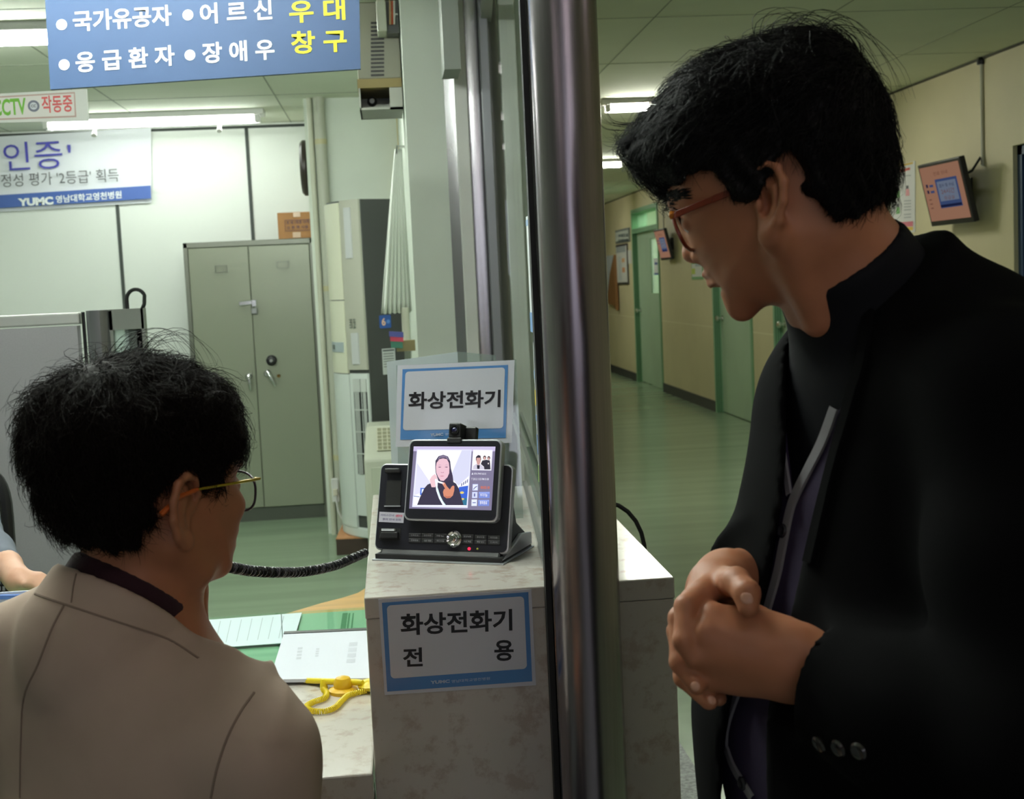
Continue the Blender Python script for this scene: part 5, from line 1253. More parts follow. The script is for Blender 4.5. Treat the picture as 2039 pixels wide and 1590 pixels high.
def wisps(name, m, parent, paths, r, seedv=3):
    """hand-laid loose hairs through given 3d points"""
    rg = np.random.default_rng(seedv); out = []
    for P in paths:
        P = np.array(P, float); t = np.linspace(0, 1, len(P)); tt = np.linspace(0, 1, 14)
        Q = [P[0]*2-P[1]]+list(P)+[P[-1]*2-P[-2]]; pts = []
        for x in tt:
            i = min(int(x*(len(P)-1)), len(P)-2); u = x*(len(P)-1)-i; p0, p1, p2, p3 = Q[i], Q[i+1], Q[i+2], Q[i+3]
            pts.append(0.5*((2*p1)+(-p0+p2)*u+(2*p0-5*p1+4*p2-p3)*u*u+(-p0+3*p1-3*p2+p3)*u**3))
        out.append(pts)
    return hair_mesh(name, m, parent, np.array(out), r, rg)
def ribbon(name, m, parent, P, N_, width, th=0.0016):
    """a flat band laid along points P with surface normals N_"""
    P = np.array(P); N_ = np.array(N_); T = np.gradient(P, axis=0); T /= np.linalg.norm(T, axis=1)[:, None]+1e-9
    S = np.cross(T, N_); S /= np.linalg.norm(S, axis=1)[:, None]+1e-9
    w = np.asarray(width)*np.ones(len(P)); mb = MB(); vs = []
    for i in range(len(P)):
        for a, h in ((-0.5, 0), (-0.42, 1), (0.42, 1), (0.5, 0)): vs.append(P[i]+S[i]*w[i]*a+N_[i]*(th*h-0.0006*(1-h)))
    mb.add(vs, [(i*4+j, i*4+j+1, i*4+j+5, i*4+j+4) for i in range(len(P)-1) for j in range(3)])
    return mb.build(name, m, parent, smooth=True)
def laid(fld, px, off=0.0005, sub=6):
    """points of a photograph path carried onto a surface"""
    P = [np.array(p, float) for p in px]; Q = [2*P[0]-P[1]]+P+[2*P[-1]-P[-2]]; out = []
    for i in range(1, len(Q)-2):
        for k in range(sub):
            u = k/sub; p0, p1, p2, p3 = Q[i-1], Q[i], Q[i+1], Q[i+2]
            out.append(0.5*((2*p1)+(-p0+p2)*u+(2*p0-5*p1+4*p2-p3)*u*u+(-p0+3*p1-3*p2+p3)*u**3))
    out.append(P[-1]); R_ = []
    for q in out:
        h = fld.march(*q)
        if h is not None: R_.append(h)
    R_ = np.array(R_); N_ = fld.grad(R_, 0.006); return R_+N_*off, N_
m_skin = mat('skin', (176, 116, 84), 0.48, var=0.05, vscale=30, sss=0.12, spec=0.4)
m_hair = mat('black hair', (15, 14, 14), 0.5, spec=0.15)
m_hairb = mat('brown black hair', (24, 18, 15), 0.6, spec=0.1)
# ================================================================== THE STANDING MAN
TH = R(24); HD = 1.20; SC = HD/FPX
O1 = at(1560, 400, HD)
ea = math.cos(TH)*_rt-math.sin(TH)*_fw; ec = math.sin(TH)*_rt+math.cos(TH)*_fw
H1 = HeadFrame(O1, ea, _up, ec)
def hp(px, py, c=0.0): return Plane(O1+ec*c, ec).hit(px, py)
def prof(px, k=1.04): return [((x-1560)*SC*k, -(y-400)*SC) for x, y in px]
def hm(px, py, c, sgn):
    q = hp(px, py, 0.0); return q+ec*c*sgn
man = thing('person', 'standing man in a black suit jacket looking down at the video phone', 'person', (0.52, 1.2, 0))
fq1 = R(35); bf = np.array([-math.cos(fq1), -math.sin(fq1), 0]); bs = np.cross([0, 0, 1], bf)
gx = axis((0.10, 0.17, 0.01), (0.17, 0.52, 0.0022), (0.52, 0.95, 0.008)); gy = axis((0.75, 1.0, 0.008), (1.0, 1.34, 0.0022), (1.34, 1.75, 0.009)); gz = axis((0.0, 1.0, 0.012), (1.0, 1.70, 0.0022), (1.70, 1.76, 0.01))
B = Field(gx, gy, gz)
head_px = [(1338, 330), (1338, 375), (1343, 412), (1357, 440), (1377, 470), (1391, 505), (1402, 526), (1410, 535), (1412, 543), (1420, 551), (1427, 560), (1434, 573), (1445, 588), (1469, 602), (1504, 608), (1545, 605), (1600, 585), (1650, 560), (1705, 520), (1722, 440), (1738, 360), (1735, 280), (1705, 200), (1655, 150), (1600, 128), (1510, 138), (1430, 185), (1370, 250)]
hpoly = smooth_poly(prof(head_px), 2)
fn_head = inflate(H1, hpoly, 0.074, 0.068, 2.2, lambda a, b: 1-0.42*np.clip((0.0-b)/0.085, 0, 1)*np.clip((0.05-a)/0.10, 0, 1))
B.custom(fn_head, O1-0.19, O1+0.19, k=0)
# jaw taper, cheek, brow, nose, lips
for sgn in (-1, 1):
    B.ell(hm(1380, 412, 0.026, sgn), (0.014, 0.006, 0.018), [ea, _up, ec], k=0.008)
    B.ell(hm(1380, 447, 0.029, sgn), (0.010, 0.008, 0.013), [ea, _up, ec], k=0.010, op='sub')
    B.ell(hm(1399, 450, 0.030, sgn), (0.0118, 0.0105, 0.0135), [ea, _up, ec], k=0.002)
    B.chain([hm(1392, 440, 0.018, sgn), hm(1377, 436, 0.030, sgn), hm(1398, 442, 0.042, sgn)], [0.002, 0.003, 0.002], k=0.003)
    B.ell(hm(1402, 513, 0.0145, sgn), (0.009, 0.0075, 0.006), [ea, _up, ec], k=0.004)
    B.ell(hm(1397, 523, 0.008, sgn), (0.004, 0.003, 0.004), k=0.002, op='sub')
B.chain([hp(1366, 437), hp(1375, 470), hp(1381, 498)], [0.0065, 0.0078, 0.0092], k=0.006)
B.ell(hp(1381, 505), (0.0105, 0.0090, 0.0110), [ea, _up, ec], k=0.005)
B.chain([hm(1422, 548, 0.017, -1), hp(1409, 543, 0), hm(1422, 548, 0.017, 1)], [0.0025, 0.0055, 0.0025], k=0.003)
B.chain([hm(1432, 564, 0.015, -1), hp(1420, 562, 0), hm(1432, 564, 0.015, 1)], [0.0025, 0.0058, 0.0025], k=0.003)
B.chain([hm(1444, 577, 0.016, -1), hp(1430, 577, 0), hm(1444, 577, 0.016, 1)], [0.002, 0.004, 0.002], k=0.005, op='sub')
B.chain([hm(1404, 529, 0.010, -1), hp(1399, 530, 0), hm(1404, 529, 0.010, 1)], [0.002, 0.0035, 0.002], k=0.004, op='sub')
B.chain([hm(1436, 556, 0.018, -1), hp(1414, 553, 0), hm(1436, 556, 0.018, 1)], [0.0006, 0.0016, 0.0006], k=0.002, op='sub')
B.ell(hp(1478, 602), (0.016, 0.012, 0.018), k=0.012)
# ears
for sgn, in ((-1,), (1,)):
    c0 = sgn*0.077
    E_ = lambda x, y, dc: hp(x+(0 if sgn < 0 else -58), y, c0+sgn*dc)
    B.ell(E_(1534, 395, 0.001), (0.0145, 0.031, 0.005), [ea*math.cos(0.3)+ec*sgn*0.3, _up, ec*math.cos(0.3)-ea*sgn*0.3], k=0.006)
    B.chain([E_(1512, 392, -0.002), E_(1504, 365, 0.002), E_(1511, 340, 0.004), E_(1528, 328, 0.007), E_(1548, 334, 0.011), E_(1561, 362, 0.015), E_(1560, 400, 0.014), E_(1550, 438, 0.010), E_(1536, 462, 0.004)], [0.0025, 0.003, 0.0033, 0.0036, 0.004, 0.0042, 0.004, 0.0042, 0.005], k=0.003)
    B.ell(E_(1530, 462, 0.001), (0.0075, 0.010, 0.0045), [ea, _up, ec], k=0.005)
    B.chain([E_(1540, 352, 0.005), E_(1545, 385, 0.008), E_(1541, 418, 0.007), E_(1530, 436, 0.004)], [0.0022, 0.003, 0.003, 0.0026], k=0.003)
    B.chain([E_(1525, 372, 0.002), E_(1536, 366, 0.006)], [0.002, 0.0015], k=0.003)
    B.ell(E_(1521, 405, 0.004), (0.0075, 0.0125, 0.0095), [ea, _up, ec], k=0.003, op='sub')
    B.ell(E_(1528, 350, 0.0075), (0.0085, 0.0075, 0.0045), [ea, _up, ec], k=0.003, op='sub')
    B.ell(E_(1511, 408, 0.001), (0.0038, 0.006, 0.004), [ea, _up, ec], k=0.003)
# neck
nk0, nk1 = hp(1640, 470), at(1745, 640, 1.21)
B.chain([nk0, nk0*0.5+nk1*0.5, nk1+np.array([0.02, 0.0, -0.05])], [0.058, 0.0575, 0.066], k=0.02)
B.chain([hp(1560, 480, -0.062), at(1625, 640, 1.165)], [0.012, 0.010], k=0.025)      # neck muscle
B.ell(hp(1598, 628), (0.012, 0.014, 0.011), k=0.015)                                   # throat
# trunk, arms, legs (mostly under the clothes)
chest, belly, pelv = at(1850, 900, 1.215), at(1755, 1480, 1.21), at(1770, 1780, 1.21)
shF, shN = at(1690, 775, 1.35), at(2005, 790, 1.06)
elF, elN = at(1640, 1115, 1.40), at(2050, 1500, 0.985)
wrF, wrN = at(1445, 1155, 1.195), at(1595, 1318, 1.105)
B.chain([chest, belly, pelv], [0.148, 0.142, 0.15], k=0.05, flat=bf, ratio=0.72)
B.chain([shF, nk1+[0.02, 0, -0.06], shN], [0.05, 0.06, 0.05], k=0.05)
B.chain([shF, elF, wrF], [0.042, 0.036, 0.026], k=0.03); B.chain([shN, elN, wrN], [0.042, 0.037, 0.027], k=0.03)
hipc = np.array([pelv[0], pelv[1], 0.86])
for sg in (-1, 1):
    B.chain([hipc+bs*0.09*sg, hipc+bs*0.10*sg+bf*0.02+[0, 0, -0.40], hipc+bs*0.11*sg+[0, 0, -0.79]], [0.075, 0.055, 0.04], k=0.03)
    B.cone(hipc+bs*0.11*sg+[0, 0, -0.82], hipc+bs*0.12*sg+bf*0.14+[0, 0, -0.835], 0.032, 0.022, k=0.02)
# near (left) hand: a loose fist seen from the back
Kn = [at(1417, 1228, 1.112), at(1402, 1262, 1.100), at(1400, 1303, 1.102), at(1415, 1343, 1.112)]
W0 = [at(1570, 1288, 1.112), at(1572, 1305, 1.102), at(1572, 1326, 1.102), at(1566, 1346, 1.112)]
for i in range(4): B.cone(W0[i], Kn[i], 0.021, 0.0125 if i < 3 else 0.0115, k=0.014)
B.cone(wrN, (W0[1]+W0[2])/2, 0.030, 0.030, k=0.012, flat=_fw, ratio=0.78)
B.ell(at(1480, 1295, 1.118), (0.046, 0.036, 0.020), [_rt*0.96-_up*-0.0, _up, _fw], k=0.012)
for i, (k1, k2, k3) in enumerate((((1400, 1250, 1.150), (1440, 1262, 1.172), (1478, 1262, 1.165)), ((1388, 1285, 1.142), (1432, 1295, 1.168), (1474, 1296, 1.162)), ((1390, 1320, 1.142), (1432, 1328, 1.165), (1472, 1326, 1.158)), ((1408, 1355, 1.145), (1442, 1358, 1.164), (1474, 1352, 1.157)))):
    B.chain([Kn[i], at(*k1), at(*k2), at(*k3)], [0.0122, 0.0105, 0.0095, 0.0085], k=0.004)
B.chain([at(1560, 1262, 1.12), at(1500, 1232, 1.135), at(1455, 1222, 1.148), at(1425, 1222, 1.155)], [0.016, 0.0125, 0.011, 0.009], k=0.006)
# far (right) hand laid over it: thumb on top, four fingers wrapped round the front of the fist
MC = [at(1398, 1180, 1.130), at(1380, 1196, 1.153), at(1372, 1214, 1.178), at(1378, 1236, 1.20)]
for i in range(4): B.cone(at(1448-4*i, 1152+4*i, 1.165+0.012*i), MC[i], 0.017, 0.0118, k=0.010)
B.cone(wrF, at(1425, 1168, 1.175), 0.027, 0.026, k=0.012)
FG = (((1366, 1206, 1.110), (1361, 1275, 1.096), (1380, 1312, 1.095)),
      ((1353, 1230, 1.131), (1354, 1318, 1.112), (1388, 1366, 1.100)),
      ((1350, 1256, 1.156), (1362, 1348, 1.134), (1412, 1396, 1.112)),
      ((1360, 1284, 1.184), (1390, 1368, 1.160), (1432, 1390, 1.138)))
for i, ch_ in enumerate(FG):
    B.chain([MC[i]]+[at(*q) for q in ch_], [0.0112, 0.0098, 0.0090, 0.0076] if i < 3 else [0.010, 0.0088, 0.008, 0.0068], k=0.0035)
B.chain([at(1440, 1160, 1.150), at(1466, 1158, 1.112), at(1487, 1180, 1.090), at(1490, 1208, 1.084)], [0.015, 0.0122, 0.0110, 0.0090], k=0.005)
B.mesh('body', m_skin, man, 1)

# nails
def nail(fld, px, py, w, h, ang, par):
    c = fld.march(px, py, 0.9, 1.3)
    if c is None: return
    n_ = fld.grad(c, 0.003)[0]; u = _rt*math.cos(ang)-_up*math.sin(ang); u = u-n_*(u@n_); u /= np.linalg.norm(u); v = np.cross(n_, u); mb = MB()
    mb.lathe(c-n_*0.0006, [(1.0, 0), (0.8, 0.0008), (0.4, 0.0011)], 18, n_)
    V_ = np.array(mb.v)-(c); mb.v = [tuple(c+n_*(p@n_)+u*(p@u)*w+v*(p@v)*h) for p in V_]
    mb.build('fingernail', mat('fingernail', (206, 156, 130), 0.25), par, smooth=True)
nail(B, 1487, 1191, 0.0058, 0.0050, 0.9, man); nail(B, 1418, 1393, 0.0042, 0.0036, 0.7, man); nail(B, 1384, 1366, 0.0042, 0.004, 0.9, man)

# eyes, brows
for sg in (-1, 1):
    e = MB(); c = hm(1400, 449, 0.0305, sg); e.lathe(c, [(0.0118*math.sin(math.pi*i/12)+1e-5, -0.0118*math.cos(math.pi*i/12)) for i in range(13)], 20, -ea)
    eo = e.build('eye', mat('eye white', (214, 208, 200), 0.2), man, smooth=True)
    e = MB(); e.lathe(c-ea*0.0112, [(0.0055, 0), (0.0055, 0.0007), (0.002, 0.0012)], 18, -ea-_up*0.35); e.build('iris', mat('dark iris', (34, 22, 16), 0.15), eo, smooth=True)
br = []
rg = np.random.default_rng(5)
for sg in (-1, 1):
    for i in range(420):
        t = rg.random(); x = 1344+t*66+rg.normal(0, 2); y = 406-10*math.sin(t*2.4)-rg.random()*10+t*4
        c = sg*(0.018+0.034*t); p = hm(x+8, y, abs(c), sg)
        
        for _ in range(10):
            v = B.sample(p)[0]; g = B.grad(p)[0]; p = p-g*v*0.7
        d = ea*0.9+_up*0.12+g*0.12+rg.normal(0, 0.05, 3); d = d-g*(d@g)*0.8; p = p+g*0.0006; br.append([p+d*0.011*u for u in np.linspace(0, 1, 5)])
hair_mesh('eyebrow', m_hair, man, np.array(br), 0.0006, rg)

# hair: a shell on the scalp and many fine strands on it
HF_ = Field(axis((0.08, 0.56, 0.003)), axis((0.98, 1.46, 0.003)), axis((1.36, 1.70, 0.003)))
outer_px = [(1282, 296), (1312, 232), (1352, 175), (1392, 138), (1430, 115), (1485, 100), (1560, 84), (1640, 84), (1690, 108), (1728, 150), (1752, 215), (1768, 300), (1766, 380), (1750, 420), (1735, 470), (1690, 500), (1600, 520), (1480, 520), (1400, 480), (1350, 420), (1318, 362), (1294, 335)]
fn_hair = inflate(H1, smooth_poly(prof(outer_px, 1.0), 2), 0.085, 0.062, 2.3)
reg_px = [(1180, 330), (1230, 200), (1400, 0), (1850, 0), (1850, 450), (1790, 455), (1745, 468), (1702, 476), (1665, 464), (1636, 450), (1606, 432), (1584, 408), (1576, 374), (1570, 340), (1550, 318), (1528, 310), (1502, 324), (1490, 346), (1472, 386), (1462, 410), (1446, 404), (1437, 372), (1415, 360), (1392, 342), (1372, 330), (1356, 338), (1338, 356), (1318, 354), (1290, 330)]
reg = [((x-1560)*SC, -(y-400)*SC) for x, y in reg_px]
rx0, ry0 = -0.25, -0.13
RGA = np.arange(rx0, 0.25, 0.0015); RGB = np.arange(ry0, 0.25, 0.0015)
RT = poly_sd(reg, RGA[:, None], RGB[None, :]).astype(np.float32)
def region(a, b):   # a measured on the near surface as seen
    i = np.clip(((a-rx0)/0.0015).astype(int), 0, len(RGA)-1); j = np.clip(((b-ry0)/0.0015).astype(int), 0, len(RGB)-1); return RT[i, j]
def fn_h(X, Y, Z):
    d = fn_hair(X, Y, Z); a, b, c = H1.loc(X, Y, Z); a, b, c = np.broadcast_arrays(a, b, c)
    av = a*math.cos(TH)-np.abs(c)*math.sin(TH)*1.0; dep = 1+(-a*math.sin(TH)-np.abs(c)*math.cos(TH))/HD
    return np.maximum(d, -(region(av/dep, b/dep)+0.008)*0.8)
HF_.custom(fn_h, O1-0.3, O1+0.3, k=0)
# forelock sweeping forward of the brow
for pth, rr in ((((1400, 210), (1325, 258), (1264, 290)), (0.024, 0.015, 0.004)), (((1420, 250), (1345, 300), (1300, 325), (1312, 352)), (0.024, 0.016, 0.010, 0.003)), (((1440, 265), (1370, 315), (1335, 352)), (0.024, 0.016, 0.005))):
    for c in (-0.022, 0.0, 0.022): HF_.chain([hm(x+12, y, abs(c), -1 if c < 0 else 1) for x, y in pth], rr, k=0.012)
rgn = np.random.default_rng(11)
lump = rgn.normal(0, 1, (90, 3)); 
X, Y, Z = HF_.ax[0][:, None, None], HF_.ax[1][None, :, None], HF_.ax[2][None, None, :]
a, b, c = H1.loc(X, Y, Z)
HF_.F += (0.0022*np.sin(a*150+3*np.sin(b*60))*np.sin(b*120+c*90+2*np.sin(a*70))+0.0012*np.sin(a*320+b*200+c*150)).astype(np.float32)
hair = HF_.mesh('hair', m_hair, man, 1)
rg = np.random.default_rng(21)
rt_ = surface_points(hair, 15000, rg)
crown = H1.P(0.075, 0.115, 0.0)
dd = rt_-crown; g = HF_.grad(rt_); dd = dd-g*(dd*g).sum(1)[:, None]
Ln = 0.028+0.03*rg.random(len(rt_)); la = (rt_-O1)@ea; lb = (rt_-O1)@_up
Ln = Ln*np.where(lb > 0.06, 1.3, 1.0)*np.where((la > 0.03) & (lb < 0.02), 0.45, 1.0)*np.where((la < 0.0) & (lb < 0.03) & (la > -0.075), 0.5, 1.0)
_a, _b, _c = la, lb, (rt_-O1)@ec
_dep = 1+(-_a*math.sin(TH)-np.abs(_c)*math.cos(TH))/HD; _rd = region((_a*math.cos(TH)-np.abs(_c)*math.sin(TH))/_dep, _b/_dep)
_side = np.abs(_c) > 0.045
Ln = np.where(_side & (lb < 0.05), np.minimum(Ln, 0.007+np.maximum(_rd+0.008, 0)*0.9), Ln)
strands('hair_strands', m_hair, hair, rt_, dd, Ln, HF_, n=6, r=0.00042, curl=0.5, lift=0.35, grav=0.04, seedv=31, hug=0.002)
W_ = []
def wp(*q): return [hm(x, y, abs(c), -1 if c < 0 else 1) for x, y, c in q]
rgw = np.random.default_rng(8)
for i in range(26):
    x = 1480+rgw.random()*90; h = 30+rgw.random()*35; w = 70+rgw.random()*60; c = rgw.normal(0, 0.02)
    W_.append(wp((x, 95, c), (x+8+rgw.normal(0, 6), 95-h*0.9, c), (x+w*0.5, 90-h*1.1, c), (x+w, 95-h*0.75+rgw.normal(0, 8), c), (x+w*1.25, 110, c)))
for i in range(22):
    x = 1600+rgw.random()*90; h = 22+rgw.random()*30; w = 60+rgw.random()*60; c = rgw.normal(0, 0.02)
    W_.append(wp((x-60, 84, c), (x-20, 84-h, c), (x+w*0.4, 92-h*0.8, c), (x+w, 130-h*0.2+rgw.random()*10, c), (x+w+25, 190, c)))
for i in range(16):
    c = rgw.normal(0, 0.02); y = rgw.random()*60
    W_.append(wp((1660, 95+y*0.5, c), (1715, 105+y*0.4, c), (1755+y*0.2, 160+y*0.4, c), (1772+y*0.15, 230+y*0.3, c)))
for i in range(34):
    c = rgw.normal(0, 0.025); y = rgw.normal(0, 14); e = rgw.random()
    W_.append(wp((1310, 262+y, c), (1270, 270+y*1.1, c), (1240-16*e, 268+y*1.2, c), (1222-14*e, 245+y*1.6+20*(1-e), c)))
for i in range(26):
    c = rgw.normal(0, 0.02); y = rgw.random()*30
    W_.append(wp((1330, 230+y, c), (1290, 280+y, c), (1282+rgw.normal(0, 5), 320+y, c), (1300+rgw.normal(0, 8), 350+y*0.5, c)))
for i in range(20):
    c = -0.06-0.01*rgw.random(); x = 1450+rgw.normal(0, 14)
    W_.append([hp(x+16, 345, c-0.012), hp(x+12, 375, c-0.013), hp(x+8, 400+rgw.random()*12, c-0.012)])
wisps('loose_hairs', m_hair, hair, W_, 0.00042)

# eyeglasses
m_tort = mat('tortoise red brown acetate', (122, 44, 18), 0.35, coat=0.1)
gl = thing('eyeglasses', None, None, (0, 0, 0)); gl.parent = man; gl.location = (0, 0, 0)
gl.location = tuple(-np.array(man.location)); 
del_keys = [k for k in ('label', 'category') if k in gl]
def lens_path(sg):
    pts_ = []
    for i in range(28):
        t = 2*math.pi*i/28; u = math.copysign(abs(math.cos(t))**0.8, math.cos(t)); v = math.copysign(abs(math.sin(t))**0.8, math.sin(t))
        pts_.append((sg*(0.0345+0.0262*u), 0.0165*v))
    return pts_
GO = Plane(O1+ec*(-0.034), ec).hit(1359, 465)
GO = GO-ec*(-0.034)                                       # bridge centre on the mid plane
gt = R(22); gu = _up*math.cos(gt)+(-ea)*(-math.sin(gt))*(-1) if False else _up*math.cos(gt)-ea*math.sin(gt)
gn = -ea*math.cos(gt)-_up*math.sin(gt)
def gp(c, v, back=0.0): return GO+ec*c+gu*v-gn*(back+0.8*c*c)
for sg in (-1, 1):
    lp_ = lens_path(sg)
    MB().tube([gp(c, v) for c, v in lp_], 0.0019, 8, closed=True).build('rim', m_tort, gl, smooth=True)
    MB().poly([gp(c, v) for c, v in lp_]).build('lens', glass_mat('spectacle lens', (240, 244, 240), 0.10), gl)
    hinge = gp(sg*0.0605, 0.012)
    earp = hp(1506, 362, sg*0.079) if sg < 0 else hp(1448, 362, sg*0.079)
    tip = hp(1553, 400, sg*0.081) if sg < 0 else hp(1495, 400, sg*0.081)
    P_ = [gp(sg*0.058, 0.012), hinge-gn*0.004+ec*sg*0.003, hinge*0.5+earp*0.5+ec*sg*0.004, earp, earp*0.4+tip*0.6+_up*0.004, tip]
    tb = MB(); 
    for i in range(len(P_)-1):
        a_, b_ = P_[i], P_[i+1]; h_ = 0.0035 if i < 3 else 0.002
        tb.prism([a_-_up*h_*0.9, b_-_up*h_*0.8, b_+_up*h_*0.8, a_+_up*h_*0.9], ec*0.0022*-sg)
    tb.build('temple', m_tort, gl, bevel=0.0006)
MB().tube([gp(-0.010, 0.006), gp(-0.005, 0.009, -0.001), gp(0.005, 0.009, -0.001), gp(0.010, 0.006)], 0.002, 8).build('bridge', m_tort, gl, smooth=True)
MB().tube([gp(-0.0595, 0.0125), gp(-0.0535, 0.0165)], 0.003, 8).build('amber_corner', mat('amber acetate', (196, 120, 40), 0.25), gl, smooth=True)

# ---------------------------------------------------------------- clothes
cx_ = axis((0.12, 0.20, 0.01), (0.20, 0.70, 0.005), (0.70, 0.95, 0.01)); cy_ = axis((0.72, 0.90, 0.01), (0.90, 1.58, 0.005), (1.58, 1.75, 0.012)); cz_ = axis((0.70, 0.86, 0.01), (0.86, 1.52, 0.005), (1.52, 1.56, 0.01))
m_black_cloth = mat('black suit cloth', (9, 9, 10), 0.9, bump=0.02, bscale=500, spec=0.06)
m_shirt = mat('dark navy shirt', (13, 14, 19), 0.7, spec=0.15)
m_vest = mat('purple knit', (42, 31, 60), 0.85, bump=0.08, bscale=420)
m_trim = mat('grey knit band', (128, 126, 130), 0.85, bump=0.05, bscale=500)
def opening(poly, f0=0.0, s_max=0.2):
    P_ = np.array(poly, float); lo = P_.min(0)-150; hi = P_.max(0)+150; h = 3.0
    A_ = np.arange(lo[0], hi[0], h); Bz = np.arange(lo[1], hi[1], h); T = poly_sd(P_, A_[:, None], Bz[None, :]).astype(np.float32)
    def fn(X, Y, Z):
        q = (X-CAM[0], Y-CAM[1], Z-CAM[2]); dz = q[0]*_fw[0]+q[1]*_fw[1]+q[2]*_fw[2]
        x = IMG_W/2+FPX*(q[0]*_rt[0]+q[1]*_rt[1]+q[2]*_rt[2])/dz; y = IMG_H/2-FPX*(q[0]*_up[0]+q[1]*_up[1]+q[2]*_up[2])/dz
        f_ = (X-chest[0])*bf[0]+(Y-chest[1])*bf[1]+0*Z
        i = np.clip(((x-lo[0])/h).astype(int), 0, len(A_)-1); j = np.clip(((y-lo[1])/h).astype(int), 0, len(Bz)-1)
        return np.maximum(-T[i, j]*dz/FPX, f0-f_)
    return fn
lo_, hi_ = np.array([0.1, 0.7, 0.7]), np.array([0.95, 1.75, 1.56])
SH = Field(cx_, cy_, cz_)
SH.chain([chest, belly, pelv], [0.155, 0.149, 0.150], k=0.05, flat=bf, ratio=0.72)
SH.chain([shF, nk1+[0.02, 0, -0.06], shN], [0.052, 0.064, 0.052], k=0.05)
na = nk1-nk0; na /= np.linalg.norm(na)
SH.cone(nk1-na*0.085, nk1+na*0.05, 0.0635, 0.080, k=0.01)
SH.cone(nk1+[-0.01, 0.0, -0.04], at(1745, 800, 1.22), 0.066, 0.07, k=0.03)
topc = nk1-na*0.072
SH.custom(lambda X, Y, Z: np.maximum((X-topc[0])*na[0]+(Y-topc[1])*na[1]+(Z-topc[2])*na[2], np.sqrt((X-topc[0])**2+(Y-topc[1])**2+(Z-topc[2])**2)-0.12), topc-0.15, topc+0.15, k=0.003, op='sub')
SH.mesh('shirt', m_shirt, man, 1)
VE = Field(cx_, cy_, cz_)
VE.chain([chest, belly, pelv+[0, 0, 0.06]], [0.163, 0.158, 0.155], k=0.05, flat=bf, ratio=0.73)
VE.cone(shF*0.7+shN*0.3, shF*0.3+shN*0.7, 0.06, 0.06, k=0.05)
V_full = Field(cx_, cy_, cz_); V_full.F = VE.F.copy()
VE.custom(opening(((1668, 803), (1641, 878), (1611, 938), (1584, 995), (1576, 960), (1568, 890), (1560, 800), (1555, 640), (1720, 600))), lo_, hi_, k=0.004, op='sub')
VE.mesh('vest', m_vest, man, 1)
def trim(name, px, w):
    P_, N_ = laid(V_full, px, 0.0012)
    if len(P_) > 3: return ribbon(name, m_trim, man, P_, N_, w)
trim('vest_trim', ((1663, 812), (1638, 880), (1608, 940), (1586, 985), (1574, 1020), (1560, 1090), (1545, 1160), (1505, 1290), (1464, 1395), (1449, 1445), (1446, 1485)), 0.0115)
trim('vest_trim', ((1560, 890), (1566, 930), (1574, 985)), 0.008)
trim('vest_trim', ((1449, 1490), (1462, 1525), (1486, 1565), (1500, 1588)), 0.010)
for q in ((1563, 1057), (1445, 1477), (1482, 1558)):
    c = V_full.march(*q)
    if c is not None:
        n_ = V_full.grad(c)[0]; MB().lathe(c+n_*0.001, [(0.0062, 0), (0.0066, 0.002), (0.005, 0.0036), (0.0035, 0.0026)], 20, n_).build('vest_button', mat('smoky button', (52, 52, 56), 0.2), man, smooth=True)
JT = Field(cx_, cy_, cz_)
JT.chain([chest, belly, pelv+[0, 0, 0.02]], [0.182, 0.180, 0.185], k=0.06, flat=bf, ratio=0.74)
JT.chain([shF, nk1+[0.035, 0.0, -0.055], shN], [0.064, 0.066, 0.066], k=0.06)
nb = nk1+[0.02, 0.0, 0.0]
JT.cone(nb-na*0.045+[0.012, 0.0, -0.004], nb+na*0.05, 0.072, 0.086, k=0.02)
topj = nk1-na*0.038
JT.custom(lambda X, Y, Z: np.maximum((X-topj[0])*na[0]+(Y-topj[1])*na[1]+(Z-topj[2])*na[2], np.sqrt((X-topj[0])**2+(Y-topj[1])**2+(Z-topj[2])**2)-0.14), topj-0.16, topj+0.16, k=0.006, op='sub')
JT.custom(opening(((1720, 590), (1706, 700), (1678, 800), (1650, 900), (1622, 1010), (1596, 1120), (1565, 1240), (1535, 1390), (1524, 1480), (1519, 1720), (1428, 1720), (1432, 1590), (1436, 1490), (1456, 1390), (1528, 1160), (1556, 1010), (1562, 900), (1562, 780), (1570, 690), (1600, 630)), 0.0), lo_, hi_, k=0.006, op='sub')
SL = Field(cx_, cy_, cz_)
cuF = wrF*0.80+elF*0.20; cuN = wrN*0.90+elN*0.10
SL.chain([shF, elF*0.5+shF*0.5+bf*-0.01, elF, cuF-(wrF-elF)*-0.06], [0.060, 0.052, 0.050, 0.043], k=0.02)
SL.chain([shN, elN*0.5+shN*0.5, elN, elN*0.5+wrN*0.5+[0, 0, -0.012], cuN+(wrN-elN)*0.04+[0, 0, -0.012]], [0.068, 0.064, 0.064, 0.060, 0.050], k=0.03)
for cu_, w_, el_ in ((cuF, wrF, elF), (cuN, wrN, elN)):
    d_ = (w_-el_)/np.linalg.norm(w_-el_); c_ = cu_.copy()
    SL.custom(lambda X, Y, Z: np.maximum(-((X-c_[0])*d_[0]+(Y-c_[1])*d_[1]+(Z-c_[2])*d_[2]), np.sqrt((X-c_[0])**2+(Y-c_[1])**2+(Z-c_[2])**2)-0.09), c_-0.1, c_+0.1, k=0.004, op='sub')
    SL.cone(c_-d_*0.03, c_+d_*0.04, 0.033, 0.040, k=0.004, op='sub')
X, Y, Z = (cx_[:, None, None], cy_[None, :, None], cz_[None, None, :])
de = np.sqrt((X-elF[0])**2+(Y-elF[1])**2+(Z-elF[2]-0.04)**2)
SL.F += (0.005*np.exp(-(de/0.11)**2)*np.sin((X*0.5+Z*1.0)*95)).astype(np.float32)
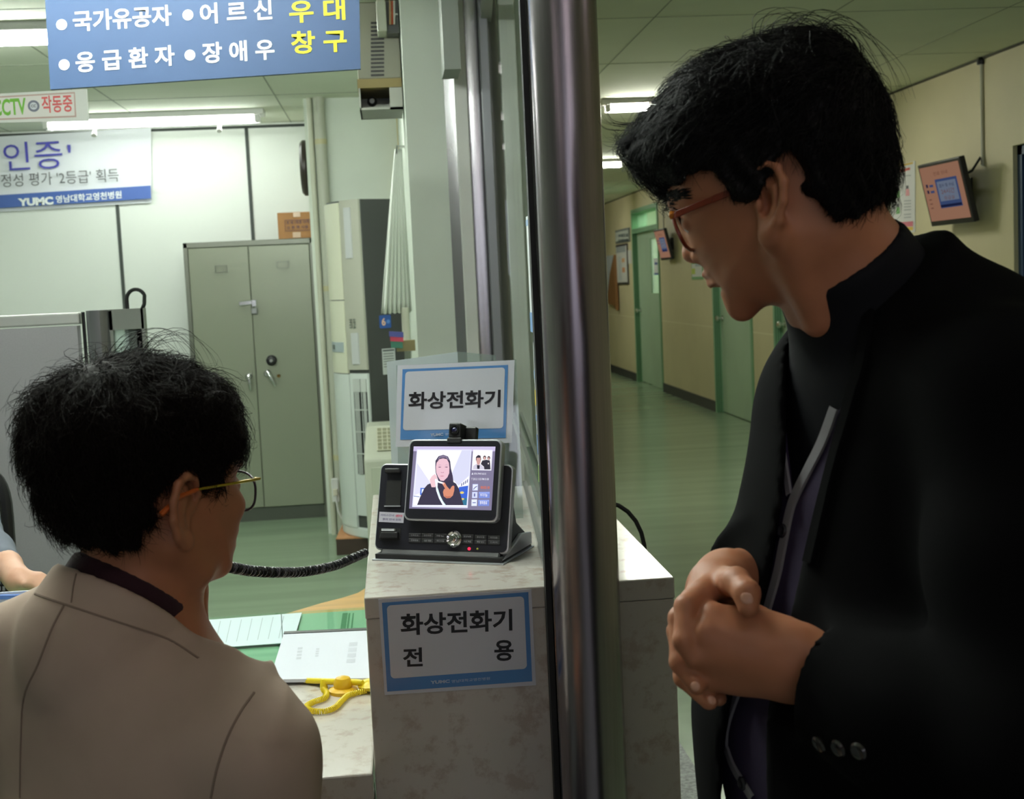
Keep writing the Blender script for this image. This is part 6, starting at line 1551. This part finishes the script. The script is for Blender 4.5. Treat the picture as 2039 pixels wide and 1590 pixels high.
h_ = np.maximum(0.03-np.abs(JT.F-SL.F), 0)/0.03; JT.F = np.minimum(JT.F, SL.F)-h_*h_*0.03*0.25
JT.F += (0.0025*np.sin(X*26+Z*18+3*np.sin(Y*14))*np.sin(Z*21-Y*12)).astype(np.float32)
JT.mesh('jacket', m_black_cloth, man, 1)
for q in ((1633, 1480), (1671, 1488), (1711, 1494)):
    c = JT.march(*q)
    if c is not None:
        n_ = JT.grad(c)[0]; MB().lathe(c-n_*0.0005, [(0.0070, 0), (0.0074, 0.002), (0.0058, 0.0038), (0.004, 0.0028)], 22, n_).build('cuff_button', mat('black horn button', (38, 36, 34), 0.22, coat=0.5), man, smooth=True)
P_, N_ = laid(JT, ((1735, 590), (1722, 700), (1694, 800), (1666, 900), (1638, 1010), (1612, 1120)), 0.0015)
if len(P_) > 3: ribbon('lapel_edge', m_black_cloth, man, P_, N_, 0.012, 0.003)
TR = Field(axis((0.25, 0.95, 0.012)), axis((0.85, 1.6, 0.012)), axis((0.02, 1.0, 0.014)))
TR.chain([pelv+[0, 0, 0.05], hipc], [0.155, 0.15], k=0.05, flat=bf, ratio=0.74)
for sg in (-1, 1): TR.chain([hipc+bs*0.09*sg, hipc+bs*0.10*sg+bf*0.02+[0, 0, -0.40], hipc+bs*0.11*sg+[0, 0, -0.77]], [0.098, 0.08, 0.075], k=0.03)
TR.mesh('trousers', m_black_cloth, man, 1)
for sg in (-1, 1):
    SHO = Field(axis((0.2, 0.95, 0.008)), axis((0.8, 1.6, 0.008)), axis((-0.03, 0.16, 0.008)))
    a_ = hipc+bs*0.11*sg; a_ = np.array([a_[0], a_[1], 0.045])
    SHO.chain([a_-bf*0.04, a_+bf*0.10, a_+bf*0.19-[0, 0, 0.01]], [0.044, 0.046, 0.034], k=0.02)
    SHO.custom(lambda X, Y, Z: Z-0.002+0*X+0*Y, (0.1, 0.7, -0.1), (1.0, 1.7, 0.2), k=0, op='sub')
    SHO.mesh('shoe', mat('black shoe leather', (16, 15, 15), 0.3), man, 1)
# ================================================================== THE SEATED MAN (seen from behind)
AZ = R(42); fh = np.array([_fw[0], _fw[1], 0]); fh /= np.linalg.norm(fh); rh = np.cross(fh, [0, 0, 1])
def az(t): return math.sin(t)*rh+math.cos(t)*fh
upz = np.array([0, 0, 1.0])
fr2 = az(AZ)*math.cos(R(6))-upz*math.sin(R(6)); up2 = upz*math.cos(R(6))+az(AZ)*math.sin(R(6)); sd2 = np.cross(fr2, up2)
O2 = at(292, 962, 1.33); H2 = HeadFrame(O2, -fr2, up2, sd2)
def q2(a, b, c): return H2.P(a, b, c)
sit = thing('person', 'seated man in a beige stand-collar jacket with his back to us, holding the handset', 'person', (float(O2[0]), float(O2[1]), 0))
GENERIC = [(-.091, .055), (-.094, .022), (-.087, .0), (-.092, -.028), (-.097, -.046), (-.099, -.052), (-.094, -.060), (-.098, -.066), (-.092, -.077), (-.094, -.092), (-.082, -.108), (-.045, -.100), (.0, -.078), (.05, -.062), (.084, -.03), (.098, .02), (.095, .06), (.07, .096), (.02, .115), (-.03, .110), (-.07, .088)]
def head(Fd, Hd, ears=True):
    e = Hd.e; P = Hd.P
    fn = inflate(Hd, smooth_poly(GENERIC, 2), 0.075, 0.068, 2.25, lambda a, b: 1-0.22*np.clip((-0.02-b)/0.08, 0, 1)*np.clip((0.03-a)/0.08, 0, 1))
    Fd.custom(fn, Hd.O-0.17, Hd.O+0.17, k=0)
    Fd.chain([P(-.090, .004, 0), P(-.104, -.022, 0), P(-.110, -.036, 0)], [.0065, .0075, .0095], k=0.006)
    for s_ in (-1, 1):
        Fd.ell(P(-.066, -.022, s_*.044), (.022, .018, .016), e, k=0.014)
        Fd.ell(P(-.084, .020, s_*.026), (.012, .006, .018), e, k=0.008)
        Fd.ell(P(-.084, -.003, s_*.031), (.012, .010, .015), e, k=0.006, op='sub')
        Fd.ell(P(-.078, -.003, s_*.031), (.0125, .0118, .014), e, k=0.002)
        Fd.ell(P(-.098, -.040, s_*.0145), (.009, .0075, .006), e, k=0.004)
        Fd.cone(P(-.03, -.085, s_*.047), P(.005, -.055, s_*.060), .017, .015, k=0.03)
        if ears:
            E = lambda a, b, d: P(a, b, s_*(0.075+d))
            Fd.ell(E(.012, -.022, .006), (.015, .031, .006), [e[0]*.86+e[2]*s_*.5, e[1], e[2]*.86-e[0]*s_*.5], k=0.006)
            Fd.chain([E(-.004, -.02, .0), E(-.008, -.005, .004), E(-.001, .009, .008), E(.012, .014, .013), E(.025, .007, .018), E(.031, -.01, .020), E(.029, -.028, .018), E(.020, -.045, .012), E(.008, -.054, .005)], [.0028, .0032, .0036, .004, .0042, .0044, .0044, .0046, .0055], k=0.003)
            Fd.ell(E(.004, -.051, .005), (.0078, .010, .005), e, k=0.005)
            Fd.ell(E(.004, -.024, .012), (.0075, .012, .008), e, k=0.003, op='sub')
    Fd.chain([P(-.097, -.0515, -.016), P(-.1005, -.0505, 0), P(-.097, -.0515, .016)], [.002, .004, .002], k=0.004)
    Fd.chain([P(-.095, -.068, -.014), P(-.099, -.0665, 0), P(-.095, -.068, .014)], [.002, .0045, .002], k=0.004)
S = Field(axis((-0.75, -0.56, 0.01), (-0.56, -0.18, 0.0026), (-0.18, 0.15, 0.009)), axis((0.75, 1.14, 0.01), (1.14, 1.60, 0.0026), (1.60, 1.95, 0.012)), axis((0.02, 1.10, 0.012), (1.10, 1.42, 0.0026), (1.42, 1.5, 0.01)))
head(S, H2)
TZ = R(28); tf = az(TZ); ts_ = np.cross(tf, upz)            # trunk facing and its right hand side
nb2, nt2 = at(262, 1235, 1.335), at(288, 1060, 1.335)
S.chain([nt2, nb2+[0, 0, -0.05]], [0.060, 0.068], k=0.02)
sR, sL = at(500, 1492, 1.255), at(-45, 1345, 1.44)
eR = sR+np.array([0.02, 0.03, -0.27]); wR = eR+tf*0.20+np.array([-0.06, 0.05, 0.06])
eL = at(250, 1560, 1.66); wL = at(370, 1262, 1.555)
ch2 = nb2+tf*0.015+[0, 0, -0.22]; hp2 = np.array([ch2[0]-tf[0]*0.05, ch2[1]-tf[1]*0.05, 0.56])
S.chain([ch2+[0, 0, 0.05], hp2], [0.15, 0.145], k=0.05, flat=tf, ratio=0.72)
S.chain([sR, nb2+[0, 0, -0.07], sL], [0.048, 0.06, 0.048], k=0.05)
S.chain([sR, eR, wR], [0.042, 0.036, 0.027], k=0.03); S.chain([sL, eL, wL], [0.042, 0.036, 0.026], k=0.03)
for sg in (-1, 1):
    k_ = hp2+ts_*0.11*sg+tf*0.33+[0, 0, -0.05]; S.chain([hp2+ts_*0.09*sg, k_, k_+tf*0.02+[0, 0, -0.43]], [0.08, 0.058, 0.042], k=0.03)
    S.cone(k_+tf*0.02+[0, 0, -0.45], k_+tf*0.12+[0, 0, -0.455], 0.032, 0.024, k=0.02)
# handset at his left ear and the hand that holds it
he = q2(-0.005, -0.02, -0.108); hm_ = at(398, 1118, 1.555)
hu = (hm_-he)/np.linalg.norm(hm_-he)
palm = at(368, 1185, 1.555)
S.cone(wL, palm, 0.025, 0.028, k=0.012, flat=fh, ratio=0.75)
S.ell(palm+[0, 0, 0.03], (0.024, 0.030, 0.038), k=0.015)
gc = he*0.35+hm_*0.65
for i in range(4):
    b_ = gc+hu*(0.03-0.021*i); k1 = palm*0.5+b_*0.5+fh*0.02
    S.chain([palm+[0, 0, 0.035+0.004*i], k1+fh*0.012, b_+fh*0.024, b_-rh*0.022+fh*0.012, b_-rh*0.020-fh*0.010], [.012, .0105, .0095, .009, .0078], k=0.004)
S.chain([palm+rh*0.012+[0, 0, 0.01], palm+rh*0.018+[0, 0, 0.045], gc+rh*0.018+hu*0.02], [.014, .0115, .0095], k=0.006)
for i in range(4):
    S.chain([wR, wR+tf*(0.09)+ts_*(0.024-0.017*i)*1.0, wR+tf*0.135+ts_*(0.03-0.02*i)+[0, 0, -0.006]], [.02, .0105, .0085], k=0.006)
S.chain([wR, wR+tf*0.05-ts_*0.035+[0, 0, 0.01], wR+tf*0.085-ts_*0.045], [.018, .0125, .0095], k=0.006)
S.mesh('body', m_skin, sit, 1)
for sg in (-1, 1):
    MB().lathe(q2(-.0775, -.003, sg*.031), [(0.0118*math.sin(math.pi*i/12)+1e-5, -0.0118*math.cos(math.pi*i/12)) for i in range(13)], 18, fr2).build('eye', mat('eye white', (214, 208, 200), 0.2), sit, smooth=True)
# hair
HS_ = Field(axis((-0.62, -0.12, 0.003)), axis((1.08, 1.66, 0.003)), axis((1.12, 1.48, 0.003)))
OUT2 = [(-.104, .060), (-.096, .040), (-.075, .030), (-.055, .02), (-.02, -.03), (.0, -.05), (.03, -.085), (.075, -.080), (.105, -.055), (.124, -.01), (.133, .04), (.128, .085), (.100, .122), (.05, .140), (-.01, .142), (-.06, .128), (-.095, .100)]
fo2 = inflate(H2, smooth_poly(OUT2, 2), 0.099, 0.060, 2.2)
base2 = inflate(H2, smooth_poly([(-.074, .088), (-.084, .052), (-.075, -.03), (-.07, -.1), (.03, -.10), (.056, -.09), (.086, -.055), (.109, -.005), (.119, .04), (.113, .080), (.088, .110), (.04, .126), (-.01, .126), (-.05, .112)], 2), 0.087, 0.060, 2.25, lambda a, b: 1-0.28*np.clip((0.045-b)/0.095, 0, 1))
REG2 = [(-.2, .3), (.3, .3), (.3, -.034), (.11, -.044), (.075, -.055), (.05, -.058), (.040, -.06), (.038, -.025), (.030, .008), (.016, .024), (-.004, .022), (-.016, .006), (-.022, -.020), (-.036, -.022), (-.044, .012), (-.064, .035), (-.082, .052), (-.2, .06)]
R2A = np.arange(-0.25, 0.32, 0.0015); R2B = np.arange(-0.2, 0.32, 0.0015); RT2 = poly_sd(REG2, R2A[:, None], R2B[None, :]).astype(np.float32)
def fh2(X, Y, Z):
    d = base2(X, Y, Z); a, b, c = np.broadcast_arrays(*H2.loc(X, Y, Z))
    i = np.clip(((a+0.25)/0.0015).astype(int), 0, len(R2A)-1); j = np.clip(((b+0.2)/0.0015).astype(int), 0, len(R2B)-1)
    return np.maximum(d, -RT2[i, j]*0.8)
HS_.custom(fh2, O2-0.3, O2+0.3, k=0)
X, Y, Z = HS_.ax[0][:, None, None], HS_.ax[1][None, :, None], HS_.ax[2][None, None, :]
a, b, c = H2.loc(X, Y, Z)
HS_.F += (0.0035*np.sin(a*90+3*np.sin(c*60))*np.sin(b*80+c*70+2*np.sin(a*50))+0.0014*np.sin(a*260+b*200+c*190)).astype(np.float32)
hair2 = HS_.mesh('hair', m_hairb, sit, 1)
rg = np.random.default_rng(41)
rt2 = surface_points(hair2, 17000, rg)
cr2 = q2(0.07, 0.125, 0.0); dd = rt2-cr2; g = HS_.grad(rt2); dd = dd-g*(dd*g).sum(1)[:, None]
la, lb = (rt2-O2)@(-fr2), (rt2-O2)@up2
Ln = (0.026+0.03*rg.random(len(rt2)))*np.where(lb > 0.07, 1.25, 1.0)*np.where(lb < -0.03, 0.35, 1.0)*np.where((la < 0.045) & (lb < 0.05) & (la > -0.06), 0.5, 1.0)
strands('hair_strands', m_hairb, hair2, rt2, dd, Ln, HS_, n=6, r=0.00042, curl=0.85, lift=0.22, grav=0.05, seedv=51, hug=0.003)
W_ = []; rgw = np.random.default_rng(18)
def w2(*q): return [at(x, y, d) for x, y, d in q]
for i in range(20):
    x = 250+rgw.random()*110; d = 1.33+rgw.normal(0, 0.02); w = 50+rgw.random()*60; h = 14+rgw.random()*28
    W_.append(w2((x-50, 716+rgw.normal(0, 6), d), (x-10, 702-h, d), (x+w*0.5, 695-h, d), (x+w, 712-h*0.3, d), (x+w+18, 742, d)))
for i in range(26):
    x = 85+rgw.random()*120; d = 1.33+rgw.normal(0, 0.02); y = 790-(x-85)*0.55; h = 10+rgw.random()*20
    W_.append(w2((x+30, y+22, d), (x, y-h*0.4, d), (x-25, y+12-h, d), (x-40+rgw.normal(0, 6), y+50, d)))
for i in range(22):
    y = 740+rgw.random()*150; d = 1.36
    W_.append(w2((420, y, d), (450, y+6+rgw.normal(0, 8), d), (468+rgw.random()*16, y+22+rgw.normal(0, 10), d), (462+rgw.normal(0, 10), y+52, d)))
W_.append(w2((415, 730, 1.36), (455, 742, 1.36), (485, 758, 1.36), (500, 752, 1.36), (503, 738, 1.36)))
wisps('loose_hairs', m_hairb, hair2, W_, 0.00036)

# spectacles: thin gold temples, rimmed lenses
gl2 = bpy.data.objects.new('spectacles', None); COL.objects.link(gl2); gl2.parent = sit; gl2.location = tuple(-np.array(sit.location))
m_gold = mat('gold wire', (206, 168, 70), 0.25, 1.0); m_rimd = mat('dark violet rim', (52, 36, 52), 0.3)
def g2(c, v): return q2(-0.096+0.9*c*c, -0.010+v, c)
for sg in (-1, 1):
    lp_ = []
    for i in range(28):
        t = 2*math.pi*i/28; u = math.copysign(abs(math.cos(t))**0.75, math.cos(t)); v = math.copysign(abs(math.sin(t))**0.75, math.sin(t))
        lp_.append((sg*(0.033+0.0250*u), 0.0205*v*(1-0.1*u)))
    MB().tube([g2(*p) for p in lp_], 0.0013, 8, closed=True).build('rim', m_rimd, gl2, smooth=True)
    MB().poly([g2(*p) for p in lp_]).build('lens', glass_mat('spectacle lens', (240, 244, 240), 0.10), gl2)
    MB().tube([g2(sg*0.0575, 0.015), q2(-0.090, 0.006, sg*0.068), q2(-0.05, 0.004, sg*0.081), q2(0.0, 0.0, sg*0.086)], 0.0016, 8).build('temple', m_gold, gl2, smooth=True)
    MB().tube([q2(-0.002, 0.0, sg*0.086), q2(0.022, -0.006, sg*0.090), q2(0.040, -0.022, sg*0.088)], [0.0022, 0.0026, 0.003], 8).build('temple_tip', mat('orange temple tip', (196, 96, 40), 0.3), gl2, smooth=True)
MB().tube([g2(-0.009, 0.006), g2(0, 0.009), g2(0.009, 0.006)], 0.0014, 8).build('bridge', m_gold, gl2, smooth=True)

# clothes
m_beige = mat('beige cotton jacket', (190, 168, 152), 0.85, var=0.05, vscale=14, bump=0.03, bscale=700, spec=0.2)
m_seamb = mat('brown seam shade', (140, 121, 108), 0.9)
m_burg = mat('burgundy rib knit', (46, 12, 26), 0.9, bump=0.1, bscale=400, sheen=0.1)
sx, sy, sz_ = axis((-0.85, -0.62, 0.012), (-0.62, -0.12, 0.0045), (-0.12, 0.15, 0.01)), axis((0.75, 1.08, 0.006), (1.08, 1.55, 0.0045), (1.55, 1.95, 0.01)), axis((0.5, 0.88, 0.012), (0.88, 1.36, 0.0045), (1.36, 1.4, 0.01))
pl3 = [at(112, 1118, 1.37), at(400, 1250, 1.305), at(232, 1160, 1.268)]
cn = np.cross(pl3[1]-pl3[0], pl3[2]-pl3[0]); cn /= np.linalg.norm(cn); cn = cn if cn[2] > 0 else -cn
cc2 = np.array([nb2[0], nb2[1], 0]); cc2[2] = pl3[0][2]-((cc2-pl3[0])[:2]@cn[:2])/cn[2]
def above(pt, n_, rad=0.16):
    return lambda X, Y, Z: np.maximum(-((X-pt[0])*n_[0]+(Y-pt[1])*n_[1]+(Z-pt[2])*n_[2]), np.sqrt((X-pt[0])**2+(Y-pt[1])**2+(Z-pt[2])**2)-rad)
TN = Field(axis((-0.6, -0.15, 0.004)), axis((1.1, 1.6, 0.004)), axis((0.85, 1.36, 0.004)))
TN.cone(cc2+cn*0.03, cc2-cn*0.045, 0.0690, 0.072, k=0.01)
TN.chain([ch2+[0, 0, 0.08], ch2-[0, 0, 0.1]], [0.09, 0.09], k=0.03, flat=tf, ratio=0.7)
TN.custom(above(cc2+cn*0.015, cn), cc2-0.2, cc2+0.2, k=0.006, op='sub')
TN.mesh('turtleneck', m_burg, sit, 1)
J2 = Field(sx, sy, sz_)
J2.chain([ch2+[0, 0, 0.06], hp2+[0, 0, 0.02]], [0.172, 0.182], k=0.06, flat=tf, ratio=0.74)
J2.chain([sR, nb2+[0, 0, -0.075], sL], [0.060, 0.072, 0.060], k=0.06)
J2.cone(at(130, 1252, 1.365), at(-45, 1358, 1.44), 0.052, 0.060, k=0.05)
J2.cone(cc2+cn*0.03, cc2-cn*0.055, 0.077, 0.086, k=0.018)
J2.custom(above(cc2-cn*0.004, cn), cc2-0.2, cc2+0.2, k=0.004, op='sub')
J2.cone(cc2+cn*0.05, cc2-cn*0.03, 0.0715, 0.0715, k=0.004, op='sub')
J2.custom(lambda X, Y, Z: np.maximum(0.075-((X-cc2[0])*tf[0]+(Y-cc2[1])*tf[1])+0*Z, np.abs((X-cc2[0])*ts_[0]+(Y-cc2[1])*ts_[1])+0*Z-np.clip((Z-0.9)*0.12, 0.004, 0.03)), (-0.8, 0.8, 0.5), (0.1, 1.9, 1.4), k=0.01, op='sub')
SA = Field(sx, sy, sz_)
SA.chain([sR, sR*0.5+eR*0.5, eR, eR*0.35+wR*0.65], [0.055, 0.057, 0.056, 0.048], k=0.03)
SA.chain([sL, sL*0.5+eL*0.5, eL, eL*0.25+wL*0.75], [0.060, 0.056, 0.055, 0.042], k=0.03)
for w_, e_, t_ in ((wR, eR, 0.72), (wL, eL, 0.82)):
    c_ = e_*(1-t_)+w_*t_; d_ = (w_-e_)/np.linalg.norm(w_-e_)
    SA.custom(lambda X, Y, Z: np.maximum(-((X-c_[0])*d_[0]+(Y-c_[1])*d_[1]+(Z-c_[2])*d_[2]), np.sqrt((X-c_[0])**2+(Y-c_[1])**2+(Z-c_[2])**2)-0.09), c_-0.1, c_+0.1, k=0.004, op='sub')
h_ = np.maximum(0.025-np.abs(J2.F-SA.F), 0)/0.025; J2.F = np.minimum(J2.F, SA.F)-h_*h_*0.025*0.25
X, Y, Z = sx[:, None, None], sy[None, :, None], sz_[None, None, :]
# soft folds fanning from the shoulder and armpit
dR = np.sqrt((X-sR[0])**2+(Y-sR[1])**2+(Z-sR[2])**2); ang = np.arctan2(Z-sR[2]-0.10, X-sR[0]-0.06)
J2.F += (0.0016*np.exp(-((dR-0.12)/0.09)**2)*np.sin(ang*11+2*np.sin(dR*30))+0.002*np.sin(X*34+2*np.sin(Z*20))*np.sin(Z*16+Y*9)).astype(np.float32)
J2.mesh('jacket', m_beige, sit, 1)
for nm, px, w in (('sleeve_seam', ((506, 1378), (478, 1418), (452, 1470), (432, 1530), (420, 1588)), 0.0022), ('back_seam', ((128, 1204), (104, 1250), (76, 1322), (48, 1388), (42, 1480), (40, 1588)), 0.0018), ('collar_seam', ((70, 1182), (130, 1203), (260, 1246), (335, 1272), (395, 1310)), 0.002), ('collar_join', ((152, 1142), (146, 1170), (142, 1200)), 0.0012)):
    P_, N_ = laid(J2, px, 0.0004)
    if len(P_) > 3: ribbon(nm, m_seamb, sit, P_, N_, w, 0.0006)
TR2 = Field(axis((-0.9, 0.3, 0.014)), axis((0.8, 2.1, 0.014)), axis((0.04, 0.72, 0.014)))
TR2.cone(hp2, hp2+[0, 0, 0.08], 0.15, 0.15, k=0.03, flat=tf, ratio=0.76)
for sg in (-1, 1):
    k_ = hp2+ts_*0.11*sg+tf*0.33+[0, 0, -0.05]; TR2.chain([hp2+ts_*0.09*sg, k_, k_+tf*0.02+[0, 0, -0.42]], [0.098, 0.076, 0.07], k=0.03)
TR2.mesh('trousers', mat('dark grey trousers', (44, 44, 50), 0.9), sit, 1)
for sg in (-1, 1):
    SHO = Field(axis((-0.9, 0.4, 0.009)), axis((0.8, 2.2, 0.009)), axis((-0.03, 0.16, 0.009)))
    a_ = hp2+ts_*0.11*sg+tf*0.32; a_ = np.array([a_[0], a_[1], 0.045])
    SHO.chain([a_-tf*0.05, a_+tf*0.07, a_+tf*0.15-[0, 0, 0.01]], [0.044, 0.046, 0.034], k=0.02)
    SHO.custom(lambda X, Y, Z: Z-0.002+0*X+0*Y, (-1, 0.7, -0.1), (1.0, 2.3, 0.2), k=0, op='sub')
    SHO.mesh('shoe', mat('black shoe leather', (16, 15, 15), 0.3), sit, 1)
# the handset he holds
hs = thing('telephone_handset', 'black telephone handset held to the seated man\'s far ear', 'handset', tuple((he+hm_)/2))
bw = np.cross(hu, upz); bw /= np.linalg.norm(bw); away = q2(0, -0.03, -1)-q2(0, -0.03, 0)
MB().tube([he+away*0.02, he+away*0.026+hu*0.03, (he+hm_)/2+away*0.03, hm_+away*0.02-hu*0.03, hm_+away*0.012], [0.014, 0.016, 0.0145, 0.016, 0.014], 14).build('grip', m_blk2, hs, smooth=True)
MB().lathe(he+away*0.024, [(0.022, 0), (0.024, 0.008), (0.021, 0.018)], 20, -away).build('earpiece', m_blk2, hs, smooth=True)
MB().lathe(hm_+away*0.016, [(0.021, 0), (0.023, 0.008), (0.020, 0.016)], 20, -away).build('mouthpiece', m_blk2, hs, smooth=True)
# stool under him (below the frame)
st2 = thing('round_stool', 'round padded stool under the seated man', 'stool', (float(hp2[0]), float(hp2[1]), 0))
zc = 0.445
MB().lathe((hp2[0], hp2[1], zc-0.06), [(0.19, 0), (0.20, 0.02), (0.195, 0.05), (0.15, 0.06)], 36).build('seat', mat('grey stool vinyl', (80, 80, 84), 0.5), st2, smooth=True)
for i in range(4):
    a_ = math.pi/4+math.pi/2*i; MB().tube([(hp2[0]+0.13*math.cos(a_), hp2[1]+0.13*math.sin(a_), zc-0.06), (hp2[0]+0.2*math.cos(a_), hp2[1]+0.2*math.sin(a_), 0.0)], 0.011, 10).build('leg', m_chrome, st2, smooth=True)

# ================================================================== THE CLERK AT THE LEFT EDGE
O3 = at(-330, 585, 3.45); f3 = az(R(150)); H3 = HeadFrame(O3, -f3, upz, np.cross(f3, upz))
clk = thing('person', 'person in a grey sweater with one hand over the low desk sign', 'person', (float(O3[0]), float(O3[1]), 0))
G3 = Field(axis((-2.0, -0.55, 0.007)), axis((2.25, 3.9, 0.007)), axis((0.03, 1.8, 0.008)))
head(G3, H3); s3 = np.cross(f3, upz)
n3 = np.array([O3[0], O3[1], O3[2]-0.20]); c3_ = n3+[0, 0, -0.20]; h3 = np.array([O3[0], O3[1]+0.06, 0.56])
G3.chain([O3+[0, 0, -0.07]-f3*0.02, n3], [0.056, 0.062], k=0.02)
G3.chain([c3_, h3], [0.145, 0.145], k=0.05, flat=f3, ratio=0.72)
sr3, sl3 = n3+s3*0.17+[0, 0, -0.05], n3-s3*0.17+[0, 0, -0.05]
# the arm in view ends on the desk
w3 = at(14, 1126, 2.66); w3[2] = max(w3[2], ZD+0.035); e3 = at(-52, 1040, 2.98)
near3 = sl3 if np.linalg.norm(sl3-e3) < np.linalg.norm(sr3-e3) else sr3; far3 = sr3 if near3 is sl3 else sl3
hd3 = at(38, 1156, 2.58); hd3[2] = max(hd3[2], ZD+0.028)
G3.chain([sr3, n3+[0, 0, -0.06], sl3], [0.05, 0.06, 0.05], k=0.04)
G3.chain([near3, e3, w3], [0.042, 0.036, 0.027], k=0.03); G3.chain([w3, hd3], [0.027, 0.028], k=0.02)
for i in range(4):
    b_ = hd3+rh*(0.022+0.004*i)-fh*(0.02-0.014*i); G3.chain([hd3, b_, b_+rh*0.022-[0, 0, 0.012]], [0.02, 0.011, 0.009], k=0.008)
G3.chain([hd3, hd3+rh*0.02-fh*0.03], [0.016, 0.010], k=0.008)
fe = far3+np.array([-0.05, -0.1, -0.26]); fw3 = fe+f3*0.2+[0, 0, 0.03]
G3.chain([far3, fe, fw3], [0.042, 0.036, 0.027], k=0.03); G3.ell(fw3+f3*0.07, (0.04, 0.04, 0.03), k=0.02)
for i in range(4): G3.chain([fw3+f3*0.07, fw3+f3*0.11+s3*(0.03-0.02*i), fw3+f3*0.15+s3*(0.034-0.022*i)], [0.015, 0.0105, 0.009], k=0.006)
for sg in (-1, 1):
    k_ = h3+s3*0.10*sg+f3*0.40+[0, 0, -0.05]; G3.chain([h3+s3*0.09*sg, k_, k_+[0, 0, -0.43]], [0.08, 0.058, 0.042], k=0.03); G3.cone(k_+[0, 0, -0.45], k_+f3*0.15+[0, 0, -0.455], 0.034, 0.024, k=0.02)
G3.mesh('body', mat('fair skin', (214, 164, 138), 0.5, sss=0.1), clk, 1)
K3 = Field(axis((-2.0, -0.55, 0.007)), axis((2.25, 3.9, 0.007)), axis((0.45, 1.5, 0.008)))
K3.chain([c3_+[0, 0, 0.02], h3], [0.160, 0.162], k=0.05, flat=f3, ratio=0.74)
K3.chain([sr3, n3+[0, 0, -0.05], sl3], [0.055, 0.064, 0.055], k=0.05)
K3.chain([near3, e3, e3*0.06+w3*0.94], [0.058, 0.048, 0.034], k=0.03); K3.chain([far3, fe, fe*0.2+fw3*0.8], [0.056, 0.05, 0.038], k=0.03)
X, Y, Z = K3.ax[0][:, None, None], K3.ax[1][None, :, None], K3.ax[2][None, None, :]
K3.F += (0.003*np.sin(X*60+Z*70+2*np.sin(Y*30))).astype(np.float32)
K3.mesh('sweater', mat('grey sweater', (104, 110, 122), 0.9, bump=0.08, bscale=300), clk, 1)
HH3 = Field(axis((-2.0, -1.2, 0.006)), axis((3.0, 3.8, 0.006)), axis((1.2, 1.75, 0.006)))
b3 = inflate(H3, smooth_poly([(-.100, .10), (-.104, .06), (-.05, -.02), (.03, -.07), (.075, -.075), (.105, -.045), (.12, -.01), (.125, .04), (.115, .085), (.09, .115), (.05, .132), (-.01, .134), (-.06, .122)], 2), 0.090, 0.062, 2.2)
HH3.custom(b3, O3-0.2, O3+0.2, k=0); HH3.cone(H3.P(-.105, .02, 0), H3.P(-.105, -.1, 0), 0.07, 0.06, k=0.01, op='sub')
HH3.mesh('hair', m_hair, clk, 1)
T3 = Field(axis((-2.2, -0.6, 0.014)), axis((2.3, 3.9, 0.014)), axis((0.04, 0.72, 0.014)))
T3.cone(h3, h3+[0, 0, 0.05], 0.152, 0.15, k=0.03, flat=f3, ratio=0.76)
for sg in (-1, 1):
    k_ = h3+s3*0.10*sg+f3*0.40+[0, 0, -0.05]; T3.chain([h3+s3*0.09*sg, k_, k_+[0, 0, -0.42]], [0.096, 0.074, 0.066], k=0.03)
T3.mesh('trousers', mat('dark grey trousers', (44, 44, 50), 0.9), clk, 1)
